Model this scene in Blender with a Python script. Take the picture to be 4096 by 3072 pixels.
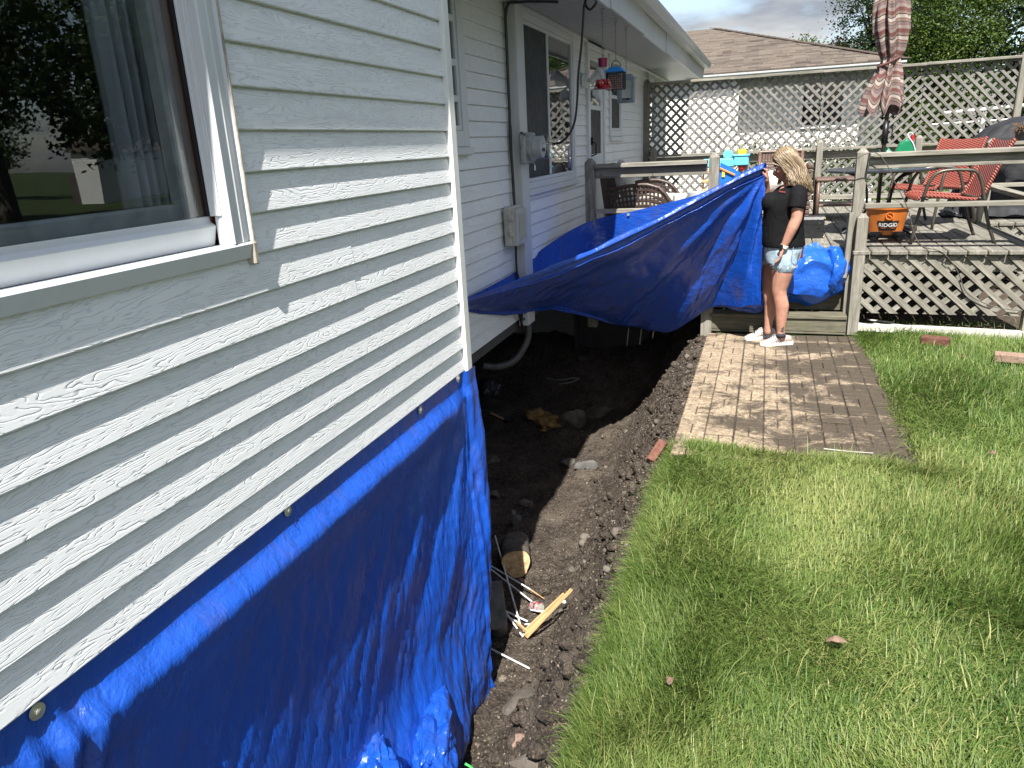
import bpy, bmesh, math, random
import numpy as np
from mathutils import Vector, Matrix, noise as mnoise
random.seed(7)
rng = np.random.default_rng(11)
for o in list(bpy.data.objects):
    bpy.data.objects.remove(o)
SC = bpy.context.scene
COL = SC.collection
PI = math.pi

# ------------------------------------------------------------------ camera
CAM = Vector((0.0, 0.0, 1.75))
ROT = Matrix(((0.94777753, -0.05353632, 0.31440678),
              (0.31524657, 0.30669337, -0.89808617),
              (-0.04834624, 0.95030155, 0.30755423)))
cd = bpy.data.cameras.new('camera')
cam = bpy.data.objects.new('camera', cd)
COL.objects.link(cam)
cam.matrix_world = Matrix.Translation(CAM) @ ROT.to_4x4()
cd.sensor_fit = 'HORIZONTAL'
cd.sensor_width = 36.0
cd.lens = 735.0 / 1024.0 * 36.0
cd.clip_start = 0.02
cd.clip_end = 800.0
SC.camera = cam

# ------------------------------------------------------------------ sky
SUN = Vector((0.11, -0.68, 1.0)).normalized()          # direction towards the sun
w = bpy.data.worlds.new('World')
SC.world = w
w.use_nodes = True
nt = w.node_tree
nt.nodes.clear()
out = nt.nodes.new('ShaderNodeOutputWorld')
bg = nt.nodes.new('ShaderNodeBackground')
bg.inputs['Strength'].default_value = 0.1
sky = nt.nodes.new('ShaderNodeTexSky')
sky.sky_type = 'NISHITA'
sky.sun_disc = False
sky.sun_elevation = math.asin(SUN.z)
sky.sun_rotation = math.atan2(SUN.x, SUN.y)
sky.air_density = 1.0
sky.dust_density = 1.5
tc = nt.nodes.new('ShaderNodeTexCoord')
sx = nt.nodes.new('ShaderNodeSeparateXYZ')
nt.links.new(tc.outputs['Generated'], sx.inputs[0])
zc = nt.nodes.new('ShaderNodeMath'); zc.operation = 'MAXIMUM'
nt.links.new(sx.outputs['Z'], zc.inputs[0]); zc.inputs[1].default_value = 0.0
za = nt.nodes.new('ShaderNodeMath'); za.operation = 'ADD'
nt.links.new(zc.outputs[0], za.inputs[0]); za.inputs[1].default_value = 0.16
vd = nt.nodes.new('ShaderNodeVectorMath'); vd.operation = 'DIVIDE'
nt.links.new(tc.outputs['Generated'], vd.inputs[0])
nt.links.new(za.outputs[0], vd.inputs[1])
vm = nt.nodes.new('ShaderNodeMapping')
vm.inputs['Scale'].default_value = (1.0, 1.0, 0.0)
vm.inputs['Location'].default_value = (3.1, 0.4, 0.0)
nt.links.new(vd.outputs[0], vm.inputs['Vector'])
n1 = nt.nodes.new('ShaderNodeTexNoise')
n1.inputs['Scale'].default_value = 1.1; n1.inputs['Detail'].default_value = 9.0
n1.inputs['Roughness'].default_value = 0.58; n1.inputs['Distortion'].default_value = 0.25
nt.links.new(vm.outputs[0], n1.inputs['Vector'])
cr = nt.nodes.new('ShaderNodeValToRGB')                  # cloud cover
cr.color_ramp.elements[0].position = 0.40; cr.color_ramp.elements[1].position = 0.60
nt.links.new(n1.outputs['Fac'], cr.inputs[0])
n2 = nt.nodes.new('ShaderNodeTexNoise')
n2.inputs['Scale'].default_value = 2.3; n2.inputs['Detail'].default_value = 8.0
nt.links.new(vm.outputs[0], n2.inputs['Vector'])
cc = nt.nodes.new('ShaderNodeValToRGB')                  # grey bellies and white tops
cc.color_ramp.elements[0].position = 0.36; cc.color_ramp.elements[0].color = (1.55, 1.72, 2.0, 1)
cc.color_ramp.elements[1].position = 0.62; cc.color_ramp.elements[1].color = (2.75, 2.80, 2.86, 1)
nt.links.new(n2.outputs['Fac'], cc.inputs[0])
mx = nt.nodes.new('ShaderNodeMix'); mx.data_type = 'RGBA'
nt.links.new(cr.outputs[0], mx.inputs[0])
nt.links.new(sky.outputs[0], mx.inputs[6])
nt.links.new(cc.outputs[0], mx.inputs[7])
nt.links.new(mx.outputs[2], bg.inputs['Color'])
nt.links.new(bg.outputs[0], out.inputs['Surface'])

# ------------------------------------------------------------------ sun, exposure
sl = bpy.data.lights.new('sun', 'SUN')
sl.energy = 5.0
sl.angle = math.radians(0.5)
sl.color = (1.0, 0.965, 0.905)
so = bpy.data.objects.new('sun', sl)
COL.objects.link(so)
so.location = (0, -6, 9)
so.rotation_euler = (-SUN).to_track_quat('-Z', 'Y').to_euler()
SC.view_settings.view_transform = 'Standard'
SC.view_settings.look = 'None'
SC.view_settings.gamma = 1.0
SC.view_settings.use_curve_mapping = False
SC.view_settings.exposure = 1.36
SC.render.engine = 'CYCLES'
SC.cycles.max_bounces = 8
SC.cycles.transparent_max_bounces = 12

# ------------------------------------------------------------------ helpers
def tag(o, label=None, cat=None, group=None, kind=None):
    if label: o['label'] = label
    if cat: o['category'] = cat
    if group: o['group'] = group
    if kind: o['kind'] = kind
    return o

def empty(name, loc, label=None, cat=None, group=None, rz=0.0):
    o = bpy.data.objects.new(name, None)
    o.empty_display_size = 0.1
    COL.objects.link(o)
    o.location = loc
    o.rotation_euler = (0, 0, rz)
    return tag(o, label, cat, group)

def mk(name, me, parent=None, loc=(0, 0, 0), rot=(0, 0, 0)):
    o = bpy.data.objects.new(name, me)
    COL.objects.link(o)
    if parent is not None:
        o.parent = parent
    o.location = loc
    o.rotation_euler = rot
    return o

def WP(o):                                   # world position of a chain of empties/parts (no scale)
    m = Matrix.Identity(4)
    while o is not None:
        m = Matrix.Translation(o.location) @ o.rotation_euler.to_matrix().to_4x4() @ m
        o = o.parent
    return m

class MB:
    """collects faces of one mesh"""
    def __init__(s):
        s.v = []; s.f = []
    def add(s, V, F):
        b = len(s.v)
        s.v += [tuple(p) for p in V]
        s.f += [tuple(i + b for i in q) for q in F]
        return s
    def box(s, x0, x1, y0, y1, z0, z1, b=0.0, M=None):
        cx, cy, cz = (x0 + x1) / 2, (y0 + y1) / 2, (z0 + z1) / 2
        h = (abs(x1 - x0) / 2, abs(y1 - y0) / 2, abs(z1 - z0) / 2)
        V, F = cbox(h, min(b, min(h) * 0.9))
        V = [(p[0] + cx, p[1] + cy, p[2] + cz) for p in V]
        if M is not None:
            V = [tuple(M @ Vector(p)) for p in V]
        return s.add(V, F)
    def bar(s, p, q, wd, ht, b=0.0, up=(0, 0, 1)):
        p = Vector(p); q = Vector(q)
        M = frame(p, q, up)
        L = (q - p).length
        return s.box(0, L, -wd / 2, wd / 2, -ht / 2, ht / 2, b, M)
    def tube(s, pts, r, n=8, cap=True, sub=0, flat=1.0):
        pts = [Vector(p) for p in pts]
        if not hasattr(r, '__len__'): r = [r] * len(pts)
        if sub: pts, r = spline(pts, r, sub)
        t0 = (pts[1] - pts[0]).normalized()
        a = Vector((0, 0, 1)) if abs(t0.z) < 0.9 else Vector((1, 0, 0))
        u = t0.cross(a).normalized()
        V = []; m = len(pts)
        for i in range(m):
            t = (pts[min(i + 1, m - 1)] - pts[max(i - 1, 0)])
            if t.length < 1e-9: t = t0
            t.normalize()
            u = (u - t * u.dot(t))
            if u.length < 1e-6: u = t.orthogonal()
            u.normalize()
            v = t.cross(u)
            for k in range(n):
                c = 2 * PI * k / n
                V.append(pts[i] + (u * math.cos(c) + v * (math.sin(c) * flat)) * r[i])
        F = []
        for i in range(m - 1):
            for k in range(n):
                k2 = (k + 1) % n
                F.append((i * n + k, i * n + k2, (i + 1) * n + k2, (i + 1) * n + k))
        if cap:
            F.append(tuple(range(n))[::-1])
            F.append(tuple((m - 1) * n + k for k in range(n)))
        return s.add(V, F)
    def lathe(s, prof, n=24, c=(0, 0, 0), cap=True, M=None):
        V = []
        for (r, z) in prof:
            for k in range(n):
                a = 2 * PI * k / n
                V.append(Vector((c[0] + r * math.cos(a), c[1] + r * math.sin(a), c[2] + z)))
        if M is not None: V = [M @ p for p in V]
        F = []
        for i in range(len(prof) - 1):
            for k in range(n):
                k2 = (k + 1) % n
                F.append((i * n + k, i * n + k2, (i + 1) * n + k2, (i + 1) * n + k))
        if cap:
            F.append(tuple(range(n))[::-1])
            F.append(tuple((len(prof) - 1) * n + k for k in range(n)))
        return s.add(V, F)
    def prism(s, poly, d0, d1, axis='y'):
        """poly: 2-D outline; extruded along axis from d0 to d1"""
        n = len(poly); V = []
        for d in (d0, d1):
            for (a, b) in poly:
                V.append({'y': (a, d, b), 'x': (d, a, b), 'z': (a, b, d)}[axis])
        F = [tuple(range(n))[::-1], tuple(range(n, 2 * n))]
        for i in range(n):
            j = (i + 1) % n
            F.append((i, j, n + j, n + i))
        return s.add(V, F)
    def grid(s, P, closed_u=False):
        """P: rows x cols array of points"""
        R = len(P); Cn = len(P[0])
        V = [p for row in P for p in row]
        F = []
        for i in range(R - 1 + (1 if closed_u else 0)):
            i2 = (i + 1) % R
            for j in range(Cn - 1):
                F.append((i * Cn + j, i * Cn + j + 1, i2 * Cn + j + 1, i2 * Cn + j))
        return s.add(V, F)
    def ball(s, c, r, n=12, m=8, M=None):
        if not hasattr(r, '__len__'): r = (r, r, r)
        V = []; F = []
        for i in range(m + 1):
            t = PI * i / m
            for k in range(n):
                a = 2 * PI * k / n
                p = Vector((r[0] * math.sin(t) * math.cos(a), r[1] * math.sin(t) * math.sin(a), r[2] * math.cos(t)))
                if M is not None: p = M @ p
                V.append(p + Vector(c))
        for i in range(m):
            for k in range(n):
                k2 = (k + 1) % n
                F.append((i * n + k, (i + 1) * n + k, (i + 1) * n + k2, i * n + k2))
        return s.add(V, F)
    def mesh(s, name, mat=None, smooth=False, fix=True):
        me = bpy.data.meshes.new(name)
        me.from_pydata([tuple(p) for p in s.v], [], s.f)
        if fix:
            bm = bmesh.new(); bm.from_mesh(me)
            bmesh.ops.recalc_face_normals(bm, faces=bm.faces)
            bm.to_mesh(me); bm.free()
        if mat: me.materials.append(mat)
        if smooth is True:
            me.polygons.foreach_set('use_smooth', [True] * len(me.polygons))
        elif smooth:
            me.polygons.foreach_set('use_smooth', [True] * len(me.polygons))
            try: me.set_sharp_from_angle(angle=math.radians(smooth))
            except Exception: pass
        me.update()
        return me
    def obj(s, name, mat, parent=None, smooth=False, loc=(0, 0, 0), rot=(0, 0, 0), rebase=None):
        if rebase is not None:
            rx = Vector(rebase)
            s.v = [tuple(Vector(p) - rx) for p in s.v]
            loc = rebase
        return mk(name, s.mesh(name, mat, smooth), parent, loc, rot)

def cbox(h, b):
    if b <= 1e-6:
        V = [(sx * h[0], sy * h[1], sz * h[2]) for sx in (-1, 1) for sy in (-1, 1) for sz in (-1, 1)]
        return V, [(0, 1, 3, 2), (4, 6, 7, 5), (0, 4, 5, 1), (2, 3, 7, 6), (0, 2, 6, 4), (1, 5, 7, 3)]
    V = []; idx = {}
    for a in range(3):
        for sx in (-1, 1):
            for sy in (-1, 1):
                for sz in (-1, 1):
                    q = [sx * h[0], sy * h[1], sz * h[2]]
                    for k in range(3):
                        if k != a: q[k] -= math.copysign(b, q[k])
                    idx[(a, sx, sy, sz)] = len(V); V.append(tuple(q))
    F = []
    for a in range(3):
        o1, o2 = [k for k in range(3) if k != a]
        for sgn in (-1, 1):
            q = []
            for (u, v) in ((-1, -1), (1, -1), (1, 1), (-1, 1)):
                sg = [0, 0, 0]; sg[a] = sgn; sg[o1] = u; sg[o2] = v
                q.append(idx[(a, *sg)])
            F.append(tuple(q))
    for a in range(3):                       # edge chamfers: between faces o1 and o2, along a
        o1, o2 = [k for k in range(3) if k != a]
        for u in (-1, 1):
            for v in (-1, 1):
                def I(ax, e):
                    sg = [0, 0, 0]; sg[a] = e; sg[o1] = u; sg[o2] = v
                    return idx[(ax, *sg)]
                F.append((I(o1, -1), I(o1, 1), I(o2, 1), I(o2, -1)))
    for sx in (-1, 1):
        for sy in (-1, 1):
            for sz in (-1, 1):
                F.append(tuple(idx[(a, sx, sy, sz)] for a in range(3)))
    return V, F

def frame(p, q, up=(0, 0, 1)):
    x = (q - p).normalized(); up = Vector(up)
    if abs(x.dot(up)) > 0.99: up = Vector((0, 1, 0))
    y = up.cross(x).normalized(); z = x.cross(y)
    M = Matrix((x, y, z)).transposed().to_4x4()
    M.translation = p
    return M

def spline(pts, r, sub):
    P = []; Rr = []; n = len(pts)
    for i in range(n - 1):
        p0 = pts[max(i - 1, 0)]; p1 = pts[i]; p2 = pts[i + 1]; p3 = pts[min(i + 2, n - 1)]
        for k in range(sub):
            t = k / sub
            P.append(0.5 * ((2 * p1) + (p2 - p0) * t + (2 * p0 - 5 * p1 + 4 * p2 - p3) * t * t + (3 * p1 - p0 - 3 * p2 + p3) * t ** 3))
            Rr.append(r[i] + (r[i + 1] - r[i]) * t)
    P.append(pts[-1]); Rr.append(r[-1])
    return P, Rr

def ray(nx, ny):                             # view direction of a photograph pixel (4096 wide)
    return ROT @ Vector((nx / 4 - 512, 384 - ny / 4, -735.0))
def at_y(nx, ny, y):
    d = ray(nx, ny); return CAM + d * (y / d.y)
def at_x(nx, ny, x):
    d = ray(nx, ny); return CAM + d * (x / d.x)
def at_z(nx, ny, z):
    d = ray(nx, ny); return CAM + d * ((z - CAM.z) / d.z)
def fbm(x, y, z, o=4):
    return mnoise.fractal(Vector((x, y, z)), 1.0, 2.0, o)
def lerp(a, b, t): return a + (b - a) * t
def sstep(a, b, x):
    t = min(1, max(0, (x - a) / (b - a))); return t * t * (3 - 2 * t)
def interp(x, xs, ys): return float(np.interp(x, xs, ys))

# ------------------------------------------------------------------ materials
class Nd:
    def __init__(s, name):
        s.m = bpy.data.materials.new(name)
        s.m.use_nodes = True
        s.t = s.m.node_tree
        s.b = s.t.nodes['Principled BSDF']
        s.o = s.t.nodes['Material Output']
    def n(s, ty, ins=None, **props):
        nd = s.t.nodes.new('ShaderNode' + ty)
        for k, v in props.items(): setattr(nd, k, v)
        for k, v in (ins or {}).items(): s.put(nd.inputs[k], v)
        return nd
    def put(s, sock, v):
        if isinstance(v, bpy.types.NodeSocket): s.t.links.new(v, sock)
        else:
            if hasattr(v, '__len__') and len(v) == 3 and sock.type == 'RGBA': v = (*v, 1)
            sock.default_value = v
    def co(s, kind='Object', scale=(1, 1, 1), rot=(0, 0, 0), loc=(0, 0, 0), rnd=0.0):
        if kind == 'World':
            v = s.n('NewGeometry').outputs['Position']
        else:
            v = s.n('TexCoord').outputs[kind]
        if rnd:
            oi = s.n('ObjectInfo').outputs['Random']
            mu = s.n('Math', {0: oi, 1: rnd}, operation='MULTIPLY').outputs[0]
            v = s.n('VectorMath', {0: v, 1: s.n('CombineXYZ', {0: mu, 1: mu, 2: mu}).outputs[0]}, operation='ADD').outputs[0]
        return s.n('Mapping', {'Vector': v, 'Scale': scale, 'Rotation': rot, 'Location': loc}).outputs[0]
    def noise(s, v, scale, detail=4, rough=0.55, dist=0.0, out='Fac'):
        return s.n('TexNoise', {'Vector': v, 'Scale': scale, 'Detail': detail, 'Roughness': rough, 'Distortion': dist}).outputs[out]
    def vor(s, v, scale, feature='F1', out='Distance', rand=1.0):
        return s.n('TexVoronoi', {'Vector': v, 'Scale': scale, 'Randomness': rand}, feature=feature).outputs[out]
    def ramp(s, f, stops, interp='LINEAR'):
        r = s.n('ValToRGB', {0: f})
        e = r.color_ramp.elements
        r.color_ramp.interpolation = interp
        while len(e) < len(stops): e.new(0.5)
        for i, (p, c) in enumerate(stops):
            e[i].position = p
            if not hasattr(c, '__len__'): c = (c, c, c)
            e[i].color = (*c[:3], 1)
        return r.outputs[0]
    def mix(s, f, a, b, blend='MIX'):
        m = s.n('Mix', data_type='RGBA', blend_type=blend)
        s.put(m.inputs[0], f); s.put(m.inputs[6], a); s.put(m.inputs[7], b)
        return m.outputs[2]
    def ma(s, op, a, b=0.0, c=0.0):
        m = s.n('Math', operation=op)
        s.put(m.inputs[0], a); s.put(m.inputs[1], b); s.put(m.inputs[2], c)
        return m.outputs[0]
    def rnd(s): return s.n('ObjectInfo').outputs['Random']
    def bump(s, h, strength=0.5, dist=0.01, nrm=None):
        b = s.n('Bump', {'Height': h, 'Strength': strength, 'Distance': dist})
        if nrm is not None: s.put(b.inputs['Normal'], nrm)
        return b.outputs[0]
    def done(s, col, rough=0.6, metal=0.0, nrm=None, spec=0.5, **kw):
        s.put(s.b.inputs['Base Color'], col)
        s.put(s.b.inputs['Roughness'], rough)
        s.put(s.b.inputs['Metallic'], metal)
        s.put(s.b.inputs['Specular IOR Level'], spec)
        if nrm is not None: s.put(s.b.inputs['Normal'], nrm)
        for k, v in kw.items(): s.put(s.b.inputs[k.replace('_', ' ')], v)
        return s.m

def plain(name, col, rough=0.5, metal=0.0, var=0.25, scale=9.0, bump=0.0, bscale=60.0, spec=0.5, rvar=0.15, **kw):
    """one colour with a little uneven dirt, gloss and relief"""
    d = Nd(name)
    v = d.co('Object', rnd=13.0)
    f = d.noise(v, scale, 5, 0.6)
    c = d.mix(d.ramp(f, [(0.3, 0.0), (0.72, 1.0)]), tuple(x * (1 - var) for x in col), tuple(min(1, x * (1 + var * 0.5)) for x in col))
    rr = d.ma('ADD', d.ma('MULTIPLY', d.noise(v, scale * 2.3, 3), rvar * 2), rough - rvar)
    nr = d.bump(d.noise(v, bscale, 4), bump, 0.004) if bump else None
    return d.done(c, rr, metal, nr, spec, **kw)

MT = {}
def m_siding(name, base, streak):
    d = Nd(name)
    # embossed cedar grain: contour lines of a stretched noise field, re-seeded for each board
    v = d.co('Object', (1, 0.72, 8.5), rnd=37.0)
    f = d.noise(v, 2.0, 2.6, 0.6, 0.5)
    wob = d.noise(d.co('Object', (1, 15.0, 10.0), rnd=3.0), 1.6, 2, 0.5)
    rg = d.ma('ADD', d.ma('MULTIPLY', f, 23.0), d.ma('MULTIPLY', d.n('SeparateXYZ', {0: v}).outputs[2], 7.0))
    rg = d.ma('ADD', rg, d.ma('MULTIPLY', wob, 1.5))
    tri = d.ma('PINGPONG', rg, 0.5)
    br = d.noise(d.co('Object', (1, 9.0, 30.0), rnd=11.0), 2.0, 3, 0.5)          # breaks in the lines
    line = d.ramp(tri, [(0.0, 0.0), (0.10, 0.7), (0.24, 1.0)])
    line = d.mix(d.ramp(br, [(0.36, 0.0), (0.46, 1.0)]), (1, 1, 1), line)
    fine = d.noise(d.co('Object', (1, 5.0, 130.0), rnd=5.0), 3.0, 3, 0.6)
    h = d.ma('ADD', line, d.ma('MULTIPLY', fine, 0.22))
    dirt = d.noise(d.co('World', (1, 1.2, 3.0)), 2.2, 6, 0.65)
    c = d.mix(d.ramp(dirt, [(0.35, 0.0), (0.75, 1.0)]), base, streak)
    c = d.mix(d.ma('MULTIPLY', d.ma('SUBTRACT', 1.0, line), 0.42), c, (0.36, 0.38, 0.40))
    sp = d.vor(d.co('World', (1, 1, 1)), 9.0)
    c = d.mix(d.ramp(sp, [(0.018, 0.55), (0.03, 0.0)]), c, (0.16, 0.15, 0.13))
    return d.done(c, d.ma('ADD', d.ma('MULTIPLY', dirt, 0.2), 0.40), 0, d.bump(h, 0.42, 0.0022), 0.35)
MT['siding'] = m_siding('painted_siding', (0.765, 0.77, 0.775), (0.69, 0.70, 0.70))

def m_trim(name, base, dirtc, amt):
    d = Nd(name)
    n = d.noise(d.co('World', (1, 1, 0.35)), 14.0, 6, 0.65)
    f = d.ramp(n, [(0.48, 0.0), (0.78, amt)])
    c = d.mix(f, base, dirtc)
    g = d.noise(d.co('World', (6, 1, 1)), 90.0, 3)
    return d.done(c, 0.42, 0, d.bump(g, 0.18, 0.002), 0.45)
MT['trim'] = m_trim('white_trim', (0.66, 0.68, 0.67), (0.40, 0.35, 0.27), 0.55)
MT['corner'] = m_trim('corner_trim', (0.68, 0.69, 0.66), (0.5, 0.47, 0.4), 0.5)
MT['vinyl'] = m_trim('white_vinyl', (0.58, 0.60, 0.615), (0.5, 0.48, 0.44), 0.3)
MT['caulk'] = plain('stained_caulk', (0.40, 0.355, 0.29), 0.8, var=0.4, scale=30)
MT['metalwhite'] = m_trim('aluminium_white', (0.50, 0.51, 0.51), (0.34, 0.33, 0.29), 0.55)
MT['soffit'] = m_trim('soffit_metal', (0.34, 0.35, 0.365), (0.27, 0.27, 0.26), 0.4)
MT['sash'] = plain('old_sash_paint', (0.80, 0.80, 0.77), 0.6, var=0.25, scale=16)
MT['oak'] = None

def m_wood(name, c0, c1, c2, rough=0.8, green=0.0, lo=0.35, scale=1.0, gaps=True):
    """grain along local X"""
    d = Nd(name)
    v = d.co('Object', (2.0 * scale, 26 * scale, 26 * scale), rnd=51.0)
    f = d.noise(v, 1.6, 6, 0.62, 0.5)
    v2 = d.co('Object', (5 * scale, 120 * scale, 120 * scale), rnd=23.0)
    g = d.noise(v2, 1.0, 4, 0.6)
    c = d.ramp(d.ma('ADD', d.ma('MULTIPLY', f, 0.72), d.ma('MULTIPLY', g, 0.28)), [(0.30, c0), (0.5, c1), (0.68, c2)])
    bl = d.noise(d.co('World', (1, 1, 1)), 5.5, 5, 0.65)
    c = d.mix(d.ramp(bl, [(0.5, 0.0), (0.75, 0.5)]), c, tuple(x * lo for x in c1))
    if green:
        gn = d.noise(d.co('World', (1, 1, 1), loc=(7, 3, 1)), 7.0, 5, 0.6)
        c = d.mix(d.ramp(gn, [(0.5, 0.0), (0.72, green)]), c, (0.10, 0.115, 0.055))
    c = d.mix(d.ma('MULTIPLY', d.rnd(), 0.42), c, tuple(x * 0.55 for x in c1))
    h = d.ma('ADD', d.ma('MULTIPLY', g, 0.7), f)
    return d.done(c, rough, 0, d.bump(h, 0.55, 0.004), 0.25)
MT['wood'] = m_wood('weathered_wood', (0.085, 0.077, 0.064), (0.22, 0.205, 0.172), (0.36, 0.34, 0.29), green=0.3)
MT['woodlat'] = m_wood('weathered_lattice', (0.095, 0.09, 0.08), (0.18, 0.172, 0.156), (0.285, 0.272, 0.245), green=0.0, scale=1.4)
MT['deckwood'] = m_wood('deck_board_wood', (0.072, 0.066, 0.055), (0.185, 0.172, 0.145), (0.33, 0.315, 0.272), green=0.2, lo=0.3)
MT['riser'] = m_wood('damp_riser_wood', (0.05, 0.045, 0.032), (0.115, 0.105, 0.075), (0.19, 0.175, 0.125), green=0.35)
MT['rawwood'] = m_wood('raw_lath_wood', (0.36, 0.20, 0.085), (0.55, 0.34, 0.16), (0.66, 0.46, 0.25), lo=0.5)
MT['oak'] = m_wood('brown_stained_wood', (0.13, 0.045, 0.016), (0.27, 0.10, 0.036), (0.40, 0.17, 0.07), rough=0.45, lo=0.6)
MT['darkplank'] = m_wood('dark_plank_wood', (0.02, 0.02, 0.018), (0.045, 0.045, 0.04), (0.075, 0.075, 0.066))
MT['edging'] = m_wood('pale_timber', (0.32, 0.31, 0.27), (0.5, 0.48, 0.42), (0.62, 0.6, 0.55), lo=0.6)

def m_glass(name, tint, mirror):
    d = Nd(name)
    ge = d.n('NewGeometry')
    cs = d.ma('ABSOLUTE', d.n('VectorMath', {0: ge.outputs['Normal'], 1: ge.outputs['Incoming']}, operation='DOT_PRODUCT').outputs['Value'])
    fr = d.ma('ADD', 0.04 * mirror, d.ma('MULTIPLY', 0.9, d.ma('POWER', d.ma('SUBTRACT', 1.0, cs), 5.0)))
    wav = d.bump(d.noise(d.co('World'), 2.2, 2), 0.02, 0.05)
    gl = d.n('BsdfGlossy', {'Color': (1, 1, 1, 1), 'Roughness': 0.0, 'Normal': wav})
    tr = d.n('BsdfTransparent', {'Color': (*tint, 1)})
    mxs = d.n('MixShader', {0: fr, 1: tr.outputs[0], 2: gl.outputs[0]})
    d.t.links.new(mxs.outputs[0], d.o.inputs['Surface'])
    return d.m
MT['glass'] = m_glass('window_glass', (0.72, 0.75, 0.76), 1.9)
MT['clearplastic'] = m_glass('clear_plastic', (0.86, 0.88, 0.9), 1.2)
MT['screen'] = plain('insect_screen', (0.018, 0.02, 0.026), 0.55, var=0.35, scale=5, spec=0.3)
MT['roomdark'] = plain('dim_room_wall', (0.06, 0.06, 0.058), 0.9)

def m_curtain():
    d = Nd('sheer_curtain')
    c = d.mix(d.noise(d.co('World', (1, 1, 0.2)), 30, 3), (0.42, 0.44, 0.47), (0.6, 0.62, 0.64))
    return d.done(c, 0.9, 0, None, 0.1, Transmission_Weight=0.0)
MT['curtain'] = m_curtain()

def m_tarp(name, base=(0.007, 0.058, 0.34), dirt=0.5, wr=1.0, rot=(0.35, 0.0, 0.0), st=(1.0, 1.0, 0.28)):
    d = Nd(name)
    P = d.co('World')
    v = d.co('World', st, rot=rot)
    a = d.noise(v, 14.0, 4, 0.55, 0.6)                       # long pulls
    b = d.noise(v, 55.0, 4, 0.6, 0.8)                        # fine crinkles along them
    cr = d.ramp(d.vor(d.co('World', (1, 1, 1), rot=(0.3, 0.7, 0.2)), 5.0, 'DISTANCE_TO_EDGE'), [(0.0, 0.0), (0.05, 1.0)])
    h = d.ma('ADD', d.ma('MULTIPLY', a, 1.3), d.ma('ADD', d.ma('MULTIPLY', b, 0.32), d.ma('MULTIPLY', cr, 0.04)))
    wv = d.ma('MULTIPLY', d.ma('SINE', d.ma('MULTIPLY', d.n('SeparateXYZ', {0: d.co('World', rot=(0.5, 0.3, 0.4))}).outputs[0], 1500.0)), 0.008)
    h = d.ma('ADD', h, wv)
    c = d.mix(d.noise(P, 3.0, 3), tuple(x * 0.85 for x in base), tuple(x * 1.2 for x in base))
    dn = d.noise(d.co('World', (1, 1, 0.6), loc=(4, 1, 9)), 4.5, 7, 0.72)
    c = d.mix(d.ramp(dn, [(0.52, 0.0), (0.78, dirt)]), c, (0.07, 0.05, 0.04))
    sp = d.vor(P, 46.0)
    c = d.mix(d.ramp(sp, [(0.04, 0.4), (0.07, 0.0)]), c, (0.08, 0.13, 0.40))
    rr = d.ma('ADD', 0.16, d.ma('MULTIPLY', dn, 0.28))
    return d.done(c, rr, 0, d.bump(h, 0.5 * wr, 0.022), 0.6)
MT['tarp'] = m_tarp('blue_tarp')
MT['tarp_hung'] = m_tarp('blue_tarp_muddy', dirt=0.7, wr=0.7, rot=(0.0, 0.7, 0.6), base=(0.006, 0.048, 0.29), st=(0.35, 1.0, 1.0))
MT['tarp_crisp'] = m_tarp('blue_tarp_crumpled', base=(0.009, 0.082, 0.43), dirt=0.12, wr=0.9, st=(1, 1, 0.8))

def m_soil():
    d = Nd('dark_soil')
    P = d.co('World')
    a = d.noise(P, 3.2, 7, 0.65); b = d.noise(P, 34.0, 8, 0.75); v = d.vor(P, 60.0)
    c = d.ramp(a, [(0.3, (0.020, 0.0145, 0.011)), (0.5, (0.056, 0.044, 0.034)), (0.68, (0.125, 0.104, 0.083))])
    c = d.mix(d.ramp(b, [(0.44, 0.0), (0.68, 0.8)]), c, (0.155, 0.125, 0.098))
    c = d.mix(d.ramp(d.noise(P, 19.0, 6, 0.7), [(0.30, 0.8), (0.46, 0.0)]), c, (0.016, 0.012, 0.009))
    c = d.mix(d.ramp(d.noise(P, 70.0, 3), [(0.60, 0.0), (0.67, 0.75)]), c, (0.24, 0.195, 0.15))
    h = d.ma('ADD', d.ma('MULTIPLY', b, 1.0), d.ma('ADD', d.ma('MULTIPLY', v, 0.5), d.ma('MULTIPLY', d.noise(P, 110.0, 4), 0.4)))
    return d.done(c, 0.92, 0, d.bump(h, 1.0, 0.034), 0.2)
MT['soil'] = m_soil()
def m_stone(name, c0, c1, sc=12):
    d = Nd(name)
    v = d.co('Object', rnd=9.0)
    a = d.noise(v, sc, 6, 0.65); b = d.noise(v, sc * 5, 4)
    c = d.mix(d.ramp(a, [(0.35, 0.0), (0.68, 1.0)]), c0, c1)
    c = d.mix(d.ma('MULTIPLY', d.rnd(), 0.5), c, tuple(x * 0.55 for x in c0))
    return d.done(c, 0.85, 0, d.bump(d.ma('ADD', a, d.ma('MULTIPLY', b, 0.5)), 0.7, 0.012), 0.3)
MT['stone'] = m_stone('field_stone', (0.060, 0.050, 0.041), (0.16, 0.14, 0.115))
MT['concrete'] = m_stone('grey_concrete', (0.085, 0.082, 0.076), (0.18, 0.172, 0.158))
MT['pebble'] = m_stone('soil_pebble', (0.055, 0.045, 0.035), (0.30, 0.25, 0.195), 60)
MT['brick'] = m_stone('red_brick', (0.10, 0.035, 0.024), (0.18, 0.085, 0.062), 26)
MT['tanbrick'] = m_stone('tan_brick', (0.20, 0.125, 0.095), (0.30, 0.21, 0.165), 26)
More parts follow.
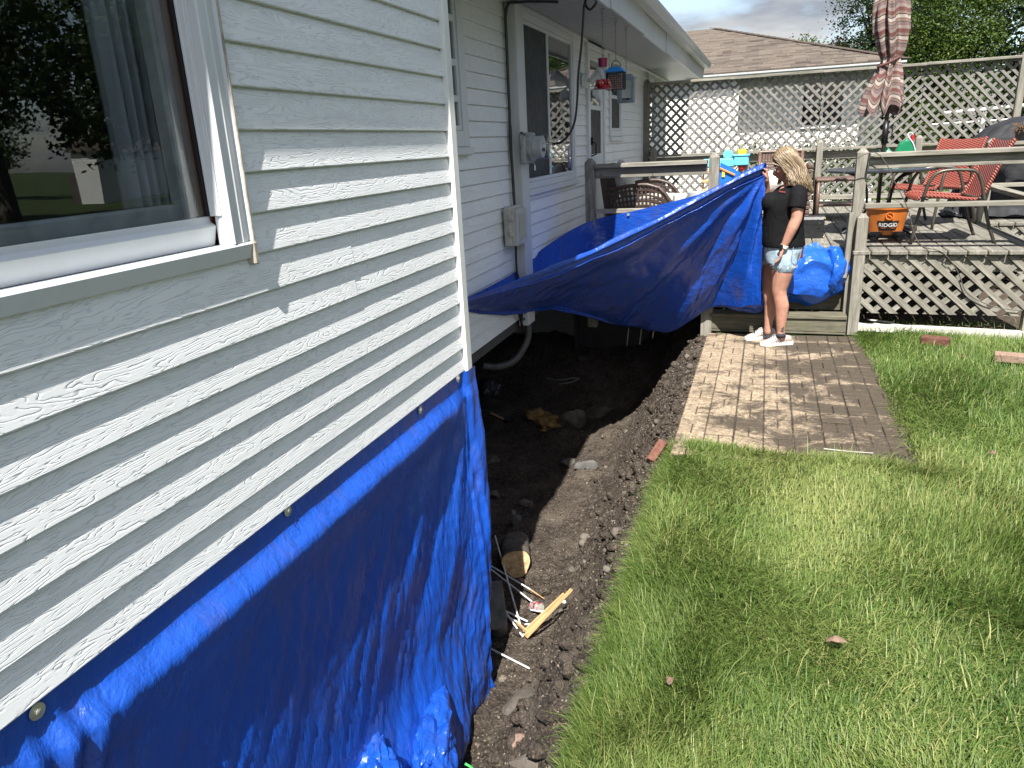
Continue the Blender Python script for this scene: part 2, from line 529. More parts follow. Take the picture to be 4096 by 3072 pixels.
def m_paver():
    d = Nd('aggregate_paver')
    P = d.co('World')
    ag = d.vor(P, 95.0, 'F1', 'Color')
    ag = d.n('SeparateColor', {0: ag}).outputs[0]
    c = d.ramp(ag, [(0.0, (0.175, 0.13, 0.088)), (0.5, (0.265, 0.205, 0.14)), (1.0, (0.39, 0.315, 0.225))])
    c = d.mix(d.ma('MULTIPLY', d.rnd(), 0.45), c, (0.185, 0.14, 0.095))
    st = d.noise(d.co('World', (1.1, 1.3, 1), loc=(2.3, 0.7, 0)), 2.2, 9, 0.76, 0.5)
    xy = d.n('SeparateXYZ', {0: P})
    # damp soil has been left on the right-hand and middle pavers
    bx = d.ramp(d.ma('ADD', d.ma('MULTIPLY', xy.outputs[0], 0.8), 0.35), [(0.2, 0.0), (1.0, 1.0)])
    sf = d.ma('ADD', st, d.ma('MULTIPLY', bx, 0.17))
    c = d.mix(d.ramp(sf, [(0.50, 0.0), (0.60, 0.9)]), c, (0.036, 0.028, 0.020))
    c = d.mix(d.ramp(d.noise(d.co('World', (1.6, 2.4, 1)), 11.0, 6, 0.75), [(0.52, 0.0), (0.66, 0.5)]), c, (0.085, 0.066, 0.046))
    h = d.ma('ADD', d.vor(P, 95.0), d.ma('MULTIPLY', d.noise(P, 30.0, 5, 0.7), 0.9))
    return d.done(c, 0.85, 0, d.bump(h, 0.5, 0.006), 0.3)
MT['paver'] = m_paver()
MT['mulch'] = m_stone('bark_mulch', (0.03, 0.022, 0.016), (0.10, 0.075, 0.055), 40)

def m_leaf(name, ca, cb, cc, trans=0.35, sc=2.0):
    d = Nd(name)
    at = d.n('Attribute', attribute_name='tint').outputs['Fac']
    c = d.ramp(at, [(0.0, ca), (0.55, cb), (1.0, cc)])
    d.put(d.b.inputs['Base Color'], c)
    d.put(d.b.inputs['Roughness'], 0.5)
    d.put(d.b.inputs['Specular IOR Level'], 0.3)
    tl = d.n('BsdfTranslucent', {'Color': d.mix(0.5, c, (0.10, 0.15, 0.02), 'ADD')})
    ms = d.n('MixShader', {0: trans, 1: d.b.outputs[0], 2: tl.outputs[0]})
    d.t.links.new(ms.outputs[0], d.o.inputs['Surface'])
    return d.m
MT['grass'] = m_leaf('grass_blade', (0.044, 0.088, 0.015), (0.128, 0.188, 0.043), (0.32, 0.31, 0.12), 0.28)
MT['leaf'] = m_leaf('tree_leaf', (0.018, 0.042, 0.008), (0.045, 0.085, 0.014), (0.12, 0.155, 0.03), 0.30)
MT['leafdark'] = m_leaf('dark_tree_leaf', (0.010, 0.024, 0.008), (0.022, 0.045, 0.012), (0.05, 0.085, 0.02), 0.22)
MT['leafpurple'] = m_leaf('purple_leaf', (0.03, 0.015, 0.015), (0.05, 0.022, 0.022), (0.09, 0.04, 0.03), 0.2)
MT['bark'] = m_stone('tree_bark', (0.05, 0.042, 0.034), (0.15, 0.13, 0.11), 9)
MT['birchbark'] = m_stone('pale_bark', (0.20, 0.19, 0.17), (0.5, 0.48, 0.44), 7)
def m_lawn():
    d = Nd('lawn_turf')
    P = d.co('World')
    a = d.noise(P, 1.5, 6, 0.65); b = d.noise(P, 45.0, 5, 0.7)
    c = d.ramp(a, [(0.35, (0.018, 0.030, 0.009)), (0.65, (0.035, 0.055, 0.016))])
    c = d.mix(d.ramp(b, [(0.42, 0.0), (0.66, 0.6)]), c, (0.05, 0.07, 0.022))
    return d.done(c, 0.9, 0, d.bump(b, 1.0, 0.03), 0.2)
MT['lawn'] = m_lawn()
# local/world handling: parts are given in world coordinates unless local=True
_obj = MB.obj
def obj2(s, name, mat, parent=None, smooth=False, loc=(0, 0, 0), rot=(0, 0, 0), rebase=None, local=False):
    o = _obj(s, name, mat, parent, smooth, loc, rot, rebase)
    if parent is not None and not local:
        o.location = Vector(o.location) - WP(parent).translation
    return o
MB.obj = obj2

def plank(name, p, q, wd, ht, mat, parent=None, b=0.003, up=(0, 0, 1), local=False, warp=0.0):
    """a board whose local X runs from p to q (wd across, ht along up)"""
    p = Vector(p); q = Vector(q)
    M = frame(p, q, up)
    L = (q - p).length
    mb = MB().box(0, L, -wd / 2, wd / 2, -ht / 2, ht / 2, b)
    o = mb.obj(name, mat, None)
    if parent is not None:
        o.parent = parent
        if not local: M.translation = M.translation - WP(parent).translation
    o.location = M.translation
    o.rotation_euler = M.to_euler()
    if warp:
        o.rotation_euler.x += random.uniform(-warp, warp)
        o.location.z += random.uniform(-warp, warp) * 0.02
    return o

XA, XB, YC = -1.25, -1.88, 2.965
EXP = 0.1024
def zk(k): return 0.798 + EXP * k

# ================================================================== the house
house = empty('house', (-1.6, 3.0, 0.35), 'white house with embossed lap siding, its corner standing over the dug-out pit', 'house')
def course(x, y0, y1, k, parent=house, lift=0.0):
    t = 0.0115
    z = zk(k)
    mb = MB()
    poly = [(-0.001 + lift, 0.0), (0.0005 + lift, 0.003), (-t * 0.93 + lift, EXP - 0.007), (-t - 0.0045 + lift, EXP - 0.001), (-t - 0.0045, EXP + 0.004), (-t - 0.012, EXP + 0.004), (-0.024, 0.0)]
    mb.prism(poly, 0, y1 - y0, 'y')
    return mb.obj('siding_board', MT['siding'], parent, loc=(x, y0, z))
# near wall
for k in range(0, 20):
    if zk(k) > 1.51:
        course(XA, 1.592, YC - 0.022, k)
    elif k in (5, 6):
        course(XA, -1.2, 2.09, k, lift=0.0015); course(XA, 2.0915, YC - 0.022, k)
    else:
        course(XA, -1.2, YC - 0.022, k)
# far wall with its openings  (y0, y1, z0, z1)
OPEN = [(3.4, 4.745, 1.74, 2.79), (5.95, 7.69, 1.395, 2.75), (8.22, 9.12, 0.70, 2.79), (9.48, 10.28, 1.80, 2.79), (12.6, 13.4, 1.55, 2.75)]
for k in range(-4, 20):
    z0, z1 = zk(k), zk(k) + EXP
    if z0 > 2.77: continue
    segs = [(4.0, 15.0)]
    for (a, b, c, d) in OPEN:
        if z1 - 0.03 > c and z0 + 0.03 < d:
            ns = []
            for (p, q) in segs:
                if b <= p or a >= q: ns.append((p, q)); continue
                if a > p: ns.append((p, a))
                if b < q: ns.append((b, q))
            segs = ns
    for (p, q) in segs:
        course(XB, p, q, k)
# solid walls behind the boards
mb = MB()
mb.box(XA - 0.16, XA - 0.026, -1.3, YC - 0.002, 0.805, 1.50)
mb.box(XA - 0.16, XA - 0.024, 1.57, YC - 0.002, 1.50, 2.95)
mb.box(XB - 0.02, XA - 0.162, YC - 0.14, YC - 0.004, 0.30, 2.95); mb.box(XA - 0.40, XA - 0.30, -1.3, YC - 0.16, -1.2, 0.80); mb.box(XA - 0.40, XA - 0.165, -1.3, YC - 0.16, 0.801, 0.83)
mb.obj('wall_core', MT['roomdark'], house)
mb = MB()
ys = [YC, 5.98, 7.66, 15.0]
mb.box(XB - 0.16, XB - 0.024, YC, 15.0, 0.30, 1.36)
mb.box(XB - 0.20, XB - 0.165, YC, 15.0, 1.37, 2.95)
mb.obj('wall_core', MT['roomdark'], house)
# corner trim
mb = MB()
mb.box(XA - 0.012, XA + 0.014, YC - 0.028, YC + 0.030, 0.2, 2.9, 0.004)
mb.box(XA - 0.075, XA - 0.0125, YC + 0.006, YC + 0.0305, 0.2, 2.9, 0.004)
mb.obj('corner_trim', MT['corner'], house)
# floor slab, so the space underneath is dark
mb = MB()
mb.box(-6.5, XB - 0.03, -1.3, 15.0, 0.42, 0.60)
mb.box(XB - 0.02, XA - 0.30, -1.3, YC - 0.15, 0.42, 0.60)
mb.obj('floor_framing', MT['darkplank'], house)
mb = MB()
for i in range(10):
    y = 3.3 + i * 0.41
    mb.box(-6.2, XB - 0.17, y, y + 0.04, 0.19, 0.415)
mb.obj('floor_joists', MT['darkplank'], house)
mb = MB()
mb.box(-6.6, -6.5, -1.3, 15.0, -2.0, 2.95)
mb.box(-6.5, XA - 0.2, -1.4, -1.3, -2.0, 2.95)
mb.obj('rear_wall', MT['roomdark'], house)
# soffit panels
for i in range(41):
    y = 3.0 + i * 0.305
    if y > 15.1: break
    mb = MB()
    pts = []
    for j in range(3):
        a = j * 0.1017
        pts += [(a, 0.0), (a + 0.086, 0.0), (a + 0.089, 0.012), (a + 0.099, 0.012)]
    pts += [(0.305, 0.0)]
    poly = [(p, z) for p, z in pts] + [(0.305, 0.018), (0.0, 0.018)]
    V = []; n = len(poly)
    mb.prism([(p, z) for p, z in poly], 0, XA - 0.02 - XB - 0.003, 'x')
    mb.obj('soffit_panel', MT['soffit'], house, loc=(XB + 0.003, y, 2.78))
# small moulding where the soffit meets the wall
MB().box(XB + 0.001, XB + 0.030, 3.0, 15.05, 2.745, 2.7785, 0.004).obj('soffit_moulding', MT['metalwhite'], house)
# fascia in lengths, gutter, end cap
fy = [-1.3, 3.35, 6.4, 8.15, 9.9, 12.6, 15.4]
for a, b in zip(fy[:-1], fy[1:]):
    MB().box(XA - 0.02, XA + 0.003, a + 0.0015, b - 0.0015, 2.752, 2.99, 0.002).obj('fascia_board', MT['metalwhite'], house, rot=(0, random.uniform(-.004, .004), 0))
prof = [(0.0, 0.0), (0.096, 0.0), (0.106, 0.03), (0.130, 0.058), (0.134, 0.092), (0.122, 0.094), (0.119, 0.062), (0.096, 0.036), (0.089, 0.008), (0.006, 0.008), (0.006, 0.10), (0.0, 0.10)]
MB().prism([(XA + 0.0045 + x, 2.958 + z) for x, z in prof], -1.3, 15.45, 'y').obj('gutter', MT['metalwhite'], house)
mb = MB(); mb.box(XA + 0.005, XA + 0.094, 15.4505, 15.46, 2.957, 3.055)
mb.tube([(XA - 0.02, 15.34, 2.96), (XA - 0.03, 15.36, 2.80), (XA - 0.3, 15.2, 2.72)], 0.035, 8)
mb.obj('gutter_end', MT['metalwhite'], house)
# roof
mb = MB()
mb.add([(XA + 0.03, -1.4, 3.06), (XA + 0.03, 15.5, 3.06), (-6.6, 15.5, 5.0), (-6.6, -1.4, 5.0),
        (XA + 0.03, -1.4, 2.995), (XA + 0.03, 15.5, 2.995), (-6.6, 15.5, 4.9), (-6.6, -1.4, 4.9)],
       [(0, 1, 2, 3), (4, 7, 6, 5), (0, 4, 5, 1), (1, 5, 6, 2), (2, 6, 7, 3), (3, 7, 4, 0)])
mb.obj('roof', MT['mulch'], house)
MB().box(-6.5, XB - 0.03, 14.9, 15.0, 0.605, 2.95).obj('end_wall', MT['trim'], house)

# ---------------- near window
wn = MB()
wn.prism([(XA - 0.03, 1.516), (XA + 0.012, 1.516), (XA + 0.015, 1.521), (XA + 0.009, 1.553), (XA + 0.011, 1.558), (XA + 0.0015, 1.588), (XA + 0.010, 1.592), (XA + 0.012, 1.597), (XA - 0.03, 1.5975)], 1.5525, 2.95, 'z')
win = wn.obj('window', MT['vinyl'], house)
win['label'] = 'wide double window with stained caulk close to the camera'
mb = MB(); mb.box(XA + 0.010, XA + 0.0145, 1.592, 1.5985, 1.53, 2.95, 0.001); mb.box(XA - 0.02, XA + 0.012, 1.5965, 1.601, 1.50, 2.95, 0.001)
mb.obj('caulk_line', MT['caulk'], win)
MB().prism([(XA - 0.04, 1.551), (XA + 0.013, 1.551), (XA + 0.0155, 1.546), (XA + 0.004, 1.510), (XA - 0.04, 1.508)], -1.2, 1.583, 'y').obj('window_sill', MT['vinyl'], win)
mb = MB(); mb.box(XA - 0.01, XA + 0.017, 1.5835, 1.602, 1.492, 1.551, 0.004); mb.obj('sill_end_cap', MT['caulk'], win)
# storm frame: bottom rail with a lip, right stile with tracks
mb = MB()
mb.prism([(XA - 0.07, 1.552), (XA - 0.043, 1.552), (XA - 0.030, 1.598), (XA - 0.033, 1.602), (XA - 0.044, 1.608), (XA - 0.045, 1.622), (XA - 0.07, 1.622)], -1.2, 1.5145, 'y')
mb.obj('frame_rail', MT['vinyl'], win)
mb = MB()
for i, (xo, yo) in enumerate([(-0.008, 1.5115), (-0.016, 1.509), (-0.03, 1.507)]):
    mb.box(XA - 0.038 + i * 0.0005, XA + xo, yo, 1.5155 + i * 0.0003, 1.6225, 2.95, 0.001)
mb.obj('frame_track', MT['vinyl'], win)
mb = MB(); mb.box(XA - 0.050, XA - 0.046, -1.2, 1.515, 1.6225, 2.95)
mb.obj('pane', MT['glass'], win)
MB().box(XA - 0.0455, XA - 0.0395, 1.506, 1.512, 1.6225, 2.95).obj('gasket', MT['screen'], win)
MB().box(XA - 0.075, XA - 0.065, 1.555, 1.60, 1.56, 2.95).obj('inner_stop', MT['oak'], win)
plank('wood_jamb', (XA - 0.075, 1.541, 1.60), (XA - 0.075, 1.541, 2.95), 0.024, 0.046, MT['oak'], win, up=(1, 0, 0))
mb = MB()
mb.box(XA - 0.145, XA - 0.102, 1.500, 1.565, 1.60, 2.95, 0.006)
mb.box(XA - 0.143, XA - 0.104, -1.2, 1.4995, 1.585, 1.655, 0.006)
mb.obj('inner_sash', MT['sash'], win)
mb = MB()
for y, z in ((1.502, 1.735),):
    mb.box(XA - 0.1015, XA - 0.094, y + 0.016, y + 0.026, z, z + 0.045, 0.002); mb.box(XA - 0.1015, XA - 0.092, y + 0.0265, y + 0.045, z, z + 0.012, 0.002)
mb.obj('sash_latch', MT['sash'], win)
P = []
for i in range(70):
    t = i / 69
    y = 1.40 + 0.20 * t
    row = []
    for j in range(14):
        z = 1.60 + 1.35 * j / 13
        y2 = y - 0.03 * (1 - j / 13) * (1 - t)
        row.append((XA - 0.21 - 0.018 * math.sin(t * 34 + 0.6 * math.sin(z * 3)) - 0.01 * math.sin(t * 71), y2 + 0.10 * (1 - t) * 0.55, z))
    P.append(row)
MB().grid(P).obj('curtain', MT['curtain'], win, smooth=True)
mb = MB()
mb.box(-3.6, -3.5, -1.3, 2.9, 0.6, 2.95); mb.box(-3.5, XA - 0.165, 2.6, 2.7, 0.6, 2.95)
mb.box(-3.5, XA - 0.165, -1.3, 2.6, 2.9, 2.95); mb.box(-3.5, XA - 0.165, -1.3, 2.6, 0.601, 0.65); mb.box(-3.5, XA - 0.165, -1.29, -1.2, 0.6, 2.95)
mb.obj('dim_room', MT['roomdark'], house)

# ---------------- far windows and door
def frame_rect(mb, y0, y1, z0, z1, wd, x0, x1, b=0.003, sides='lrtb'):
    if 'l' in sides: mb.box(x0, x1, y0, y0 + wd, z0, z1, b)
    if 'r' in sides: mb.box(x0, x1, y1 - wd, y1, z0, z1, b)
    if 't' in sides: mb.box(x0, x1, y0 + wd + 0.0005, y1 - wd - 0.0005, z1 - wd, z1 - 0.0005, b)
    if 'b' in sides: mb.box(x0, x1, y0 + wd + 0.0005, y1 - wd - 0.0005, z0 + 0.0005, z0 + wd, b)
def far_window(y0, y1, z0, z1, label, casing=0.06, mull=None, rails=(), screen=None, sill=0.05):
    mb = MB(); frame_rect(mb, y0, y1, z0, z1, casing, XB - 0.03, XB + 0.014)
    wob = mb.obj('window', MT['vinyl'], house); wob['label'] = label
    MB().box(XB - 0.01, XB + 0.034, y0 - 0.012, y1 + 0.012, z0 - sill, z0 - 0.001, 0.005).obj('window_sill', MT['vinyl'], wob)
    mb = MB(); frame_rect(mb, y0 + casing + 0.001, y1 - casing - 0.001, z0 + casing + 0.001, z1 - casing - 0.001, 0.030, XB - 0.03, XB + 0.004)
    a, b = y0 + casing + 0.031, y1 - casing - 0.031
    if mull: mb.box(XB - 0.03, XB + 0.007, mull - 0.02, mull + 0.02, z0 + casing + 0.037, z1 - casing - 0.037, 0.003)
    for z in rails: mb.box(XB - 0.03, XB + 0.006, a + 0.0005, b - 0.0005, z - 0.02, z + 0.02, 0.003)
    mb.obj('window_sash', MT['vinyl'], wob)
    MB().box(XB - 0.014, XB - 0.010, a - 0.002, b + 0.002, z0 + casing + 0.034, z1 - casing - 0.034).obj('pane', MT['glass'], wob)
    if screen:
        MB().box(XB - 0.007, XB - 0.004, screen[0], screen[1], screen[2], screen[3]).obj('insect_screen', MT['screen'], wob)
    return wob
w2 = far_window(3.95, 4.745, 1.76, 2.775, 'narrow window with muntins in the recess behind the near corner', 0.10, rails=(2.05, 2.26, 2.51))
w3 = far_window(5.955, 7.685, 1.40, 2.745, 'sliding window with one dark screened half beside the electric meter', 0.055, mull=6.735, screen=(6.05, 6.714, 1.49, 2.655))
w4 = far_window(9.49, 10.275, 1.80, 2.775, 'tall narrow window with a dark lower screen near the lattice fence', 0.075, rails=(2.275,), screen=(9.60, 10.16, 1.91, 2.255))
w5 = far_window(12.6, 13.4, 1.60, 2.745, 'window on the house wall beyond the lattice fence', 0.07, rails=(2.2,))
mb = MB()                                   # security shield sticker
mb.prism([(7.43, 1.52), (7.46, 1.50), (7.49, 1.52), (7.485, 1.70), (7.46, 1.735), (7.435, 1.70)], XB - 0.0095, XB - 0.0085, 'x')
mb.obj('shield_sticker', plain('blue_sticker', (0.03, 0.06, 0.42), 0.4), w3)
dr = MB(); frame_rect(dr, 8.22, 9.12, 0.75, 2.775, 0.075, XB - 0.03, XB + 0.03, sides='lrt')
door = dr.obj('door', MT['vinyl'], house); door['label'] = 'white storm door with two glazed panels under the soffit'
mb = MB(); frame_rect(mb, 8.297, 9.043, 0.77, 2.697, 0.10, XB - 0.04, XB + 0.012)
mb.box(XB - 0.04, XB + 0.011, 8.398, 8.942, 2.09, 2.14, 0.003); mb.box(XB - 0.04, XB + 0.011, 8.398, 8.942, 0.872, 1.62, 0.003)
mb.obj('door_leaf', MT['vinyl'], door)
MB().box(XB - 0.004, XB - 0.001, 8.395, 8.945, 2.13, 2.60).obj('pane', MT['glass'], door)
MB().box(XB - 0.004, XB - 0.001, 8.395, 8.945, 1.615, 2.095).obj('insect_screen', MT['screen'], door)
mb = MB(); mb.box(XB + 0.0125, XB + 0.05, 8.325, 8.375, 1.72, 1.80, 0.006); mb.tube([(XB + 0.05, 8.345, 1.75), (XB + 0.075, 8.345, 1.73), (XB + 0.075, 8.35, 1.62), (XB + 0.02, 8.35, 1.60)], 0.008, 8)
mb.obj('door_handle', plain('black_metal', (0.015, 0.015, 0.016), 0.4, 0.5), door)

# boxed service column with the cable clips
mb = MB()
mb.box(XB + 0.002, XB + 0.085, 5.615, 5.80, 0.34, 2.74, 0.004)
colm = mb.obj('service_column', MT['metalwhite'], house)
mb = MB()
mb.tube([(XB + 0.05, 5.70, 0.35), (XB + 0.045, 5.69, 0.20), (XB - 0.03, 5.58, 0.06), (XB - 0.14, 5.48, 0.02), (XB - 0.26, 5.42, 0.04)], 0.028, 10, sub=5)
mb.obj('conduit', plain('grey_conduit', (0.06, 0.058, 0.053), 0.6, var=0.5, scale=14), house)
# slanting board and dark footing under the corner
plank('slanting_board', (-1.80, 3.55, 0.34), (-2.35, 4.9, -0.75), 0.04, 0.55, plain('grey_sheathing', (0.11, 0.115, 0.12), 0.7, var=0.3), house, up=(0.5, -0.3, 1))

# ---------------- things on the wall
GREY = plain('meter_grey', (0.33, 0.34, 0.33), 0.5, 0.2, var=0.4, scale=20)
em = empty('electric_meter', (XB + 0.09, 5.75, 1.6), 'round glass electric meter in a grey box on the white column', 'meter')
MB().box(XB + 0.0865, XB + 0.13, 5.575, 5.80, 1.615, 1.845, 0.008).obj('meter_box', GREY, em)
RX = Matrix.Rotation(PI / 2, 4, 'Y')
def xlathe(prof, c, n=28):
    return MB().lathe(prof, n, M=Matrix.Translation(c) @ RX)
xlathe([(0.105, 0), (0.105, 0.03), (0.095, 0.033)], (XB + 0.131, 5.70, 1.735)).obj('meter_ring', GREY, em, smooth=40)
xlathe([(0.09, 0), (0.09, 0.10), (0.082, 0.12), (0.02, 0.126)], (XB + 0.1645, 5.70, 1.735)).obj('glass_dome', MT['clearplastic'], em, smooth=40)
xlathe([(0.08, 0), (0.08, 0.07), (0.02, 0.072)], (XB + 0.165, 5.70, 1.735)).obj('meter_dial', plain('dial_white', (0.55, 0.56, 0.55), 0.5), em, smooth=40)
mb = MB(); mb.box(XB + 0.238, XB + 0.241, 5.665, 5.735, 1.70, 1.725); mb.box(XB + 0.238, XB + 0.2405, 5.675, 5.725, 1.755, 1.757); mb.box(XB + 0.238, XB + 0.2405, 5.675, 5.725, 1.765, 1.767)
mb.obj('meter_display', MT['screen'], em)
mb = MB(); mb.box(XB + 0.15, XB + 0.156, 5.72, 5.755, 1.56, 1.60, 0.003); mb.tube([(XB + 0.15, 5.72, 1.62), (XB + 0.153, 5.735, 1.60)], 0.003, 6)
mb.obj('seal_tag', MT['vinyl'], em)
nb = empty('utility_box', (XB + 0.02, 5.5, 1.02), 'beige ribbed plastic utility box fixed low on the white siding', 'utility box')
BEI = plain('beige_plastic', (0.42, 0.41, 0.37), 0.5, var=0.2)
bx = MB().box(XB + 0.012, XB + 0.075, 5.32, 5.60, 1.02, 1.315, 0.012).obj('box_body', BEI, nb)
mb = MB().prism([(5.33, 1.03), (5.585, 1.03), (5.585, 1.285), (5.53, 1.305), (5.33, 1.30)], XB + 0.0755, XB + 0.115, 'x')
cv = mb.obj('box_cover', BEI, nb)
mb = MB()
for i in range(8): mb.box(XB + 0.1155, XB + 0.121, 5.395 + i * 0.021, 5.405 + i * 0.021, 1.07, 1.265, 0.002)
mb.obj('rib', BEI, cv)
for z in (1.10, 1.22): MB().box(XB + 0.06, XB + 0.10, 5.300, 5.319, z, z + 0.045, 0.004).obj('hinge', BEI, nb)
BLK = plain('black_cable', (0.010, 0.010, 0.012), 0.45)
mb = MB()
mb.tube([(XB + 0.30, 6.0, 2.77), (XB + 0.12, 5.66, 2.74), (XB + 0.03, 5.58, 2.70), (XB + 0.02, 5.575, 2.4), (XB + 0.02, 5.57, 2.0), (XB + 0.02, 5.56, 1.8), (XB + 0.025, 5.565, 1.45), (XB + 0.03, 5.555, 1.315)], 0.011, 7, sub=4)
mb.tube([(XB + 0.02, 5.585, 1.9), (XB + 0.02, 5.575, 1.6), (XB + 0.03, 5.545, 1.315)], 0.007, 6, sub=3)
mb.obj('wall_cable', BLK)
tag(COL.objects[-1] if False else bpy.data.objects['wall_cable'], 'black cable clipped down the siding beside the white column to the beige box', 'cable')
mb = MB()
mb.tube([(XB + 0.03, 5.55, 1.015), (XB + 0.022, 5.555, 0.9), (XB + 0.03, 5.55, 0.72), (XB + 0.05, 5.56, 0.5), (XB + 0.06, 5.52, 0.42), (XB + 0.05, 5.62, 0.40), (XB + 0.06, 5.60, 0.48), (XB + 0.05, 5.5, 0.46), (XB + 0.04, 5.58, 0.36), (XB + 0.02, 5.68, 0.25)], 0.009, 7, sub=4)
tag(mb.obj('lower_cable', BLK), 'loop of black cable hanging below the beige utility box', 'cable')
mb = MB()
lp = [(XB + 0.20, 5.74, 1.835), (XB + 0.32, 5.85, 1.80), (-1.50, 6.05, 1.745), (-1.40, 6.15, 1.745), (-1.31, 6.20, 1.82), (-1.285, 6.18, 2.0), (-1.30, 6.15, 2.25), (-1.30, 6.12, 2.45), (-1.295, 6.1, 2.62), (-1.30, 6.1, 2.74), (-1.27, 6.12, 2.765), (-1.235, 6.13, 2.74), (-1.245, 6.16, 2.70), (-1.27, 6.2, 2.72), (-1.285, 6.2, 2.755)]
lp = [at_x(2085, 531, XB + 0.2), at_y(2120, 548, 5.95), at_y(2190, 572, 6.0), at_y(2235, 572, 6.0), at_y(2275, 540, 6.0), at_y(2300, 480, 6.0), at_y(2310, 380, 6.0), at_y(2313, 300, 6.0), at_y(2325, 190, 6.0), at_y(2333, 80, 6.0), at_y(2337, 20, 6.0), at_y(2350, -6, 6.0), at_y(2378, -6, 6.02), at_y(2385, 10, 6.02), at_y(2362, 38, 6.02), at_y(2344, 24, 6.02), at_y(2342, -6, 6.05)]
mb.tube(lp, 0.009, 7, sub=5)
tag(mb.obj('drooping_cable', BLK), 'black cable drooping from the soffit across the sliding window to the meter', 'cable')

sl_ = empty('security_light', (XB + 0.02, 8.0, 2.35), 'white two headed security light with sensor beside the storm door', 'light fixture')
WP_ = plain('white_plastic', (0.62, 0.63, 0.63), 0.4, var=0.12)
xlathe([(0.075, 0), (0.075, 0.035), (0.06, 0.05), (0.03, 0.052)], (XB + 0.013, 8.05, 2.36)).obj('round_base', WP_, sl_, smooth=40)
def lamp_head(p, d, L):
    d = Vector(d).normalized(); q = d.to_track_quat('Z', 'Y').to_matrix().to_4x4()
    mb = MB(); mb.lathe([(0.03, 0), (0.036, L * .35), (0.055, L * .75), (0.062, L), (0.056, L), (0.045, L * .8)], 20, M=Matrix.Translation(p) @ q)
    mb.tube([(XB + 0.065, 8.05, 2.36), p], 0.014, 8)
    return mb
lamp_head((XB + 0.13, 7.98, 2.375), (0.75, -0.45, 0.35), 0.15).obj('lamp_head', WP_, sl_, smooth=40)
lamp_head((XB + 0.14, 8.10, 2.35), (0.8, 0.55, 0.25), 0.15).obj('lamp_head', WP_, sl_, smooth=40)
mb = MB(); mb.box(XB + 0.12, XB + 0.20, 7.97, 8.05, 2.20, 2.28, 0.015); mb.ball((XB + 0.18, 8.0, 2.195), 0.038); mb.tube([(XB + 0.065, 8.05, 2.36), (XB + 0.16, 8.0, 2.28)], 0.012, 8)
mb.obj('motion_sensor', WP_, sl_, smooth=40)

# ---------------- bird feeders on chains
CHAIN = plain('chain_steel', (0.38, 0.38, 0.36), 0.4, 0.8)
def chain(root, x, y, z0, z1, name='chain'):
    mb = MB(); n = int((z1 - z0) / 0.022); 
    for i in range(n):
        z = z0 + (i + .5) * (z1 - z0) / n; a = i * PI / 2
        c, s_ = math.cos(a) * 0.006, math.sin(a) * 0.006
        mb.tube([(x + c, y + s_, z - 0.013), (x - c, y - s_, z + 0.013)], 0.0026, 5); mb.tube([(x - c, y - s_, z - 0.013), (x + c, y + s_, z + 0.013)], 0.0026, 5)
    mb.tube([(x, y, z1), (x + .012, y, z1 + .02), (x, y, z1 + .04), (x - .012, y, z1 + .02), (x, y, z1)], 0.003, 6, sub=3)
    mb.obj(name, CHAIN, root)
RED = plain('red_plastic', (0.36, 0.012, 0.03), 0.3); MAG = plain('magenta_plastic', (0.22, 0.01, 0.06), 0.35)
f1 = empty('hummingbird_feeder', (-1.335, 6.48, 2.17), 'red hummingbird feeder with a clear bottle, nearest of the three hanging feeders', 'bird feeder', 'bird feeders under the eave')
x, y = -1.335, 6.48
chain(f1, x, y, 2.40, 2.735)
MB().lathe([(0.034, 0.0), (0.038, 0.055), (0.041, 0.068), (0.036, 0.068), (0.030, 0.03)], 24, (x, y, 2.332)).obj('bottle_cap', MAG, f1, smooth=40)
MB().lathe([(0.028, 0.0), (0.024, 0.04), (0.026, 0.07), (0.033, 0.115), (0.034, 0.13)], 24, (x, y, 2.2), cap=False).obj('bottle', MT['clearplastic'], f1, smooth=True)
mb = MB().lathe([(0.03, 0), (0.048, 0.004), (0.045, 0.03), (0.026, 0.045)], 24, (x, y, 2.165)); mb.lathe([(0.075, 0), (0.08, 0.004), (0.075, 0.007)], 24, (x, y, 2.164)); mb.obj('nectar_base', RED, f1, smooth=40)
for i in range(5):
    a = -PI / 2 + 0.15 + i * 2 * PI / 5
    d = Vector((math.cos(a), math.sin(a), 0.35)).normalized()
    M_ = Matrix.Translation(Vector((x, y, 2.19)) + d * 0.03) @ d.to_track_quat('Z', 'Y').to_matrix().to_4x4()
    fl = MB().lathe([(0.010, 0), (0.014, 0.012), (0.026, 0.026), (0.034, 0.03), (0.026, 0.028), (0.012, 0.014)], 14, M=M_).obj('flower', RED, f1, smooth=True)
    MB().ball(Vector((x, y, 2.19)) + d * 0.052, 0.010, 8, 6).obj('flower_centre', plain('yellow_plastic', (0.5, 0.4, 0.06), 0.5), fl, smooth=True)
f2 = empty('suet_feeder', (-1.338, 7.06, 2.2), 'black wire suet cage with a bright blue roof, hanging in the middle', 'bird feeder', 'bird feeders under the eave')
x, y = -1.338, 7.06
chain(f2, x, y, 2.43, 2.735)
MB().tube([(x - .04, y, 2.375), (x - .035, y, 2.41), (x, y, 2.432), (x + .035, y, 2.41), (x + .04, y, 2.375)], 0.003, 6, sub=4).obj('hanger', BLK, f2)
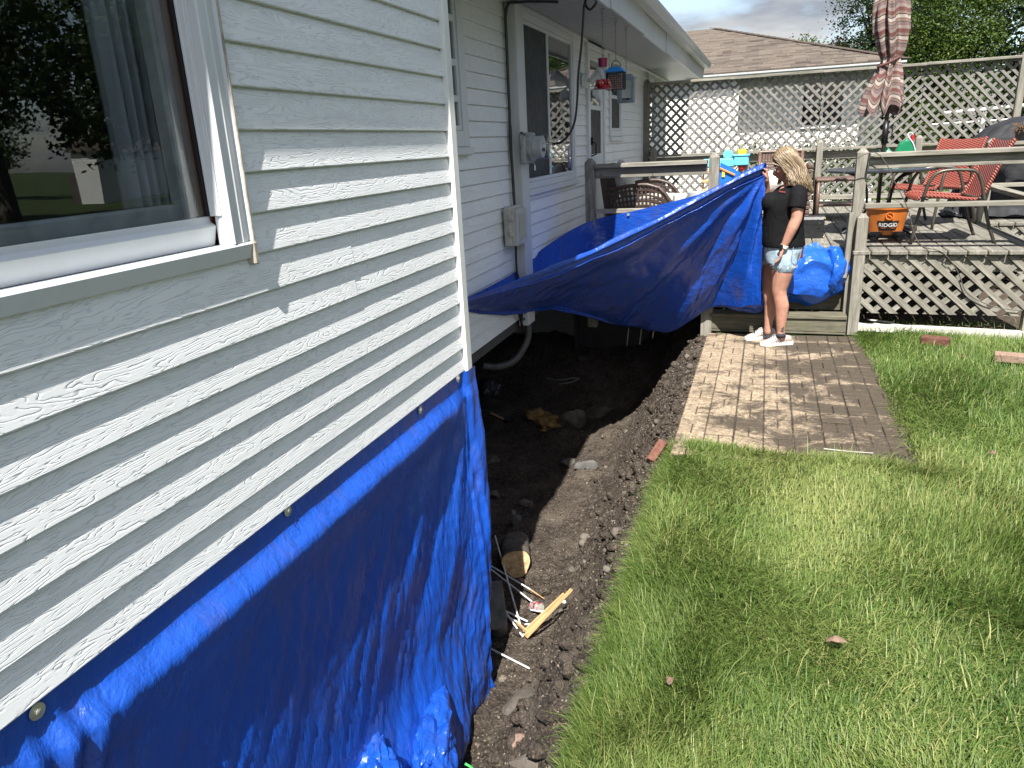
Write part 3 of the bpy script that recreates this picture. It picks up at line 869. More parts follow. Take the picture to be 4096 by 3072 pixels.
mb = MB(); mb.add([(x - .088, y - .088, 2.338), (x + .088, y - .088, 2.338), (x + .088, y + .088, 2.338), (x - .088, y + .088, 2.338), (x - .045, y - .045, 2.375), (x + .045, y - .045, 2.375), (x + .045, y + .045, 2.375), (x - .045, y + .045, 2.375),
        (x - .088, y - .088, 2.332), (x + .088, y - .088, 2.332), (x + .088, y + .088, 2.332), (x - .088, y + .088, 2.332)],
       [(4, 5, 6, 7), (0, 1, 5, 4), (1, 2, 6, 5), (2, 3, 7, 6), (3, 0, 4, 7), (8, 9, 1, 0), (9, 10, 2, 1), (10, 11, 3, 2), (11, 8, 0, 3), (8, 11, 10, 9)])
mb.obj('roof', plain('blue_enamel', (0.02, 0.22, 0.62), 0.35), f2)
mb = MB(); h = 0.075
for i in range(9):
    t = -h + 2 * h * i / 8
    for s_ in (-h, h):
        mb.tube([(x + t, y + s_, 2.19), (x + t, y + s_, 2.332)], 0.0022, 4); mb.tube([(x + s_, y + t, 2.19), (x + s_, y + t, 2.332)], 0.0022, 4)
for i in range(9):
    z = 2.19 + 0.142 * i / 8
    for s_ in (-h, h):
        mb.tube([(x - h, y + s_, z), (x + h, y + s_, z)], 0.0022, 4); mb.tube([(x + s_, y - h, z), (x + s_, y + h, z)], 0.0022, 4)
mb.obj('wire_cage', BLK, f2)
MB().box(x - .064, x + .064, y - .064, y + .064, 2.195, 2.31, 0.008).obj('suet_block', plain('suet', (0.42, 0.30, 0.24), 0.8, var=0.5, scale=60, bump=0.5), f2)
f3 = empty('seed_feeder', (-1.337, 7.58, 2.09), 'grey framed clear seed feeder, farthest of the three hanging feeders', 'bird feeder', 'bird feeders under the eave')
x, y = -1.337, 7.58
chain(f3, x, y, 2.36, 2.735)
GP = plain('blue_grey_plastic', (0.17, 0.205, 0.24), 0.4)
mb = MB(); mb.prism([(x - .085, 2.30), (x + .085, 2.30), (x + .09, 2.32), (x + .06, 2.335), (x + .055, 2.35), (x - .055, 2.35), (x - .06, 2.335), (x - .09, 2.32)], y - .05, y + .05, 'y'); mb.obj('lid', GP, f3)
mb = MB()
for s_ in (-1, 1):
    mb.prism([(x + s_ * .082, 2.299), (x + s_ * .060, 2.299), (x + s_ * .048, 2.16), (x + s_ * .054, 2.118), (x + s_ * .078, 2.118)], y - .045, y + .045, 'y')
mb.box(x - .08, x + .08, y - .05, y + .05, 2.095, 2.1175, 0.004); mb.obj('frame', GP, f3)
mb = MB(); mb.box(x - .058, x + .058, y - .036, y - .034, 2.12, 2.298); mb.box(x - .058, x + .058, y + .034, y + .036, 2.12, 2.298); mb.obj('clear_panel', MT['clearplastic'], f3)
mb = MB()
for i in range(120): mb.ball((x + random.uniform(-.042, .042), y + random.uniform(-.03, .03), 2.122 + random.uniform(0, .014)), (0.005, 0.003, 0.003), 5, 3)
mb.obj('seeds', plain('seed_dark', (0.03, 0.026, 0.02), 0.7), f3)
f3.children[-1]['kind'] = 'stuff'
# ================================================================== ground
EY = [-3, 1.0, 1.64, 1.87, 2.2, 2.43, 2.8, 3.27, 3.7, 4.19, 4.4, 7.2, 9.5]
EX = [-.45, -.45, -.448, -.452, -.440, -.448, -.428, -.435, -.475, -.445, -.44, -.44, -.44]
def xe(y):
    b = interp(y, EY, EX)
    if y < 4.3: b += 0.035 * fbm(y * 3.1, 0.3, 2.0) + 0.018 * fbm(y * 11, 1.3, 7.0)
    return b
def zsoil(x, y):
    d = xe(y) - x
    D = lerp(0.86, 1.05, sstep(3.2, 5.6, y)) 
    wd = lerp(0.60, 0.85, sstep(3.5, 6.0, y))
    if d <= -0.05: return -0.07
    t = min(1.0, max(0, d) / wd)
    prof = max(0.0, min(1.0, t - 0.10 * math.sin(2 * PI * t) + 0.16 * fbm(x * 2.6, y * 2.6, 11.0) * math.sin(PI * t)))
    z = -0.05 - D * (prof * 0.9 + 0.1 * sstep(0.6, 1.6, d / wd))
    z += 0.10 * max(0, fbm(x * 1.7, y * 1.7, 1.0)) * min(1, d * 4)
    a = min(1, max(0, d + 0.02) * 22)
    z += a * (0.034 * fbm(x * 4, y * 4, 3.0) + 0.016 * abs(fbm(x * 14, y * 14, 8.0)) + 0.011 * fbm(x * 38, y * 38, 5.0, 3) + 0.010 * fbm((x + y * .6) * 20, (y - x * .3) * 4, 2.0))
    if y > 7.3: z += 0.6 * sstep(7.3, 8.4, y)
    return z
def soil_patch():
    ys = np.concatenate([np.arange(0.6, 4.6, 0.021), np.arange(4.6, 8.6, 0.032)])
    xs = np.concatenate([np.arange(-5.0, -2.4, 0.09), np.arange(-2.4, -0.30, 0.021)])
    V = [(float(x), float(y), zsoil(float(x), float(y))) for y in ys for x in xs]
    nx = len(xs); F = []
    for j in range(len(ys) - 1):
        for i in range(nx - 1):
            F.append((j * nx + i, j * nx + i + 1, (j + 1) * nx + i + 1, (j + 1) * nx + i))
    me = bpy.data.meshes.new('soil_pit'); me.from_pydata(V, [], F); me.materials.append(MT['soil'])
    me.polygons.foreach_set('use_smooth', [True] * len(F))
    return tag(mk('soil_pit', me), 'dug pit of dark soil along the house wall', kind='structure')
soil_patch()
def zlawn(x, y):
    z = 0.006 * fbm(x * 1.3, y * 1.3, 4.0) - 0.012
    if y < 4.3: z -= 0.05 * sstep(0.10, 0.0, x - interp(y, EY, EX))
    return z
def lawn():
    ys = [-3, -1, 0.2] + list(np.arange(0.6, 7.3, 0.05)) + [7.5, 8, 9, 9.4, 9.6, 12, 16, 22, 30, 45, 80, 200, 400]
    rows = []
    for y in ys:
        x0 = (xe(y) - 0.03 if y < 4.3 else -0.38) if y < 9.5 else -120
        xs = [x0, x0 + 0.05, x0 + 0.12] if y < 9.5 else [-120, -60, -40]
        xs += list(np.linspace(max(x0 + 0.2, -0.2) if y < 9.5 else -20, 3.2, 40)) + [4, 6, 9, 14, 25, 60, 150, 400]
        rows.append([(float(x), float(y), zlawn(float(x), float(y))) for x in xs])
    return tag(MB().grid(rows).obj('lawn', MT['lawn'], smooth=True), kind='structure')
lawn()
# earth under the turf: a cut edge and roots are in the pit sheet; mulch strip below the deck
P = []
for j in range(30):
    y = 7.10 + j * 0.17
    P.append([(0.80 + i * 0.12, y, 0.012 + 0.02 * fbm(i * .9, j * .9, 2) + 0.02 * random.random()) for i in range(30)])
tag(MB().grid(P).obj('mulch_bed', MT['mulch'], smooth=False), kind='structure')

# pebbles and clods in the soil
def blob(n=1, seed=0, rough=0.3, sub=2):
    bm = bmesh.new(); bmesh.ops.create_icosphere(bm, subdivisions=sub, radius=1.0)
    for v in bm.verts:
        k = 1 + rough * mnoise.noise(v.co * 1.3 + Vector((seed, seed * 2.1, 0))) + rough * 0.5 * mnoise.noise(v.co * 3.1 + Vector((seed, 4, seed)))
        v.co *= k
    V = [tuple(v.co) for v in bm.verts]; F = [tuple(v.index for v in f.verts) for f in bm.faces]
    bm.free(); return V, F
protos = [blob(seed=s * 1.7, rough=0.45, sub=1) for s in range(6)]
def scatter(name, n, size, mat, label, cat):
    mb = MB()
    while n > 0:
        y = random.uniform(1.2, 7.0); x = xe(y) - 0.02 - abs(random.gauss(0, 0.42))
        if y < 2.96 and x < -1.15: continue
        if x < -3: continue
        n -= 1
        V, F = protos[random.randrange(6)]
        r = size * (0.35 + random.random() ** 3 * 1.6)
        M = Matrix.Translation((x, y, zsoil(x, y) + r * 0.25)) @ Matrix.Rotation(random.uniform(0, 6), 4, (random.random(), random.random(), 1)) @ Matrix.Diagonal((r, r * random.uniform(.6, 1), r * random.uniform(.45, .8), 1))
        mb.add([tuple(M @ Vector(p)) for p in V], F)
    o = mb.mesh(name, mat, True, fix=False)
    return tag(mk(name, o), label, cat, kind='stuff')
scatter('rubble', 110, 0.026, MT['stone'], 'broken stones strewn over the soil bank', 'rubble')
scatter('lumps', 700, 0.030, MT['soil'], 'broken lumps of dark earth lying on the bank', 'soil')
scatter('pebbles', 5200, 0.0048, MT['pebble'], 'pale pebbles strewn over the dark soil bank', 'pebbles')
scatter('soil_clods', 5200, 0.0095, MT['soil'], 'loose clods of dark earth in the pit', 'soil')

# ================================================================== grass
def tuft_mesh(name, X, Y, Z, L, Wd, lean, az, bend, tint, mat):
    n = len(X)
    d = np.stack([np.cos(az), np.sin(az)], 1)
    s = np.stack([-np.sin(az), np.cos(az)], 1)
    base = np.stack([X, Y, Z], 1)
    V = np.zeros((n, 5, 3)); 
    for k, (t, wf) in enumerate([(0, 1.0), (0.55, 0.8)]):
        o = base.copy()
        hor = L * (lean * t + bend * t * t)
        o[:, :2] += d * hor[:, None]
        o[:, 2] += L * t * np.sqrt(np.maximum(0.05, 1 - (lean + bend * t) ** 2 * 0.8))
        V[:, k * 2] = o; V[:, k * 2 + 1] = o
        V[:, k * 2, :2] -= s * (Wd * wf / 2)[:, None]; V[:, k * 2 + 1, :2] += s * (Wd * wf / 2)[:, None]
    o = base.copy(); o[:, :2] += d * (L * (lean + bend))[:, None]
    o[:, 2] += L * np.sqrt(np.maximum(0.02, 1 - np.minimum(0.99, (lean + bend)) ** 2)) * 0.92
    V[:, 4] = o
    me = bpy.data.meshes.new(name)
    me.vertices.add(n * 5); me.vertices.foreach_set('co', V.reshape(-1))
    b = (np.arange(n) * 5)[:, None]
    q = b + np.array([0, 1, 3, 2]); t3 = b + np.array([2, 3, 4])
    loops = np.concatenate([q, t3], 1).reshape(-1)
    me.loops.add(n * 7); me.loops.foreach_set('vertex_index', loops.astype(np.int32))
    me.polygons.add(n * 2)
    st = (np.arange(n) * 7)[:, None] + np.array([0, 4]); tot = np.tile([4, 3], (n, 1))
    me.polygons.foreach_set('loop_start', st.reshape(-1).astype(np.int32))
    me.polygons.foreach_set('loop_total', tot.reshape(-1).astype(np.int32))
    a = me.attributes.new('tint', 'FLOAT', 'POINT')
    a.data.foreach_set('value', np.repeat(tint, 5).astype(np.float32))
    me.materials.append(mat); me.update(); me.validate()
    return me
def field(x, y, s, seed):
    """cheap smooth 2-D noise, vectorised"""
    r = np.random.default_rng(seed); v = np.zeros_like(x)
    for k in range(7):
        a = r.uniform(0, 2 * PI); f = s * r.uniform(0.6, 1.8)
        v += np.sin((x * np.cos(a) + y * np.sin(a)) * f + r.uniform(0, 6.28))
    return v / 3.2
def grass_lawn():
    Xs = []; Ys = []; Ws = []; 
    zones = [(1.1, 2.6, 33000, 1.0), (2.6, 4.3, 20000, 1.2), (4.3, 7.25, 9500, 1.6)]
    for (y0, y1, dens, wf) in zones:
        xm = 0.42 * y1 + 0.6
        n = int(dens * (y1 - y0) * (xm + 0.6))
        y = rng.uniform(y0, y1, n); x = rng.uniform(-0.62, xm, n)
        ok = x < 0.36 * y + 0.75
        e = np.interp(y, EY, EX) + 0.03 * field(y * 0, y, 7.0, 3) * 0.5
        inpatio = (y > 4.20 - 0.12 * (x + 0.46) + 0.025 * field(x, y, 9, 5)) & (y < 6.95) & (x < np.interp(y, [4.0, 4.6, 5.4, 6.2, 7.0], [0.89, .88, 0.86, .86, 0.85]) + 0.035 * field(x * 0, y, 6, 8)) 
        ok &= (x > e + rng.uniform(-0.02, 0.02, n)) & ~inpatio
        ok &= ~((y > 6.93) & (x < 0.84)) & ~((y > 7.06 + 0.0 * x) & (x > 0.84))
        # thin, worn patches
        thin = field(x, y, 3.3, 21)
        ok &= rng.uniform(0, 1, n) < np.clip(1.15 - 0.55 * np.maximum(0, thin), 0.25, 1)
        Xs.append(x[ok]); Ys.append(y[ok]); Ws.append(np.full(ok.sum(), wf))
    # shaggy fringe that hangs over the pit and creeps onto the pavers
    n = 7000; y = rng.uniform(1.3, 4.25, n); x = np.interp(y, EY, EX) + rng.uniform(-0.03, 0.05, n); Xs.append(x); Ys.append(y); Ws.append(np.full(n, 1.0))
    n = 5200; x = rng.uniform(-0.44, 0.95, n); y = 4.19 - 0.12 * (x + 0.46) - rng.uniform(-0.03, 0.08, n); Xs.append(x); Ys.append(y); Ws.append(np.full(n, 1.2))
    n = 5000; y = rng.uniform(4.0, 6.95, n); x = 0.90 - 0.015 * (y - 4) + rng.uniform(-0.03, 0.1, n); Xs.append(x); Ys.append(y); Ws.append(np.full(n, 1.4))
    X = np.concatenate(Xs); Y = np.concatenate(Ys); wf = np.concatenate(Ws); n = len(X)
    swirl = field(X, Y, 2.6, 9) * 1.9 + field(X, Y, 6.5, 10) * 0.9
    az = swirl + rng.normal(0, 1.05, n)
    lodge = np.clip(0.48 + 0.32 * field(X, Y, 2.2, 14), 0, 1)
    L = (0.060 + 0.033 * np.clip(field(X, Y, 3.0, 15), -1, 1.2) + rng.exponential(0.018, n)) * np.where(Y > 4.3, 1.12, 1.0)
    L = np.clip(L, 0.03, 0.19)
    edge = np.exp(-((X - np.interp(Y, EY, EX)) / 0.05) ** 2) * (Y < 4.2)
    az = np.where(rng.uniform(0, 1, n) < edge * 0.7, PI + rng.normal(0, 0.5, n), az)
    lean = np.clip(0.22 + 0.42 * lodge + rng.normal(0, 0.22, n), 0, 0.9); bend = np.clip(0.12 + 0.4 * lodge + rng.normal(0, 0.12, n), 0, 0.75)
    tint = np.clip(0.40 + 0.20 * field(X, Y, 1.9, 31) + 0.10 * field(X, Y, 8, 33) + rng.normal(0, 0.20, n), 0, 1)
    dry = rng.uniform(0, 1, n) < (0.02 + 0.10 * np.clip(field(X, Y, 3.3, 21), 0, 1))
    tint = np.where(dry, rng.uniform(0.8, 1.0, n), np.minimum(tint, 0.8))
    Z = -0.012 - 0.05 * np.clip(1 - (X - np.interp(Y, EY, EX)) / 0.1, 0, 1) * (Y < 4.3)
    me = tuft_mesh('grass', X, Y, Z, L, 0.0033 * wf * rng.uniform(0.5, 1.3, n), lean, az, bend, tint, MT['grass'])
    return tag(mk('grass', me), 'shaggy green lawn grass beside the pit and the paver pad', 'grass', kind='stuff')
grass_lawn()
n = 5200
X = rng.uniform(0.8, 4.0, n); Y = rng.uniform(7.1, 7.5, n)
me = tuft_mesh('grass_fringe', X[:900], Y[:900], X[:900] * 0, rng.uniform(.05, .14, 900), np.full(900, .004), rng.uniform(.1, .5, 900), rng.uniform(0, 6.3, 900), rng.uniform(.1, .5, 900), rng.uniform(.2, .7, 900), MT['grass'])
tag(mk('grass_fringe', me), 'weeds and grass wisps along the foot of the deck lattice', 'grass', kind='stuff')
n = 60000
X = rng.uniform(-2, 9, n); Y = rng.uniform(12.4, 26, n)
me = tuft_mesh('far_grass', X, Y, X * 0, rng.uniform(.05, .12, n), np.full(n, .012), rng.uniform(.1, .5, n), rng.uniform(0, 6.3, n), rng.uniform(.1, .5, n), rng.uniform(.2, .7, n), MT['grass'])
tag(mk('far_grass', me), 'grass of the yard beyond the lattice fence', 'grass', kind='stuff')

# ================================================================== patio of stamped pavers
patio = empty('patio', (0.2, 5.5, 0.0), 'small pad of worn tan brick pavers beside the pit, smeared with soil', 'patio')
MB().box(-0.455, 0.925, 4.03, 6.935, -0.10, -0.0065, 0.01).obj('paver_bed', MT['soil'], patio)
PV = {}
def bmesh_brick(w, h):
    k = (round(w, 4), round(h, 4))
    if k not in PV: PV[k] = MB().box(-w / 2, w / 2, -h / 2, h / 2, -0.05, 0.0, 0.0045).mesh('brick', MT['paver'])
    return PV[k]
cell = 0.170
for r in range(17):
    for c in range(8):
        gx = (c // 2) * 0.004; gy = (r // 2) * 0.010
        x0 = -0.455 + c * cell + gx; y0 = 4.03 + r * (cell - 0.005) + gy
        tilt = (random.uniform(-.006, .006), random.uniform(-.006, .006))
        dz = random.uniform(-0.005, 0.004)
        for h in range(2):
            if (r + c) % 2:
                me = bmesh_brick(cell - 0.005, cell / 2 - 0.006); p = (x0 + cell / 2, y0 + cell / 4 + h * cell / 2)
            else:
                me = bmesh_brick(cell / 2 - 0.006, cell - 0.009); p = (x0 + cell / 4 + h * cell / 2, y0 + cell / 2)
            mk('brick', me, patio, Vector((p[0], p[1], dz + 0.002)) - patio.location, (tilt[0], tilt[1], random.uniform(-.006, .006)))
# soil swept onto the right corner
P = []
for j in range(26):
    row = []
    for i in range(30):
        u, v = i / 29 * 2 - 1, j / 25 * 2 - 1
        x = 0.74 + u * 0.24; y = 4.17 + v * 0.11; r = math.hypot(u, v)
        row.append((x, y, -0.004 + 0.026 * max(-0.4, 1 - r ** 2 + 0.5 * fbm(x * 14, y * 14, 1)) + 0.006 * fbm(x * 60, y * 60, 2)))
    P.append(row)
tag(MB().grid(P).obj('soil_heap', MT['soil'], smooth=True), 'smear of dark wet soil at the near right corner of the pavers', 'soil', kind='stuff')

# ================================================================== deck
ZD = 0.746
deck = empty('deck', (0.3, 7.2, 0.0), 'weathered grey wooden deck with railings, steps and lattice skirt', 'deck')
bw = 0.1455; x = -1.74; i = 0
while x < 2.13:
    y0 = 7.325 if -0.43 < x + bw / 2 < 0.72 else 6.985 + random.uniform(-.006, .006)
    plank('deck_board', (x + bw / 2, y0, ZD - 0.019), (x + bw / 2, 12.1, ZD - 0.019), bw - 0.008, 0.038, MT['deckwood'], deck, b=0.007, warp=0.012)
    x += bw
x = 2.17
while x < 4.0:
    plank('deck_board', (x + bw / 2, 9.0 + random.uniform(-.006, .006), ZD - 0.019), (x + bw / 2, 12.1, ZD - 0.019), bw - 0.008, 0.038, MT['deckwood'], deck, b=0.007, warp=0.012)
    x += bw
plank('edge_board', (2.15, 7.0, ZD - 0.012), (2.15, 9.05, ZD - 0.012), 0.04, 0.04, MT['wood'], deck)
plank('rim_joist', (0.83, 7.065, ZD - 0.112), (2.12, 7.065, ZD - 0.112), 0.036, 0.14, MT['wood'], deck)
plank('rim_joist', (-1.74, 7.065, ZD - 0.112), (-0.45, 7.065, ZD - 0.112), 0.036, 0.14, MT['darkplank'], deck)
plank('rim_joist', (2.13, 7.1, ZD - 0.112), (2.13, 9.0, ZD - 0.112), 0.036, 0.14, MT['wood'], deck)
plank('rim_joist', (2.16, 9.05, ZD - 0.112), (4.0, 9.05, ZD - 0.112), 0.036, 0.14, MT['wood'], deck)
plank('rim_joist', (-0.44, 7.36, ZD - 0.112), (0.72, 7.36, ZD - 0.112), 0.036, 0.145, MT['riser'], deck)
for px, py in ((1.9, 7.9), (0.9, 8.3), (-0.5, 8.6), (1.5, 9.6), (2.1, 9.3)):
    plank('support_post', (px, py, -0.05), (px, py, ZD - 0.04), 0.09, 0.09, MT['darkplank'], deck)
# steps
for (y, z0, z1) in ((6.975, 0.002, 0.020), (6.975, 0.024, 0.139), (7.20, 0.178, 0.335)):
    plank('riser', (-0.44, y + 0.012, (z0 + z1) / 2), (0.735, y + 0.012, (z0 + z1) / 2), 0.03, z1 - z0, MT['riser'], deck)
plank('step_tread', (-0.44, 7.05, 0.158), (0.735, 7.05, 0.158), 0.19, 0.036, MT['riser'], deck, b=0.006)
plank('step_tread', (-0.44, 7.27, 0.355), (0.72, 7.27, 0.355), 0.17, 0.036, MT['riser'], deck, b=0.006)
plank('riser', (-0.44, 7.345, 0.46), (0.72, 7.345, 0.46), 0.03, 0.17, MT['riser'], deck)
plank('stringer', (-0.475, 6.99, -0.20), (-0.475, 6.99, 0.30), 0.05, 0.10, MT['wood'], deck, up=(1, 0, 0))
# posts with pyramid tops
def post(x, y, z0, z1, parent=deck, wd=0.089, mat=None, top='pyr'):
    h = wd / 2; L = z1 - z0 - 0.035
    mb = MB()
    b = 0.004
    ring = [(-h + b, -h), (h - b, -h), (h, -h + b), (h, h - b), (h - b, h), (-h + b, h), (-h, h - b), (-h, -h + b)]
    V = [(0, p, q) for p, q in ring] + [(L, p, q) for p, q in ring] + [(L + 0.035, p * 0.35, q * 0.35) for p, q in ring]
    F = [tuple(range(8))[::-1], tuple(range(16, 24))]
    for a in (0, 8):
        for k in range(8): F.append((a + k, a + (k + 1) % 8, a + 8 + (k + 1) % 8, a + 8 + k))
    mb.add(V, F)
    o = mb.obj('post', mat or MT['wood'], None)
    o.parent = parent
    o.rotation_euler = (0, -PI / 2, 0)
    o.location = Vector((x, y, z0)) - WP(parent).translation
    o.rotation_euler = (random.uniform(-.006, .006), -PI / 2 + random.uniform(-.008, .008), 0)
    return o
post(0.752, 7.14, 0.0, 1.59); post(0.792, 7.035, 0.0, 1.06)
post(-0.466, 7.04, -0.15, 1.605); post(-1.575, 7.04, 0.0, 1.605); post(2.13, 7.05, 0, 1.6); post(2.165, 9.1, 0, 1.585); post(3.4, 9.1, 0, 1.585)
plank('stair_plank', (0.69, 7.08, 0.50), (0.705, 7.12, 1.06), 0.035, 0.14, MT['wood'], deck, up=(0, 1, 0))
def rail_run(x0, x1, y, mid=True):
    plank('cap_rail', (x0, y + 0.02, 1.533), (x1, y + 0.02, 1.533), 0.13, 0.038, MT['wood'], deck, b=0.005)
    plank('top_rail', (x0, y + 0.02, 1.468), (x1, y + 0.02, 1.468), 0.038, 0.089, MT['wood'], deck)
    if mid: plank('middle_rail', (x0, y + 0.015, 1.121), (x1, y + 0.015, 1.121), 0.089, 0.038, MT['wood'], deck)
rail_run(0.798, 2.084, 7.02); rail_run(-1.53, -0.512, 7.02); rail_run(2.211, 3.355, 9.08)
plank('middle_rail', (2.14, 7.10, 1.112), (2.16, 9.055, 1.121), 0.089, 0.038, MT['wood'], deck)

def clip_poly(poly, x0, x1, z0, z1):
    for ax, lim, sg in ((0, x0, 1), (0, x1, -1), (1, z0, 1), (1, z1, -1)):
        outp = []
        for i in range(len(poly)):
            a, b = poly[i - 1], poly[i]
            ia = (a[ax] - lim) * sg >= 0; ib = (b[ax] - lim) * sg >= 0
            if ia != ib:
                t = (lim - a[ax]) / (b[ax] - a[ax])
                outp.append((a[0] + (b[0] - a[0]) * t, a[1] + (b[1] - a[1]) * t))
            if ib: outp.append(b)
        poly = outp
        if len(poly) < 3: return None
    return poly
def lattice(parent, x0, x1, z0, z1, y, front, period=0.142, wd=0.036, th=0.011, mat=None, slope=1.0, skip=0.0):
    """slats of one panel; front = +1 when the outer layer rises to the right"""
    s2 = math.hypot(1, slope)
    for layer, dr_ in enumerate((front, -front)):
        yy = y + layer * (th + 0.002)
        d = Vector((1, 0, dr_ * slope)) / s2; nrm = Vector((-dr_ * slope, 0, 1)) / s2
        span = (z1 - z0) / slope
        c = x0 - span - 0.02 + (0.05 if layer else 0.0)
        while c < x1 + span:
            base = Vector((c, 0, z0 if dr_ > 0 else z1))
            jit = random.uniform(-.006, .006)
            A = base + nrm * jit - d * 0.3; B = A + d * ((x1 - x0) + (z1 - z0)) * 2
            hw = wd / 2 * random.uniform(.92, 1.05)
            poly = [(p.x, p.z) for p in (A - nrm * hw, B - nrm * hw, B + nrm * hw, A + nrm * hw)]
            poly = clip_poly(poly, x0, x1, z0, z1)
            c += period
            if poly is None: continue
            cx = sum(p[0] for p in poly) / len(poly); cz = sum(p[1] for p in poly) / len(poly)
            loc_ = []
            for (px, pz) in poly:
                r = Vector((px - cx, 0, pz - cz)); loc_.append((r.dot(d), r.dot(nrm)))
            ext = max(p[0] for p in loc_) - min(p[0] for p in loc_)
            if ext < 0.05: continue
            mb = MB().prism(loc_, 0, th, 'y')
            o = mb.obj('lattice_slat', mat or MT['woodlat'], None)
            o.parent = parent
            ex = Vector(d); ez = Vector(nrm); ey = ez.cross(ex)
            M = Matrix((ex, ey, ez)).transposed()
            o.rotation_euler = M.to_euler()
            o.location = Vector((cx, yy, cz)) - WP(parent).translation
lattice(deck, 0.84, 2.10, 0.195, 0.698, 7.022, -1, period=0.150, wd=0.045, th=0.010, mat=MT['wood'], slope=0.92)
lattice(deck, 2.18, 3.2, 0.195, 0.698, 9.0, -1, period=0.150, wd=0.045, th=0.010, mat=MT['wood'], slope=0.92)
tag(plank('edging_timber', (0.84, 7.13, 0.045), (2.9, 6.93, 0.03), 0.06, 0.07, MT['edging']), 'pale edging timber lying along the foot of the deck lattice', 'timber')
tag(plank('loose_lath', (0.93, 7.22, 0.09), (1.15, 7.19, 0.075), 0.02, 0.012, MT['edging']), 'short pale lath resting on the edging timber by the stair post', 'lath')

# ================================================================== lattice privacy fence
YF = 12.2
fence = empty('lattice_fence', (0.6, YF, ZD), 'tall weathered lattice privacy fence across the back of the deck', 'fence')
bounds = [-1.80, -0.60, 0.67, 1.98, 3.10]
for i in range(4):
    a, b = bounds[i] + 0.002, bounds[i + 1] - 0.002
    lattice(fence, a, b, 1.49, 2.525, YF, 1 if i % 2 == 0 else -1)
    lattice(fence, a, b, 0.80, 1.36, YF, 1 if i % 2 == 0 else -1)
    plank('cap_board', (a - 0.002, YF - 0.02, 2.545), (b + 0.002, YF - 0.02, 2.545 + random.uniform(-.006, .006)), 0.14, 0.036, MT['wood'], fence, b=0.004)
    plank('lower_rail', (a, YF - 0.035, 1.49), (b, YF - 0.035, 1.49), 0.12, 0.034, MT['wood'], fence, b=0.004)
    plank('lower_board', (a, YF - 0.008, 1.405), (b, YF - 0.008, 1.405), 0.012, 0.115, MT['wood'], fence)
    plank('foot_rail', (a, YF - 0.02, 0.80), (b, YF - 0.02, 0.80), 0.04, 0.07, MT['wood'], fence)
for xx in (-1.845, 3.14): post(xx, YF + 0.02, 0.0, 2.62, fence, wd=0.085)
for xx in (-1.70, 0.70, 1.99): post(xx, YF - 0.11, 0.3, 1.62, fence, wd=0.085)

# ================================================================== the house next door
YN = 18.0
nh = empty('neighbour_house', (0, YN + 1, 0), 'neighbouring white sided house with a brown shingled hip roof behind the fence', 'house')
WS = m_siding('neighbour_siding', (0.70, 0.70, 0.66), (0.62, 0.62, 0.58))
def ncourse(x0, x1, y, k):
    t = 0.012; z = k * EXP
    mb = MB().prism([(0, 0), (t, EXP + 0.004), (t + 0.01, EXP + 0.004), (0.02, 0)], 0, x1 - x0, 'x')
    mb.obj('siding_board', WS, nh, loc=(x0, y, z))
for k in range(0, 29):
    ncourse(-3.6, -0.79, YN + 0.16, k)
    if zk(0) is not None:
        z = k * EXP
        if 1.78 < z + EXP / 2 < 2.86: ncourse(-0.77, 0.58, YN + 0.7, k); ncourse(1.56, 1.72, YN + 0.7, k)
        else: ncourse(-0.77, 1.72, YN + 0.7, k)
    ncourse(1.84, 2.35, YN + 1.6, k)
mb = MB(); mb.box(-3.6, -0.80, YN + 0.19, YN + 0.7, 0, 2.98); mb.box(-3.6, 1.72, YN + 0.74, YN + 0.9, 0, 2.98); mb.box(1.84, 2.35, YN + 1.64, YN + 1.8, 0, 2.98)
mb.obj('wall_core', MT['trim'], nh)
MB().box(-0.80, -0.70, YN + 0.13, YN + 0.695, 0, 2.96, 0.004).obj('corner_trim', MT['trim'], nh)
MB().box(1.73, 1.84, YN + 0.66, YN + 1.7, 0, 2.96, 0.004).obj('corner_trim', MT['trim'], nh)
mb = MB()
for (a, b, c, d) in ((0.58, 0.66, 1.80, 2.90), (1.48, 1.56, 1.80, 2.90), (0.661, 1.479, 2.82, 2.90), (0.661, 1.479, 1.80, 1.88), (1.05, 1.09, 1.881, 2.819), (0.661, 1.049, 2.32, 2.36)):
    mb.box(a, b, YN + 0.66, YN + 0.735, c, d, 0.004)
nw = mb.obj('window', MT['trim'], nh)
MB().box(0.66, 1.48, YN + 0.72, YN + 0.724, 1.88, 2.82).obj('pane', plain('dark_pane', (0.012, 0.015, 0.02), 0.06, var=0.2), nw)
MB().box(-4, 2.50, YN - 0.02, YN + 0.02, 2.90, 3.00, 0.004).obj('fascia_board', MT['metalwhite'], nh)
MB().prism([(YN - 0.022 - a, 2.93 + b) for a, b in [(0, 0), (0.06, 0), (0.07, 0.03), (0.095, 0.055), (0.10, 0.092), (0.0, 0.092)]], -4, 2.55, 'x').obj('gutter', MT['metalwhite'], nh)
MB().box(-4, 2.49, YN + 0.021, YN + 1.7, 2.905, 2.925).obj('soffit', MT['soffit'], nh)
ap = Vector((-1.6, 22.5, 4.50)); e0 = Vector((2.56, YN - 0.06, 3.035))
mb = MB(); mb.add([(-8, YN - .06, 3.035), e0, ap, (-8, 22.5, 4.5), (2.56, 27.1, 3.035), (-8, 27.1, 3.035)], [(0, 1, 2, 3), (1, 4, 2), (2, 4, 5, 3), (0, 3, 5)])
SHG = None
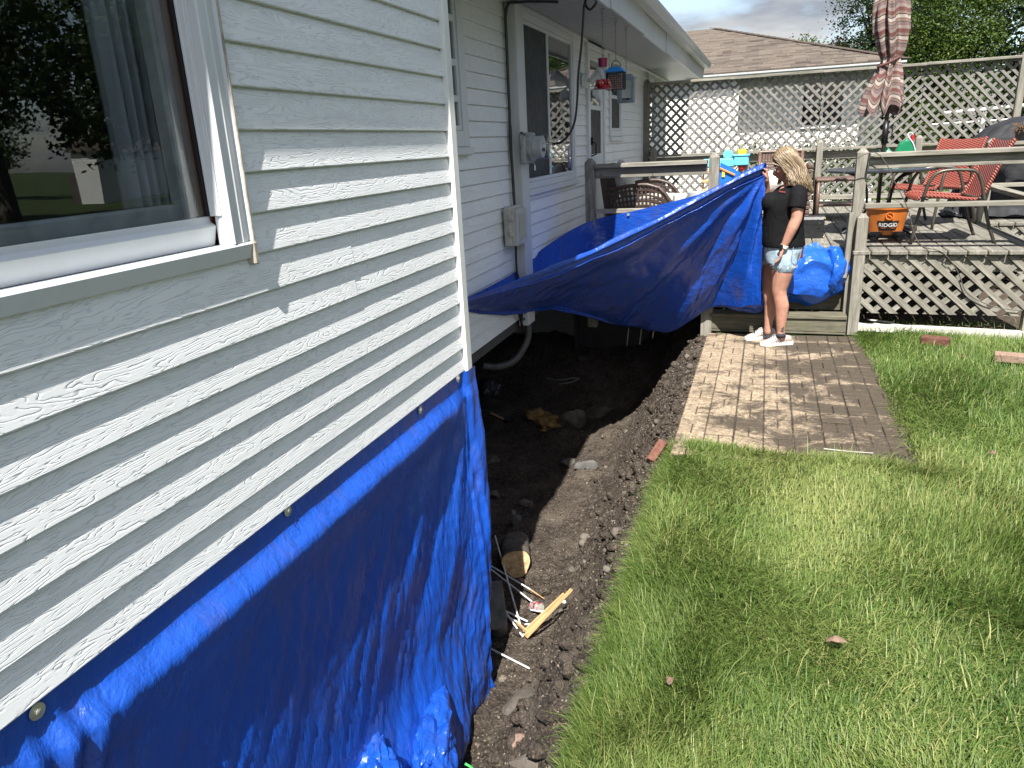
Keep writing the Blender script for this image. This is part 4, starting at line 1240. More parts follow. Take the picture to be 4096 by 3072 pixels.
def m_shingle():
    d = Nd('brown_shingle')
    n = d.noise(d.co('World'), 60, 5, 0.7)
    c = d.ramp(d.rnd(), [(0.0, (0.050, 0.040, 0.033)), (0.5, (0.082, 0.067, 0.055)), (1.0, (0.125, 0.103, 0.084))])
    c = d.mix(d.ramp(n, [(0.4, 0.0), (0.7, 0.6)]), c, (0.07, 0.055, 0.048))
    c2 = d.n('TexWhiteNoise', {'Vector': d.n('VectorMath', {0: d.co('World', (3.1, 6.0, 0)), 1: (1, 1, 1)}, operation='SNAP').outputs[0]}, noise_dimensions='2D').outputs['Value']
    c = d.mix(d.ma('MULTIPLY', c2, 0.45), c, (0.145, 0.12, 0.098))
    return d.done(c, 0.9, 0, d.bump(n, 0.6, 0.01), 0.2)
SHG = m_shingle()
roof = mb.obj('roof', SHG, nh)
run = ap - Vector((ap.x, YN - .06, 3.035)); sl_len = math.hypot(run.y, run.z); up_ = Vector((0, run.y, run.z)).normalized()
rx = math.atan2(run.z, run.y)
tabm = MB().box(-0.16, 0.16, 0, 0.15, 0.0, 0.010, 0.0).mesh('shingle', SHG)
rest = MB(); cnt = 0
rows = int(sl_len / 0.142)
for r in range(rows):
    s_ = r * 0.142; base = Vector((0, YN - .06, 3.035)) + up_ * s_
    xr = lerp(2.56, ap.x, s_ / sl_len) - 0.05; xx = -2.5 + (r % 3) * 0.11
    while xx < xr:
        wd_ = random.choice((0.2, 0.3, 0.32, 0.4))
        x1_ = min(xx + wd_, xr); cx = (xx + x1_) / 2; h = 0.012 + random.random() * 0.014
        M = Matrix.Translation((cx, base.y, base.z)) @ Matrix.Rotation(rx, 4, 'X') @ Matrix.Diagonal(((x1_ - xx - 0.004) / 0.32, 1, h / 0.01 + 0.6, 1))
        if cnt < 300 and cx > -1.3:
            o = mk('shingle', tabm, roof); o.matrix_local = Matrix.Translation(-WP(roof).translation) @ M; cnt += 1
        else:
            V, F = cbox((0.16, 0.075, 0.005), 0); rest.add([tuple(M @ Vector((p[0], p[1] + 0.075, p[2] + 0.005))) for p in V], F)
        xx = x1_
# hip caps
for i in range(30):
    t0 = i / 30; p = e0.lerp(ap, t0); q = e0.lerp(ap, t0 + 1 / 28)
    rest.bar(p + Vector((0, 0, .03)), q + Vector((0, 0, .02)), 0.26, 0.012)
ro = rest.obj('shingles', SHG, roof); ro['kind'] = 'stuff'

# ================================================================== trees
def tree(name, label, base, trunk_h, blobs, nleaf, leaf, mat, bark, limbs=9, seed=1, group=None, tint0=0.0, lean=(0, 0)):
    r = np.random.default_rng(seed); rd = random.Random(seed)
    base = Vector(base)
    root = empty(name, base, label, 'tree', group)
    H = max(b[0][2] for b in blobs) - base.z
    mb = MB()
    top = Vector((base.x + lean[0], base.y + lean[1], base.z + H * 0.85))
    rad = 0.022 * H + 0.05
    tp = [base, base.lerp(top, .3) + Vector((rd.uniform(-.15, .15), rd.uniform(-.15, .15), 0)), base.lerp(top, .65) + Vector((rd.uniform(-.2, .2), 0, 0)), top]
    mb.tube(tp, [rad * 1.3, rad, rad * .6, rad * .15], 9, sub=4)
    for i in range(limbs):
        b = blobs[i % len(blobs)]
        t = rd.uniform(0.25, 0.8); p = base.lerp(top, t)
        q = Vector(b[0]) + Vector((rd.uniform(-.6, .6) * b[1][0], rd.uniform(-.6, .6) * b[1][1], rd.uniform(-.3, .6) * b[1][2]))
        m_ = p.lerp(q, .5) + Vector((0, 0, rd.uniform(-.1, .4)))
        mb.tube([p, m_, q], [rad * .45 * (1 - t * .5), rad * .25, rad * .05], 6, sub=3)
    mb.obj('trunk', bark, root, smooth=True)
    # clusters of leaves near the surface of each lobe
    C = []; Wt = []
    tot = sum(b[1][0] * b[1][1] + b[1][2] * b[1][0] for b in blobs)
    for (c, rr) in blobs:
        k = max(14, int(nleaf / 70 * (rr[0] * rr[1] + rr[2] * rr[0]) / tot))
        d = r.normal(0, 1, (k, 3)); d /= np.linalg.norm(d, axis=1)[:, None]
        rad_ = r.uniform(0.35, 1.06, k) ** 0.6
        C.append(np.array(c) + d * rad_[:, None] * np.array(rr))
    C = np.concatenate(C); K = len(C)
    per = nleaf // K + 1
    cs = r.uniform(0.22, 0.55, K) * (0.45 + leaf * 3)
    pos = C[:, None, :] + r.normal(0, 1, (K, per, 3)) * cs[:, None, None] * np.array([1, 1, 0.62])
    tint = np.clip(0.38 + tint0 + r.normal(0, 0.17, (K, 1)) + r.normal(0, 0.13, (K, per)), 0, 1).reshape(-1)
    pos = pos.reshape(-1, 3); n = len(pos)
    u = r.normal(0, 1, (n, 3)); u[:, 2] *= 0.6; u /= np.linalg.norm(u, axis=1)[:, None]
    v = np.cross(u, r.normal(0, 1, (n, 3))); v /= np.linalg.norm(v, axis=1)[:, None]
    s_ = leaf * r.uniform(0.6, 1.3, n)[:, None]
    V = np.stack([pos - u * s_, pos + v * s_ * 0.55, pos + u * s_, pos - v * s_ * 0.55], 1)
    me = bpy.data.meshes.new('crown'); me.vertices.add(n * 4); me.vertices.foreach_set('co', (V - np.array(base)).reshape(-1))
    me.loops.add(n * 4); me.loops.foreach_set('vertex_index', np.arange(n * 4, dtype=np.int32))
    me.polygons.add(n); me.polygons.foreach_set('loop_start', (np.arange(n) * 4).astype(np.int32)); me.polygons.foreach_set('loop_total', np.full(n, 4, np.int32))
    a = me.attributes.new('tint', 'FLOAT', 'POINT'); a.data.foreach_set('value', np.repeat(tint, 4).astype(np.float32))
    me.materials.append(mat); me.update(); me.validate()
    mk('crown', me, root)
    return root
GT = 'trees behind the fence'
tree('maple_tree', 'dark green broadleaf tree rising behind the neighbouring roof left of the parasol', (3.6, 30, 0), 3,
     [((3.3, 30, 3.8), (1.25, 1.4, 1.5)), ((3.1, 30, 5.6), (1.1, 1.4, 1.3)), ((4.4, 30, 5.0), (1.4, 1.4, 1.6)), ((3.6, 30, 7.6), (2.0, 1.8, 1.6)), ((4.6, 30, 2.6), (1.2, 1.2, 1.2)), ((2.55, 30, 4.2), (0.5, .7, 0.5)), ((2.5, 30, 6.6), (0.6, .7, 0.6))], 34000, 0.050, MT['leafdark'], MT['bark'], 14, 3, GT, 0.22)
tree('birch_tree', 'sunlit yellow-green birch with pale stems behind the right half of the fence', (4.6, 26.5, 0), 3,
     [((3.9, 26, 4.6), (0.8, .9, 1.1)), ((4.9, 25.8, 4.3), (1.0, .9, 1.0)), ((5.0, 25.8, 2.9), (.9, .8, .8)), ((4.3, 26, 5.9), (1.2, 1, 1.0)), ((3.7, 26, 3.0), (.7, .7, .9)), ((5.6, 25.8, 5.4), (.9, .8, .8)), ((5.5, 25.6, 3.9), (.5, .6, .5)), ((4.3, 25.8, 2.0), (.9, .7, .6)), ((4.5, 25.8, 3.6), (1.0, .8, .8))], 46000, 0.040, MT['leaf'], MT['birchbark'], 20, 5, GT, 0.16)
tree('spruce_tree', 'very dark evergreen standing at the right edge behind the fence', (7.6, 29, 0), 3,
     [((7.9, 29, 2.2), (1.9, 1.6, 2.0)), ((7.7, 29, 4.6), (1.7, 1.6, 1.8)), ((7.9, 29, 7.0), (1.8, 1.6, 2.0)), ((6.2, 31, 2.2), (2.0, 1.6, 2.0)), ((4.6, 33, 1.9), (2.6, 1.6, 1.9)), ((6.0, 32, 5.2), (1.8, 1.4, 2.0)), ((9.6, 30, 4.5), (1.6, 1.6, 4.0))], 44000, 0.075, MT['leafdark'], MT['bark'], 10, 8, GT, -0.16)
tree('plum_tree', 'small purple leaved tree peeping over the neighbouring roof', (2.6, 36, 0), 3,
     [((2.6, 36, 4.2), (0.9, .8, 1.0)), ((1.9, 36, 4.4), (0.5, .6, 0.55))], 6000, 0.07, MT['leafpurple'], MT['bark'], 6, 9, GT)
tree('far_ash_tree', 'faint far tree tips just above the brown roof ridge', (1.0, 46, 0), 3,
     [((1.55, 46, 5.9), (0.5, .6, .6)), ((0.4, 46, 5.3), (.7, .6, .6))], 1600, 0.08, MT['leaf'], MT['bark'], 5, 10, GT)
for i, (bx_, by_) in enumerate(((1.4, 16.4), (0.55, 15.9), (2.4, 15.6), (-0.5, 16.6))):
    tree('shrub', ['leafy green shrub against the neighbouring wall, left of the wicker chair', 'leafy green shrub seen through the lattice behind the woman', 'leafy green shrub below the neighbouring house corner', 'slender shrub climbing before the neighbouring sunlit wall'][i], (bx_, by_, 0), 0.5,
         [((bx_, by_, 0.75), (0.42, 0.35, 0.5)), ((bx_ + .3, by_, 1.15), (0.3, 0.3, 0.4 if i else 0.6))], 2600, 0.035, MT['leaf'], MT['bark'], 6, 20 + i, 'shrubs by the neighbouring wall', 0.0)
# yard to the right, out of the frame but mirrored in the panes
YTL = ['broad dark tree mirrored at the left of the near window', 'tall dark tree mirrored in the near window above the white gable', 'dark tree mirrored at the right of the near window by the curtain', 'leafy tree mirrored at the far left edge of the near window', 'far tree mirrored right of the white gable', 'leafy tree mirrored low in the near window']
YTL += ['distant tree mirrored behind the white gable', 'distant tree mirrored left behind the white gable', 'distant tree mirrored right behind the white gable']
for i, (bx_, by_, hh) in enumerate(((17, 10.5, 10), (20, 17.5, 12), (15.5, 20.5, 11), (14.5, 4.5, 10), (24, 29, 12), (24.5, 17.5, 9), (38, 44, 14), (44, 36, 14), (33, 48, 14))):
    lo = .36 if i < 6 else .22
    tree('yard_tree', YTL[i], (bx_, by_, 0), 3,
         [((bx_, by_, hh * .55), (3.4, 3.2, 2.6)), ((bx_ - 1, by_ + 1.2, hh * .80), (3.2, 3.2, 2.6)), ((bx_ + 1.2, by_ - 1.2, hh * lo), (3.0, 2.4, 1.9)), ((bx_ - 1.6, by_ - 1.6, hh * (lo + .04)), (2.6, 2.4, 2.0))], 20000, 0.11, MT['leafdark'], MT['bark'], 8, 40 + i, 'trees across the yard', 0.2)
oh = empty('yard_house', (31.5, 31, 0), 'white clapboard gable across the yard, mirrored small in the near window', 'house')
MB().box(30.4, 31.9, 31.05, 37, 0, 2.5).obj('wall', MT['trim'], oh)
mb = MB()
for k in range(20): mb.box(30.4, 31.9, 31.0, 31.045, k * 0.12, k * 0.12 + 0.100)
mb.obj('siding', WS, oh)
mb = MB(); mb.add([(30.2, 30.8, 2.5), (32.1, 30.8, 2.5), (31.15, 30.8, 3.3), (30.2, 37.2, 2.5), (32.1, 37.2, 2.5), (31.15, 37.2, 3.3)], [(0, 1, 2), (3, 5, 4), (0, 2, 5, 3), (1, 4, 5, 2), (0, 3, 4, 1)]); mb.obj('roof', SHG, oh)
MB().box(31.95, 32.6, 31.1, 33, 0, 1.5).obj('shed_lean_to', MT['bark'], oh)
# clothes line frame beyond the fence
WHT = plain('white_pole_paint', (0.62, 0.62, 0.58), 0.5)
cl = empty('clothesline_frame', (5.6, 21, 0), 'white metal clothesline poles in the shade behind the lattice', 'clothesline')
for (a, b) in (((4.75, 21, 0), (4.75, 21, 1.95)), ((5.85, 21.3, 0), (5.85, 21.3, 2.1))): MB().tube([a, b], 0.05, 10).obj('pole', WHT, cl)
MB().tube([(3.9, 21, 2.0), (7.2, 21.5, 2.15)], 0.04, 8).obj('crossbar', WHT, cl)
MB().tube([(3.6, 21, 1.75), (6.4, 21.2, 1.8)], 0.025, 8).obj('crossbar', WHT, cl)
# ================================================================== tarp on the near wall
WASH = plain('galvanised_washer', (0.50, 0.49, 0.42), 0.38, 0.6, var=0.3, scale=30)
tarp1 = empty('wall_tarp', (-1.2, 1.9, -0.5), 'blue plastic tarp screwed along the near siding and hanging into the pit', 'tarp')
def tarp1_pt(y, s):
    """y along the wall, s metres below the top edge"""
    B = interp(y, [0.1, 0.62, 0.72, 0.86, 1.2, 1.9, 2.4, 2.75, 2.92, 3.05], [0.04, 0.03, 0.010, 0.045, 0.050, 0.050, 0.046, 0.036, 0.014, 0.004])
    sag = 0.006 * math.sin((y - 0.7) * 5.2)
    z = 0.7975 - s + sag * 0.3 * min(1, s * 8)
    c = sstep(0.055, 0.125, s)
    x = lerp(-1.2590, -1.2325, sstep(2.90, 2.935, y)) + B * c - (0.042 * sstep(0.12, 0.27, s) + 0.035 * max(0.0, s - 0.27)) * sstep(3.0, 2.6, y)
    # a belly towards the camera at the low end, and the loose corner swinging out
    x += 0.05 * sstep(0.30, 0.9, s) * sstep(2.2, 2.72, y) * sstep(3.05, 2.85, y)
    x += 0.15 * sstep(1.05, 1.6, s) * sstep(2.98, 2.3, y)
    if y > 2.86: x += 0.015 * sstep(0.1, 0.5, s) - 0.09 * sstep(0.6, 1.5, s) * sstep(2.86, 3.0, y)
    # pleats fanning out of the corner screw, and long slanting pulls
    fan = math.atan2(3.02 - y + 0.02, s + 0.12)
    amp = min(1, s * 2.2)
    x += 0.010 * amp * math.sin(fan * 17 + 0.8 * fbm(y * 2, s * 2, 3)) * sstep(1.7, 2.6, y)
    pull = (y * 0.75 + s * 0.42)
    x += 0.008 * amp * fbm(pull * 7.0, (s - y * 0.5) * 0.9, 4.0) 
    x += 0.0062 * amp * fbm(pull * 23.0, (s - y * 0.5) * 3.2, 9.0) + 0.0032 * amp * fbm(y * 46, s * 17, 2.0, 3)
    if s > 1.15: x += 0.05 * (s - 1.15) * fbm(y * 6, s * 6, 6.0)
    yy = y + 0.02 * amp * fbm(y * 3, s * 3, 12.0) * sstep(3.05, 2.8, y)
    if y > 2.9: yy += 0.012 * sstep(0.15, 0.6, s) * (y - 2.9) / 0.15
    # gathers below the lowest screw
    g = math.exp(-((y - 0.80) / 0.10) ** 2)
    x += 0.016 * g * min(1, s * 6) * math.sin((y - 0.80 + 0.10 * s) * 95)
    return (x, yy, z)
ys_ = list(np.linspace(0.15, 2.4, 190)) + list(np.linspace(2.406, 3.015, 95))
ss_ = list(np.linspace(0, 0.3, 34)) + list(np.linspace(0.312, 1.90, 110))
P = [[tarp1_pt(float(y), float(s)) for s in ss_] for y in ys_]
MB().grid(P).obj('tarp_sheet', MT['tarp'], tarp1, smooth=True)
def facet_heap(name, c, r, mat, parent, seed, planes=22, lo=.62, hi=.95, sub=5):
    rd = random.Random(seed); bm = bmesh.new(); bmesh.ops.create_icosphere(bm, subdivisions=sub, radius=1.0)
    pl_ = []
    for _ in range(planes):
        n_ = Vector((rd.gauss(0, 1), rd.gauss(0, 1), rd.gauss(0, 1))).normalized(); pl_.append((n_, rd.uniform(lo, hi)))
    S = Vector((seed, -seed, seed * .5))
    V = []
    for v in bm.verts:
        p = v.co.copy() * 1.08
        for n_, d_ in pl_:
            e = p.dot(n_) - d_
            if e > 0: p -= n_ * e * .93
        q = p + Vector((mnoise.noise(p * 2.2 + S), mnoise.noise(p * 2.2 - S), mnoise.noise(p * 2.2 + S * 2))) * .10
        q *= 1 + .035 * mnoise.noise(p * 6 + S) + .02 * abs(mnoise.noise(p * 11 + S))
        V.append((q.x * r[0] + c[0], q.y * r[1] + c[1], q.z * r[2] + c[2]))
    F = [tuple(v.index for v in f.verts) for f in bm.faces]; bm.free()
    return MB().add(V, F).obj(name, mat, parent, smooth=22)
def crumple(name, c, r, mat, parent, seed, rough=0.35, sub=5, rotz=0.0, tilt=0.0):
    bm = bmesh.new(); bmesh.ops.create_icosphere(bm, subdivisions=sub, radius=1.0)
    S = Vector((seed, seed * 1.3, -seed))
    for v in bm.verts:
        p = v.co.copy()
        k = 1 + rough * mnoise.noise(p * 1.4 + S)
        vd_ = mnoise.voronoi(p * 2.6 + S)[0]
        k += rough * 0.75 * (vd_[1] - vd_[0]) - rough * 0.25
        vd2 = mnoise.voronoi(p * 6.5 + S)[0]
        k += rough * 0.22 * (vd2[1] - vd2[0])
        v.co = p * k
    R_ = Matrix.Rotation(rotz, 3, 'Z') @ Matrix.Rotation(tilt, 3, 'Y')
    V = [tuple(R_ @ Vector((v.co.x * r[0], v.co.y * r[1], v.co.z * r[2])) + Vector(c)) for v in bm.verts]
    F = [tuple(v.index for v in f.verts) for f in bm.faces]; bm.free()
    return MB().add(V, F).obj(name, mat, parent, smooth=35)
a = at_y(1840, 2920, 2.22); b = at_y(1690, 3050, 2.02)
crumple('tarp_fold', (a + b) / 2 + Vector((-0.03, 0, -0.02)), (0.085, 0.27, 0.10), MT['tarp'], tarp1, 3.3, 0.42, rotz=0.35, tilt=0.3)
crumple('tarp_fold', at_y(1480, 3072, 1.80) + Vector((0, 0, -0.04)), (0.10, 0.20, 0.10), MT['tarp'], tarp1, 7.1, 0.45, rotz=0.6)
MB().tube([at_y(1860, 3055, 2.05), at_y(1880, 3066, 2.05), at_y(1900, 3085, 2.05)], 0.005, 6, sub=3).obj('drawstring', plain('green_string', (0.05, 0.35, 0.08), 0.6), tarp1)
for (nx, ny) in ((147, 2845), (1150, 2043), (1680, 1640), (1832, 1515)):
    xw_ = -1.256 if nx < 1800 else -1.2295
    p = at_x(nx, ny, xw_)
    M_ = Matrix.Translation((xw_ + 0.001, p.y, p.z)) @ Matrix.Rotation(PI / 2, 4, 'Y') 
    r = 0.0165
    wsh = MB().lathe([(0.004, 0), (r, -0.0005), (r, 0.0012), (0.006, 0.0022)], 24, M=M_).obj('washer', WASH, tarp1, smooth=30)
    MB().lathe([(0.0062, 0.0024), (0.006, 0.005), (0.003, 0.0062), (0.0005, 0.0064)], 6, M=M_).obj('screw', WASH, wsh, smooth=30)

# ================================================================== tarp held up by the woman
tarp2 = empty('held_tarp', (-0.9, 5.9, 0.2), 'muddy blue tarp slung from the recessed wall and railing to the raised hand', 'tarp')
def path(L, n):
    P_ = [at_y(a, b, c) if len(q) == 3 else Vector(q[:3]) for q in L for (a, b, c) in [q[:3]]]
    P_ = [Vector(p) for p in P_]
    t = np.linspace(0, len(P_) - 1, n); outp = []
    for u in t:
        i = min(int(u), len(P_) - 2); f = u - i
        p0 = P_[max(i - 1, 0)]; p1 = P_[i]; p2 = P_[i + 1]; p3 = P_[min(i + 2, len(P_) - 1)]
        outp.append(0.5 * ((2 * p1) + (p2 - p0) * f + (2 * p0 - 5 * p1 + 4 * p2 - p3) * f * f + (3 * p1 - p0 - 3 * p2 + p3) * f ** 3))
    return outp
NT = 230
Eg = path([(1868, 1200, 4.40), (2050, 1142, 4.95), (2200, 1088, 5.3), (2400, 1005, 5.65), (2600, 910, 5.95), (2800, 805, 6.2), (2950, 725, 6.38), (3060, 676, 6.50)], NT)
Bt = path([(1868, 1238, 4.55), (2050, 1244, 5.40), (2250, 1243, 6.1), (2400, 1268, 6.62), (2520, 1312, 6.88), (2680, 1318, 6.90), (2850, 1240, 6.85), (3046, 1226, 6.50)], NT)
wl = [Vector((-1.868, 4.40, 0.80)), Vector((-1.868, 5.0, 0.79)), Vector((-1.868, 5.7, 0.80)), Vector((-1.868, 6.4, 0.87)), at_y(2350, 888, 6.97), at_y(2560, 838, 6.97), at_y(2830, 768, 6.97), at_y(3040, 690, 6.62)]
Wl = path([tuple(v) + (0,) for v in wl], NT)
rows = []
for i in range(NT):
    t = i / (NT - 1)
    E_, B_, W_ = Eg[i], Bt[i], Wl[i]
    dwn = (B_ - E_); tang = (Eg[min(i + 1, NT - 1)] - Eg[max(i - 1, 0)]).normalized()
    nrm = tang.cross(dwn).normalized()
    if nrm.y > 0: nrm = -nrm
    row = []
    rr = lerp(0.016, 0.050, sstep(0, 0.35, t)) * (1 + 0.25 * fbm(t * 9, 1, 2))
    for k in range(9):                       # rolled hem
        a_ = PI * 0.95 - k / 8 * PI * 1.5
        row.append(E_ + Vector((0, 0, 1)) * rr * math.sin(a_) + Vector((0.25, 0.97, 0)) * rr * -math.cos(a_ + PI))
    m = 60
    ln = dwn.length
    pleat = sstep(0.45, 0.8, t)
    for k in range(1, m + 1):
        v = k / m
        p = E_.lerp(B_, v) + Vector((0, 0, -rr * 0.5)) * (1 - v)
        bel = 0.025 * math.sin(PI * v ** 1.3) * (0.35 + 0.65 * math.sin(PI * min(1, t * 1.1)))
        p = p + nrm * bel
        # folds radiate from the hand; pulls run along the sling
        H_ = Eg[-1]
        dx, dz = (H_ - p).x, (H_ - p).z
        ang = math.atan2(dz, dx + 0.03)
        dist = math.hypot(dx, dz)
        p = p + nrm * (0.032 * min(1, dist * 3.0) * sstep(0.28, 0.6, ang) * math.sin(ang * 19 + 1.5 * fbm(ang * 3, dist * 1.5, 2)) * min(1, v * 6))
        p = p + nrm * (0.018 * min(1, v * 5) * fbm(ang * 12, dist * 1.3, 5.0) + 0.005 * min(1, v * 5) * fbm(ang * 38, dist * 5.0, 8.0) + 0.002 * fbm(p.x * 30, p.z * 30, p.y * 30, 3))
        row.append(p)
    m2 = 46
    L0 = row[-1]
    for k in range(1, m2 + 1):
        v = k / m2
        mid = Vector((lerp(L0.x, W_.x, v), lerp(L0.y, W_.y, v ** 0.55), lerp(L0.z, W_.z, v ** 1.9)))
        q = mid + Vector((0.3, -0.9, 0.3)) * (0.016 * fbm(t * 14, v * 3, 3) + 0.007 * fbm(t * 45, v * 12, 6)) * math.sin(PI * v) ** 0.5
        row.append(q)
    rows.append(row)
MB().grid(rows).obj('tarp_sheet', MT['tarp_hung'], tarp2, smooth=True)
# loose end: crumpled over the steps to the right, lower tongue by her feet
facet_heap('tarp_bundle', (0.43, 7.12, 0.49), (0.37, 0.21, 0.335), MT['tarp_crisp'], tarp2, 2.2)
facet_heap('tarp_bundle', (0.63, 7.10, 0.58), (0.12, 0.14, 0.23), MT['tarp_crisp'], tarp2, 9.2, 14, .5, .9)
facet_heap('tarp_bundle', (0.10, 7.08, 0.46), (0.26, 0.14, 0.27), MT['tarp_crisp'], tarp2, 4.4)
facet_heap('tarp_bundle', (-0.14, 6.90, 0.34), (0.22, 0.09, 0.16), MT['tarp_hung'], tarp2, 6.4)
gp = at_y(2513, 858, 6.962)
MB().lathe([(0.006, 0), (0.013, 0), (0.013, 0.003), (0.006, 0.003)], 16, M=Matrix.Translation(gp) @ Matrix.Rotation(PI / 2, 4, 'X')).obj('grommet', WASH, tarp2)

# ================================================================== dark void and things in the pit
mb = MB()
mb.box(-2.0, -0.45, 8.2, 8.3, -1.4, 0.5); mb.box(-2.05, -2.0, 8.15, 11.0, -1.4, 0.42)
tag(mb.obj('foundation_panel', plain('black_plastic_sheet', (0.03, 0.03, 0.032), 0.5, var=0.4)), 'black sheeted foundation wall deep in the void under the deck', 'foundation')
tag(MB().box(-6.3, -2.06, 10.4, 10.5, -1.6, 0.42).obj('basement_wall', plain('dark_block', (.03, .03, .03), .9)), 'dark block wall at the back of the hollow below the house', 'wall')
def on_soil(nx, ny, it=14, lift=0.0):
    """point of the pit surface that a photograph pixel looks at"""
    d = ray(nx, ny).normalized(); t = 1.5
    for _ in range(900):
        p = CAM + d * t
        if p.z <= zsoil(p.x, p.y) + lift: return p
        t += 0.015
    return CAM + d * 5
def rock(nx, ny, px, label, name='stone', mat=None, shape=(1, .8, .6), seed=1, rough=0.4, rz=0.0, tilt=0.0, sub=3, grp='stones in the pit', facet=True):
    p = on_soil(nx, ny); dist = (p - CAM).length; r = px / 4 / 735 * dist * 0.5
    rd = random.Random(seed); bm = bmesh.new(); bmesh.ops.create_icosphere(bm, subdivisions=sub, radius=1.0)
    planes = [(Vector((rd.gauss(0, 1), rd.gauss(0, 1), rd.gauss(0, 1))).normalized(), rd.uniform(.55, .85)) for _ in range(9)] if facet else []
    V = []
    for v in bm.verts:
        c = v.co.copy()
        for n_, d_ in planes:
            e = c.dot(n_) - d_
            if e > 0: c -= n_ * e
        c *= 1 + 0.10 * mnoise.noise(c * 3 + Vector((seed, 0, 0)))
        V.append(c)
    F = [tuple(v.index for v in f.verts) for f in bm.faces]; bm.free()
    R_ = Matrix.Rotation(rz, 3, 'Z') @ Matrix.Rotation(tilt, 3, 'Y')
    V = [tuple(R_ @ Vector((v.x * shape[0] * r, v.y * shape[1] * r, v.z * shape[2] * r))) for v in V]
    o = MB().add(V, F).obj(name, mat or MT['stone'], None, smooth=30, loc=p + Vector((0, 0, r * shape[2] * 0.35)))
    return tag(o, label, 'stone', grp)
rock(2105, 2020, 62, 'rounded brown stone just above the upright grey block in the pit', seed=1)
rock(2275, 1858, 66, 'dark block shaped stone left of the white topped stone at the shadow edge', shape=(1.1, .8, .6), seed=2, rz=.4)
rock(2345, 1872, 92, 'block of stone half in sunlight at the shadow edge', mat=MT['concrete'], shape=(1.1, .7, .55), seed=3, rz=.5)
rock(2290, 1700, 150, 'large dark broken slab leaning in the shadow of the pit', shape=(.75, .5, .8), seed=4, rz=.3, tilt=.5)
rock(2395, 1660, 130, 'second large dark slab right of the leaning one in the pit shadow', shape=(1, .6, .6), seed=5, rz=.2, tilt=-.3)
rock(1975, 1985, 70, 'shadowed lump of stone beside the near tarp edge', seed=6)
rock(1965, 1850, 90, 'broad shadowed clod of stone by the upper tarp edge', shape=(1, .8, .5), seed=7)
rock(2088, 2325, 34, 'small pale stone below the sawn log', mat=MT['pebble'], seed=8)
rock(2070, 2975, 84, 'tan pitted stone near the bottom of the pit', mat=MT['tanbrick'], shape=(1, .7, .6), seed=9, rz=.7)
rock(2100, 2810, 190, 'long flat brown rock lying slantwise low in the pit', shape=(.45, 1.1, .35), seed=10, rz=-.5)
rock(2130, 3060, 170, 'broad brown slab at the bottom edge of the pit', shape=(1.1, .6, .35), seed=11, rz=.2)
rock(2350, 2740, 60, 'pale lump of stone at the grass edge', mat=MT['pebble'], shape=(.6, 1, .6), seed=12)
rock(2010, 2720, 44, 'small pale stone close to the lower white rod', mat=MT['pebble'], seed=13)
rock(2330, 1440, 60, 'dim stone in the deepest shadow under the tarp', seed=14)
# upright grey block and round ended concrete piece
def placed(o, nx, ny, lift=0.0, rz=0.0):
    p = on_soil(nx, ny); o.location = p + Vector((0, 0, lift)); o.rotation_euler = (o.rotation_euler.x, o.rotation_euler.y, rz); return o
o = MB().prism([(-.035, 0), (.035, 0), (.035, .05), (.0, .055), (-.005, .10), (-.035, .10)], -.04, .04, 'y').obj('concrete_block', MT['concrete'])
tag(placed(o, 2068, 2090, -0.01, 0.4), 'small notched grey concrete block standing above the log', 'block')
mb = MB(); pr = [(-.11, -.03)]
arc = [(0.11 + 0.06 * math.cos(a_), 0.06 * math.sin(a_)) for a_ in np.linspace(-PI / 2, PI / 2, 12)]
mb.prism([(-.16, -.06)] + arc + [(-.16, .06)], 0, 0.09, 'z')
o = mb.obj('concrete_pier', MT['concrete'], smooth=30); o.rotation_euler = (0.1, 0.35, 0)
tag(placed(o, 1985, 2470, 0.03, -1.15), 'grey concrete piece with a rounded end beside the near tarp', 'block')
# log
p = on_soil(2079, 2280); lg = empty('log', p, 'sawn log with a pale cut end lying in the dark soil', 'log')
ax = Vector((-0.32, 0.92, -0.22)).normalized(); c0 = p + Vector((0.0, -0.06, 0.085))
M_ = Matrix.Translation(c0) @ ax.to_track_quat('Z', 'Y').to_matrix().to_4x4()
rings = [[(0.094 * (1 + 0.09 * math.sin(3 * a_ + .5) + 0.05 * fbm(math.cos(a_) * 3, math.sin(a_) * 3, zz * 9)) * math.cos(a_), 0.094 * (1 + 0.09 * math.sin(3 * a_ + .5) + 0.05 * fbm(math.cos(a_) * 3, math.sin(a_) * 3, zz * 9)) * math.sin(a_), zz) for a_ in np.linspace(0, 2 * PI, 41)] for zz in np.linspace(0, 0.42, 12)]
MB().grid([[M_ @ Vector(q) for q in r_] for r_ in rings]).obj('bark', MT['bark'], lg, smooth=True)
mb = MB(); f_ = rings[0][:-1]; mb.add([M_ @ Vector((q[0] * .97, q[1] * .97, -0.001)) for q in f_], [tuple(range(len(f_)))])
d = Nd('cut_log_end'); v_ = d.co('World'); rg = d.noise(v_, 30, 5, .6)
mb.obj('cut_end', d.done(d.ramp(rg, [(.3, (.32, .19, .09)), (.55, (.55, .38, .2)), (.75, (.64, .47, .28))]), .8, 0, d.bump(d.noise(v_, 90, 4), .5, .006)), lg)
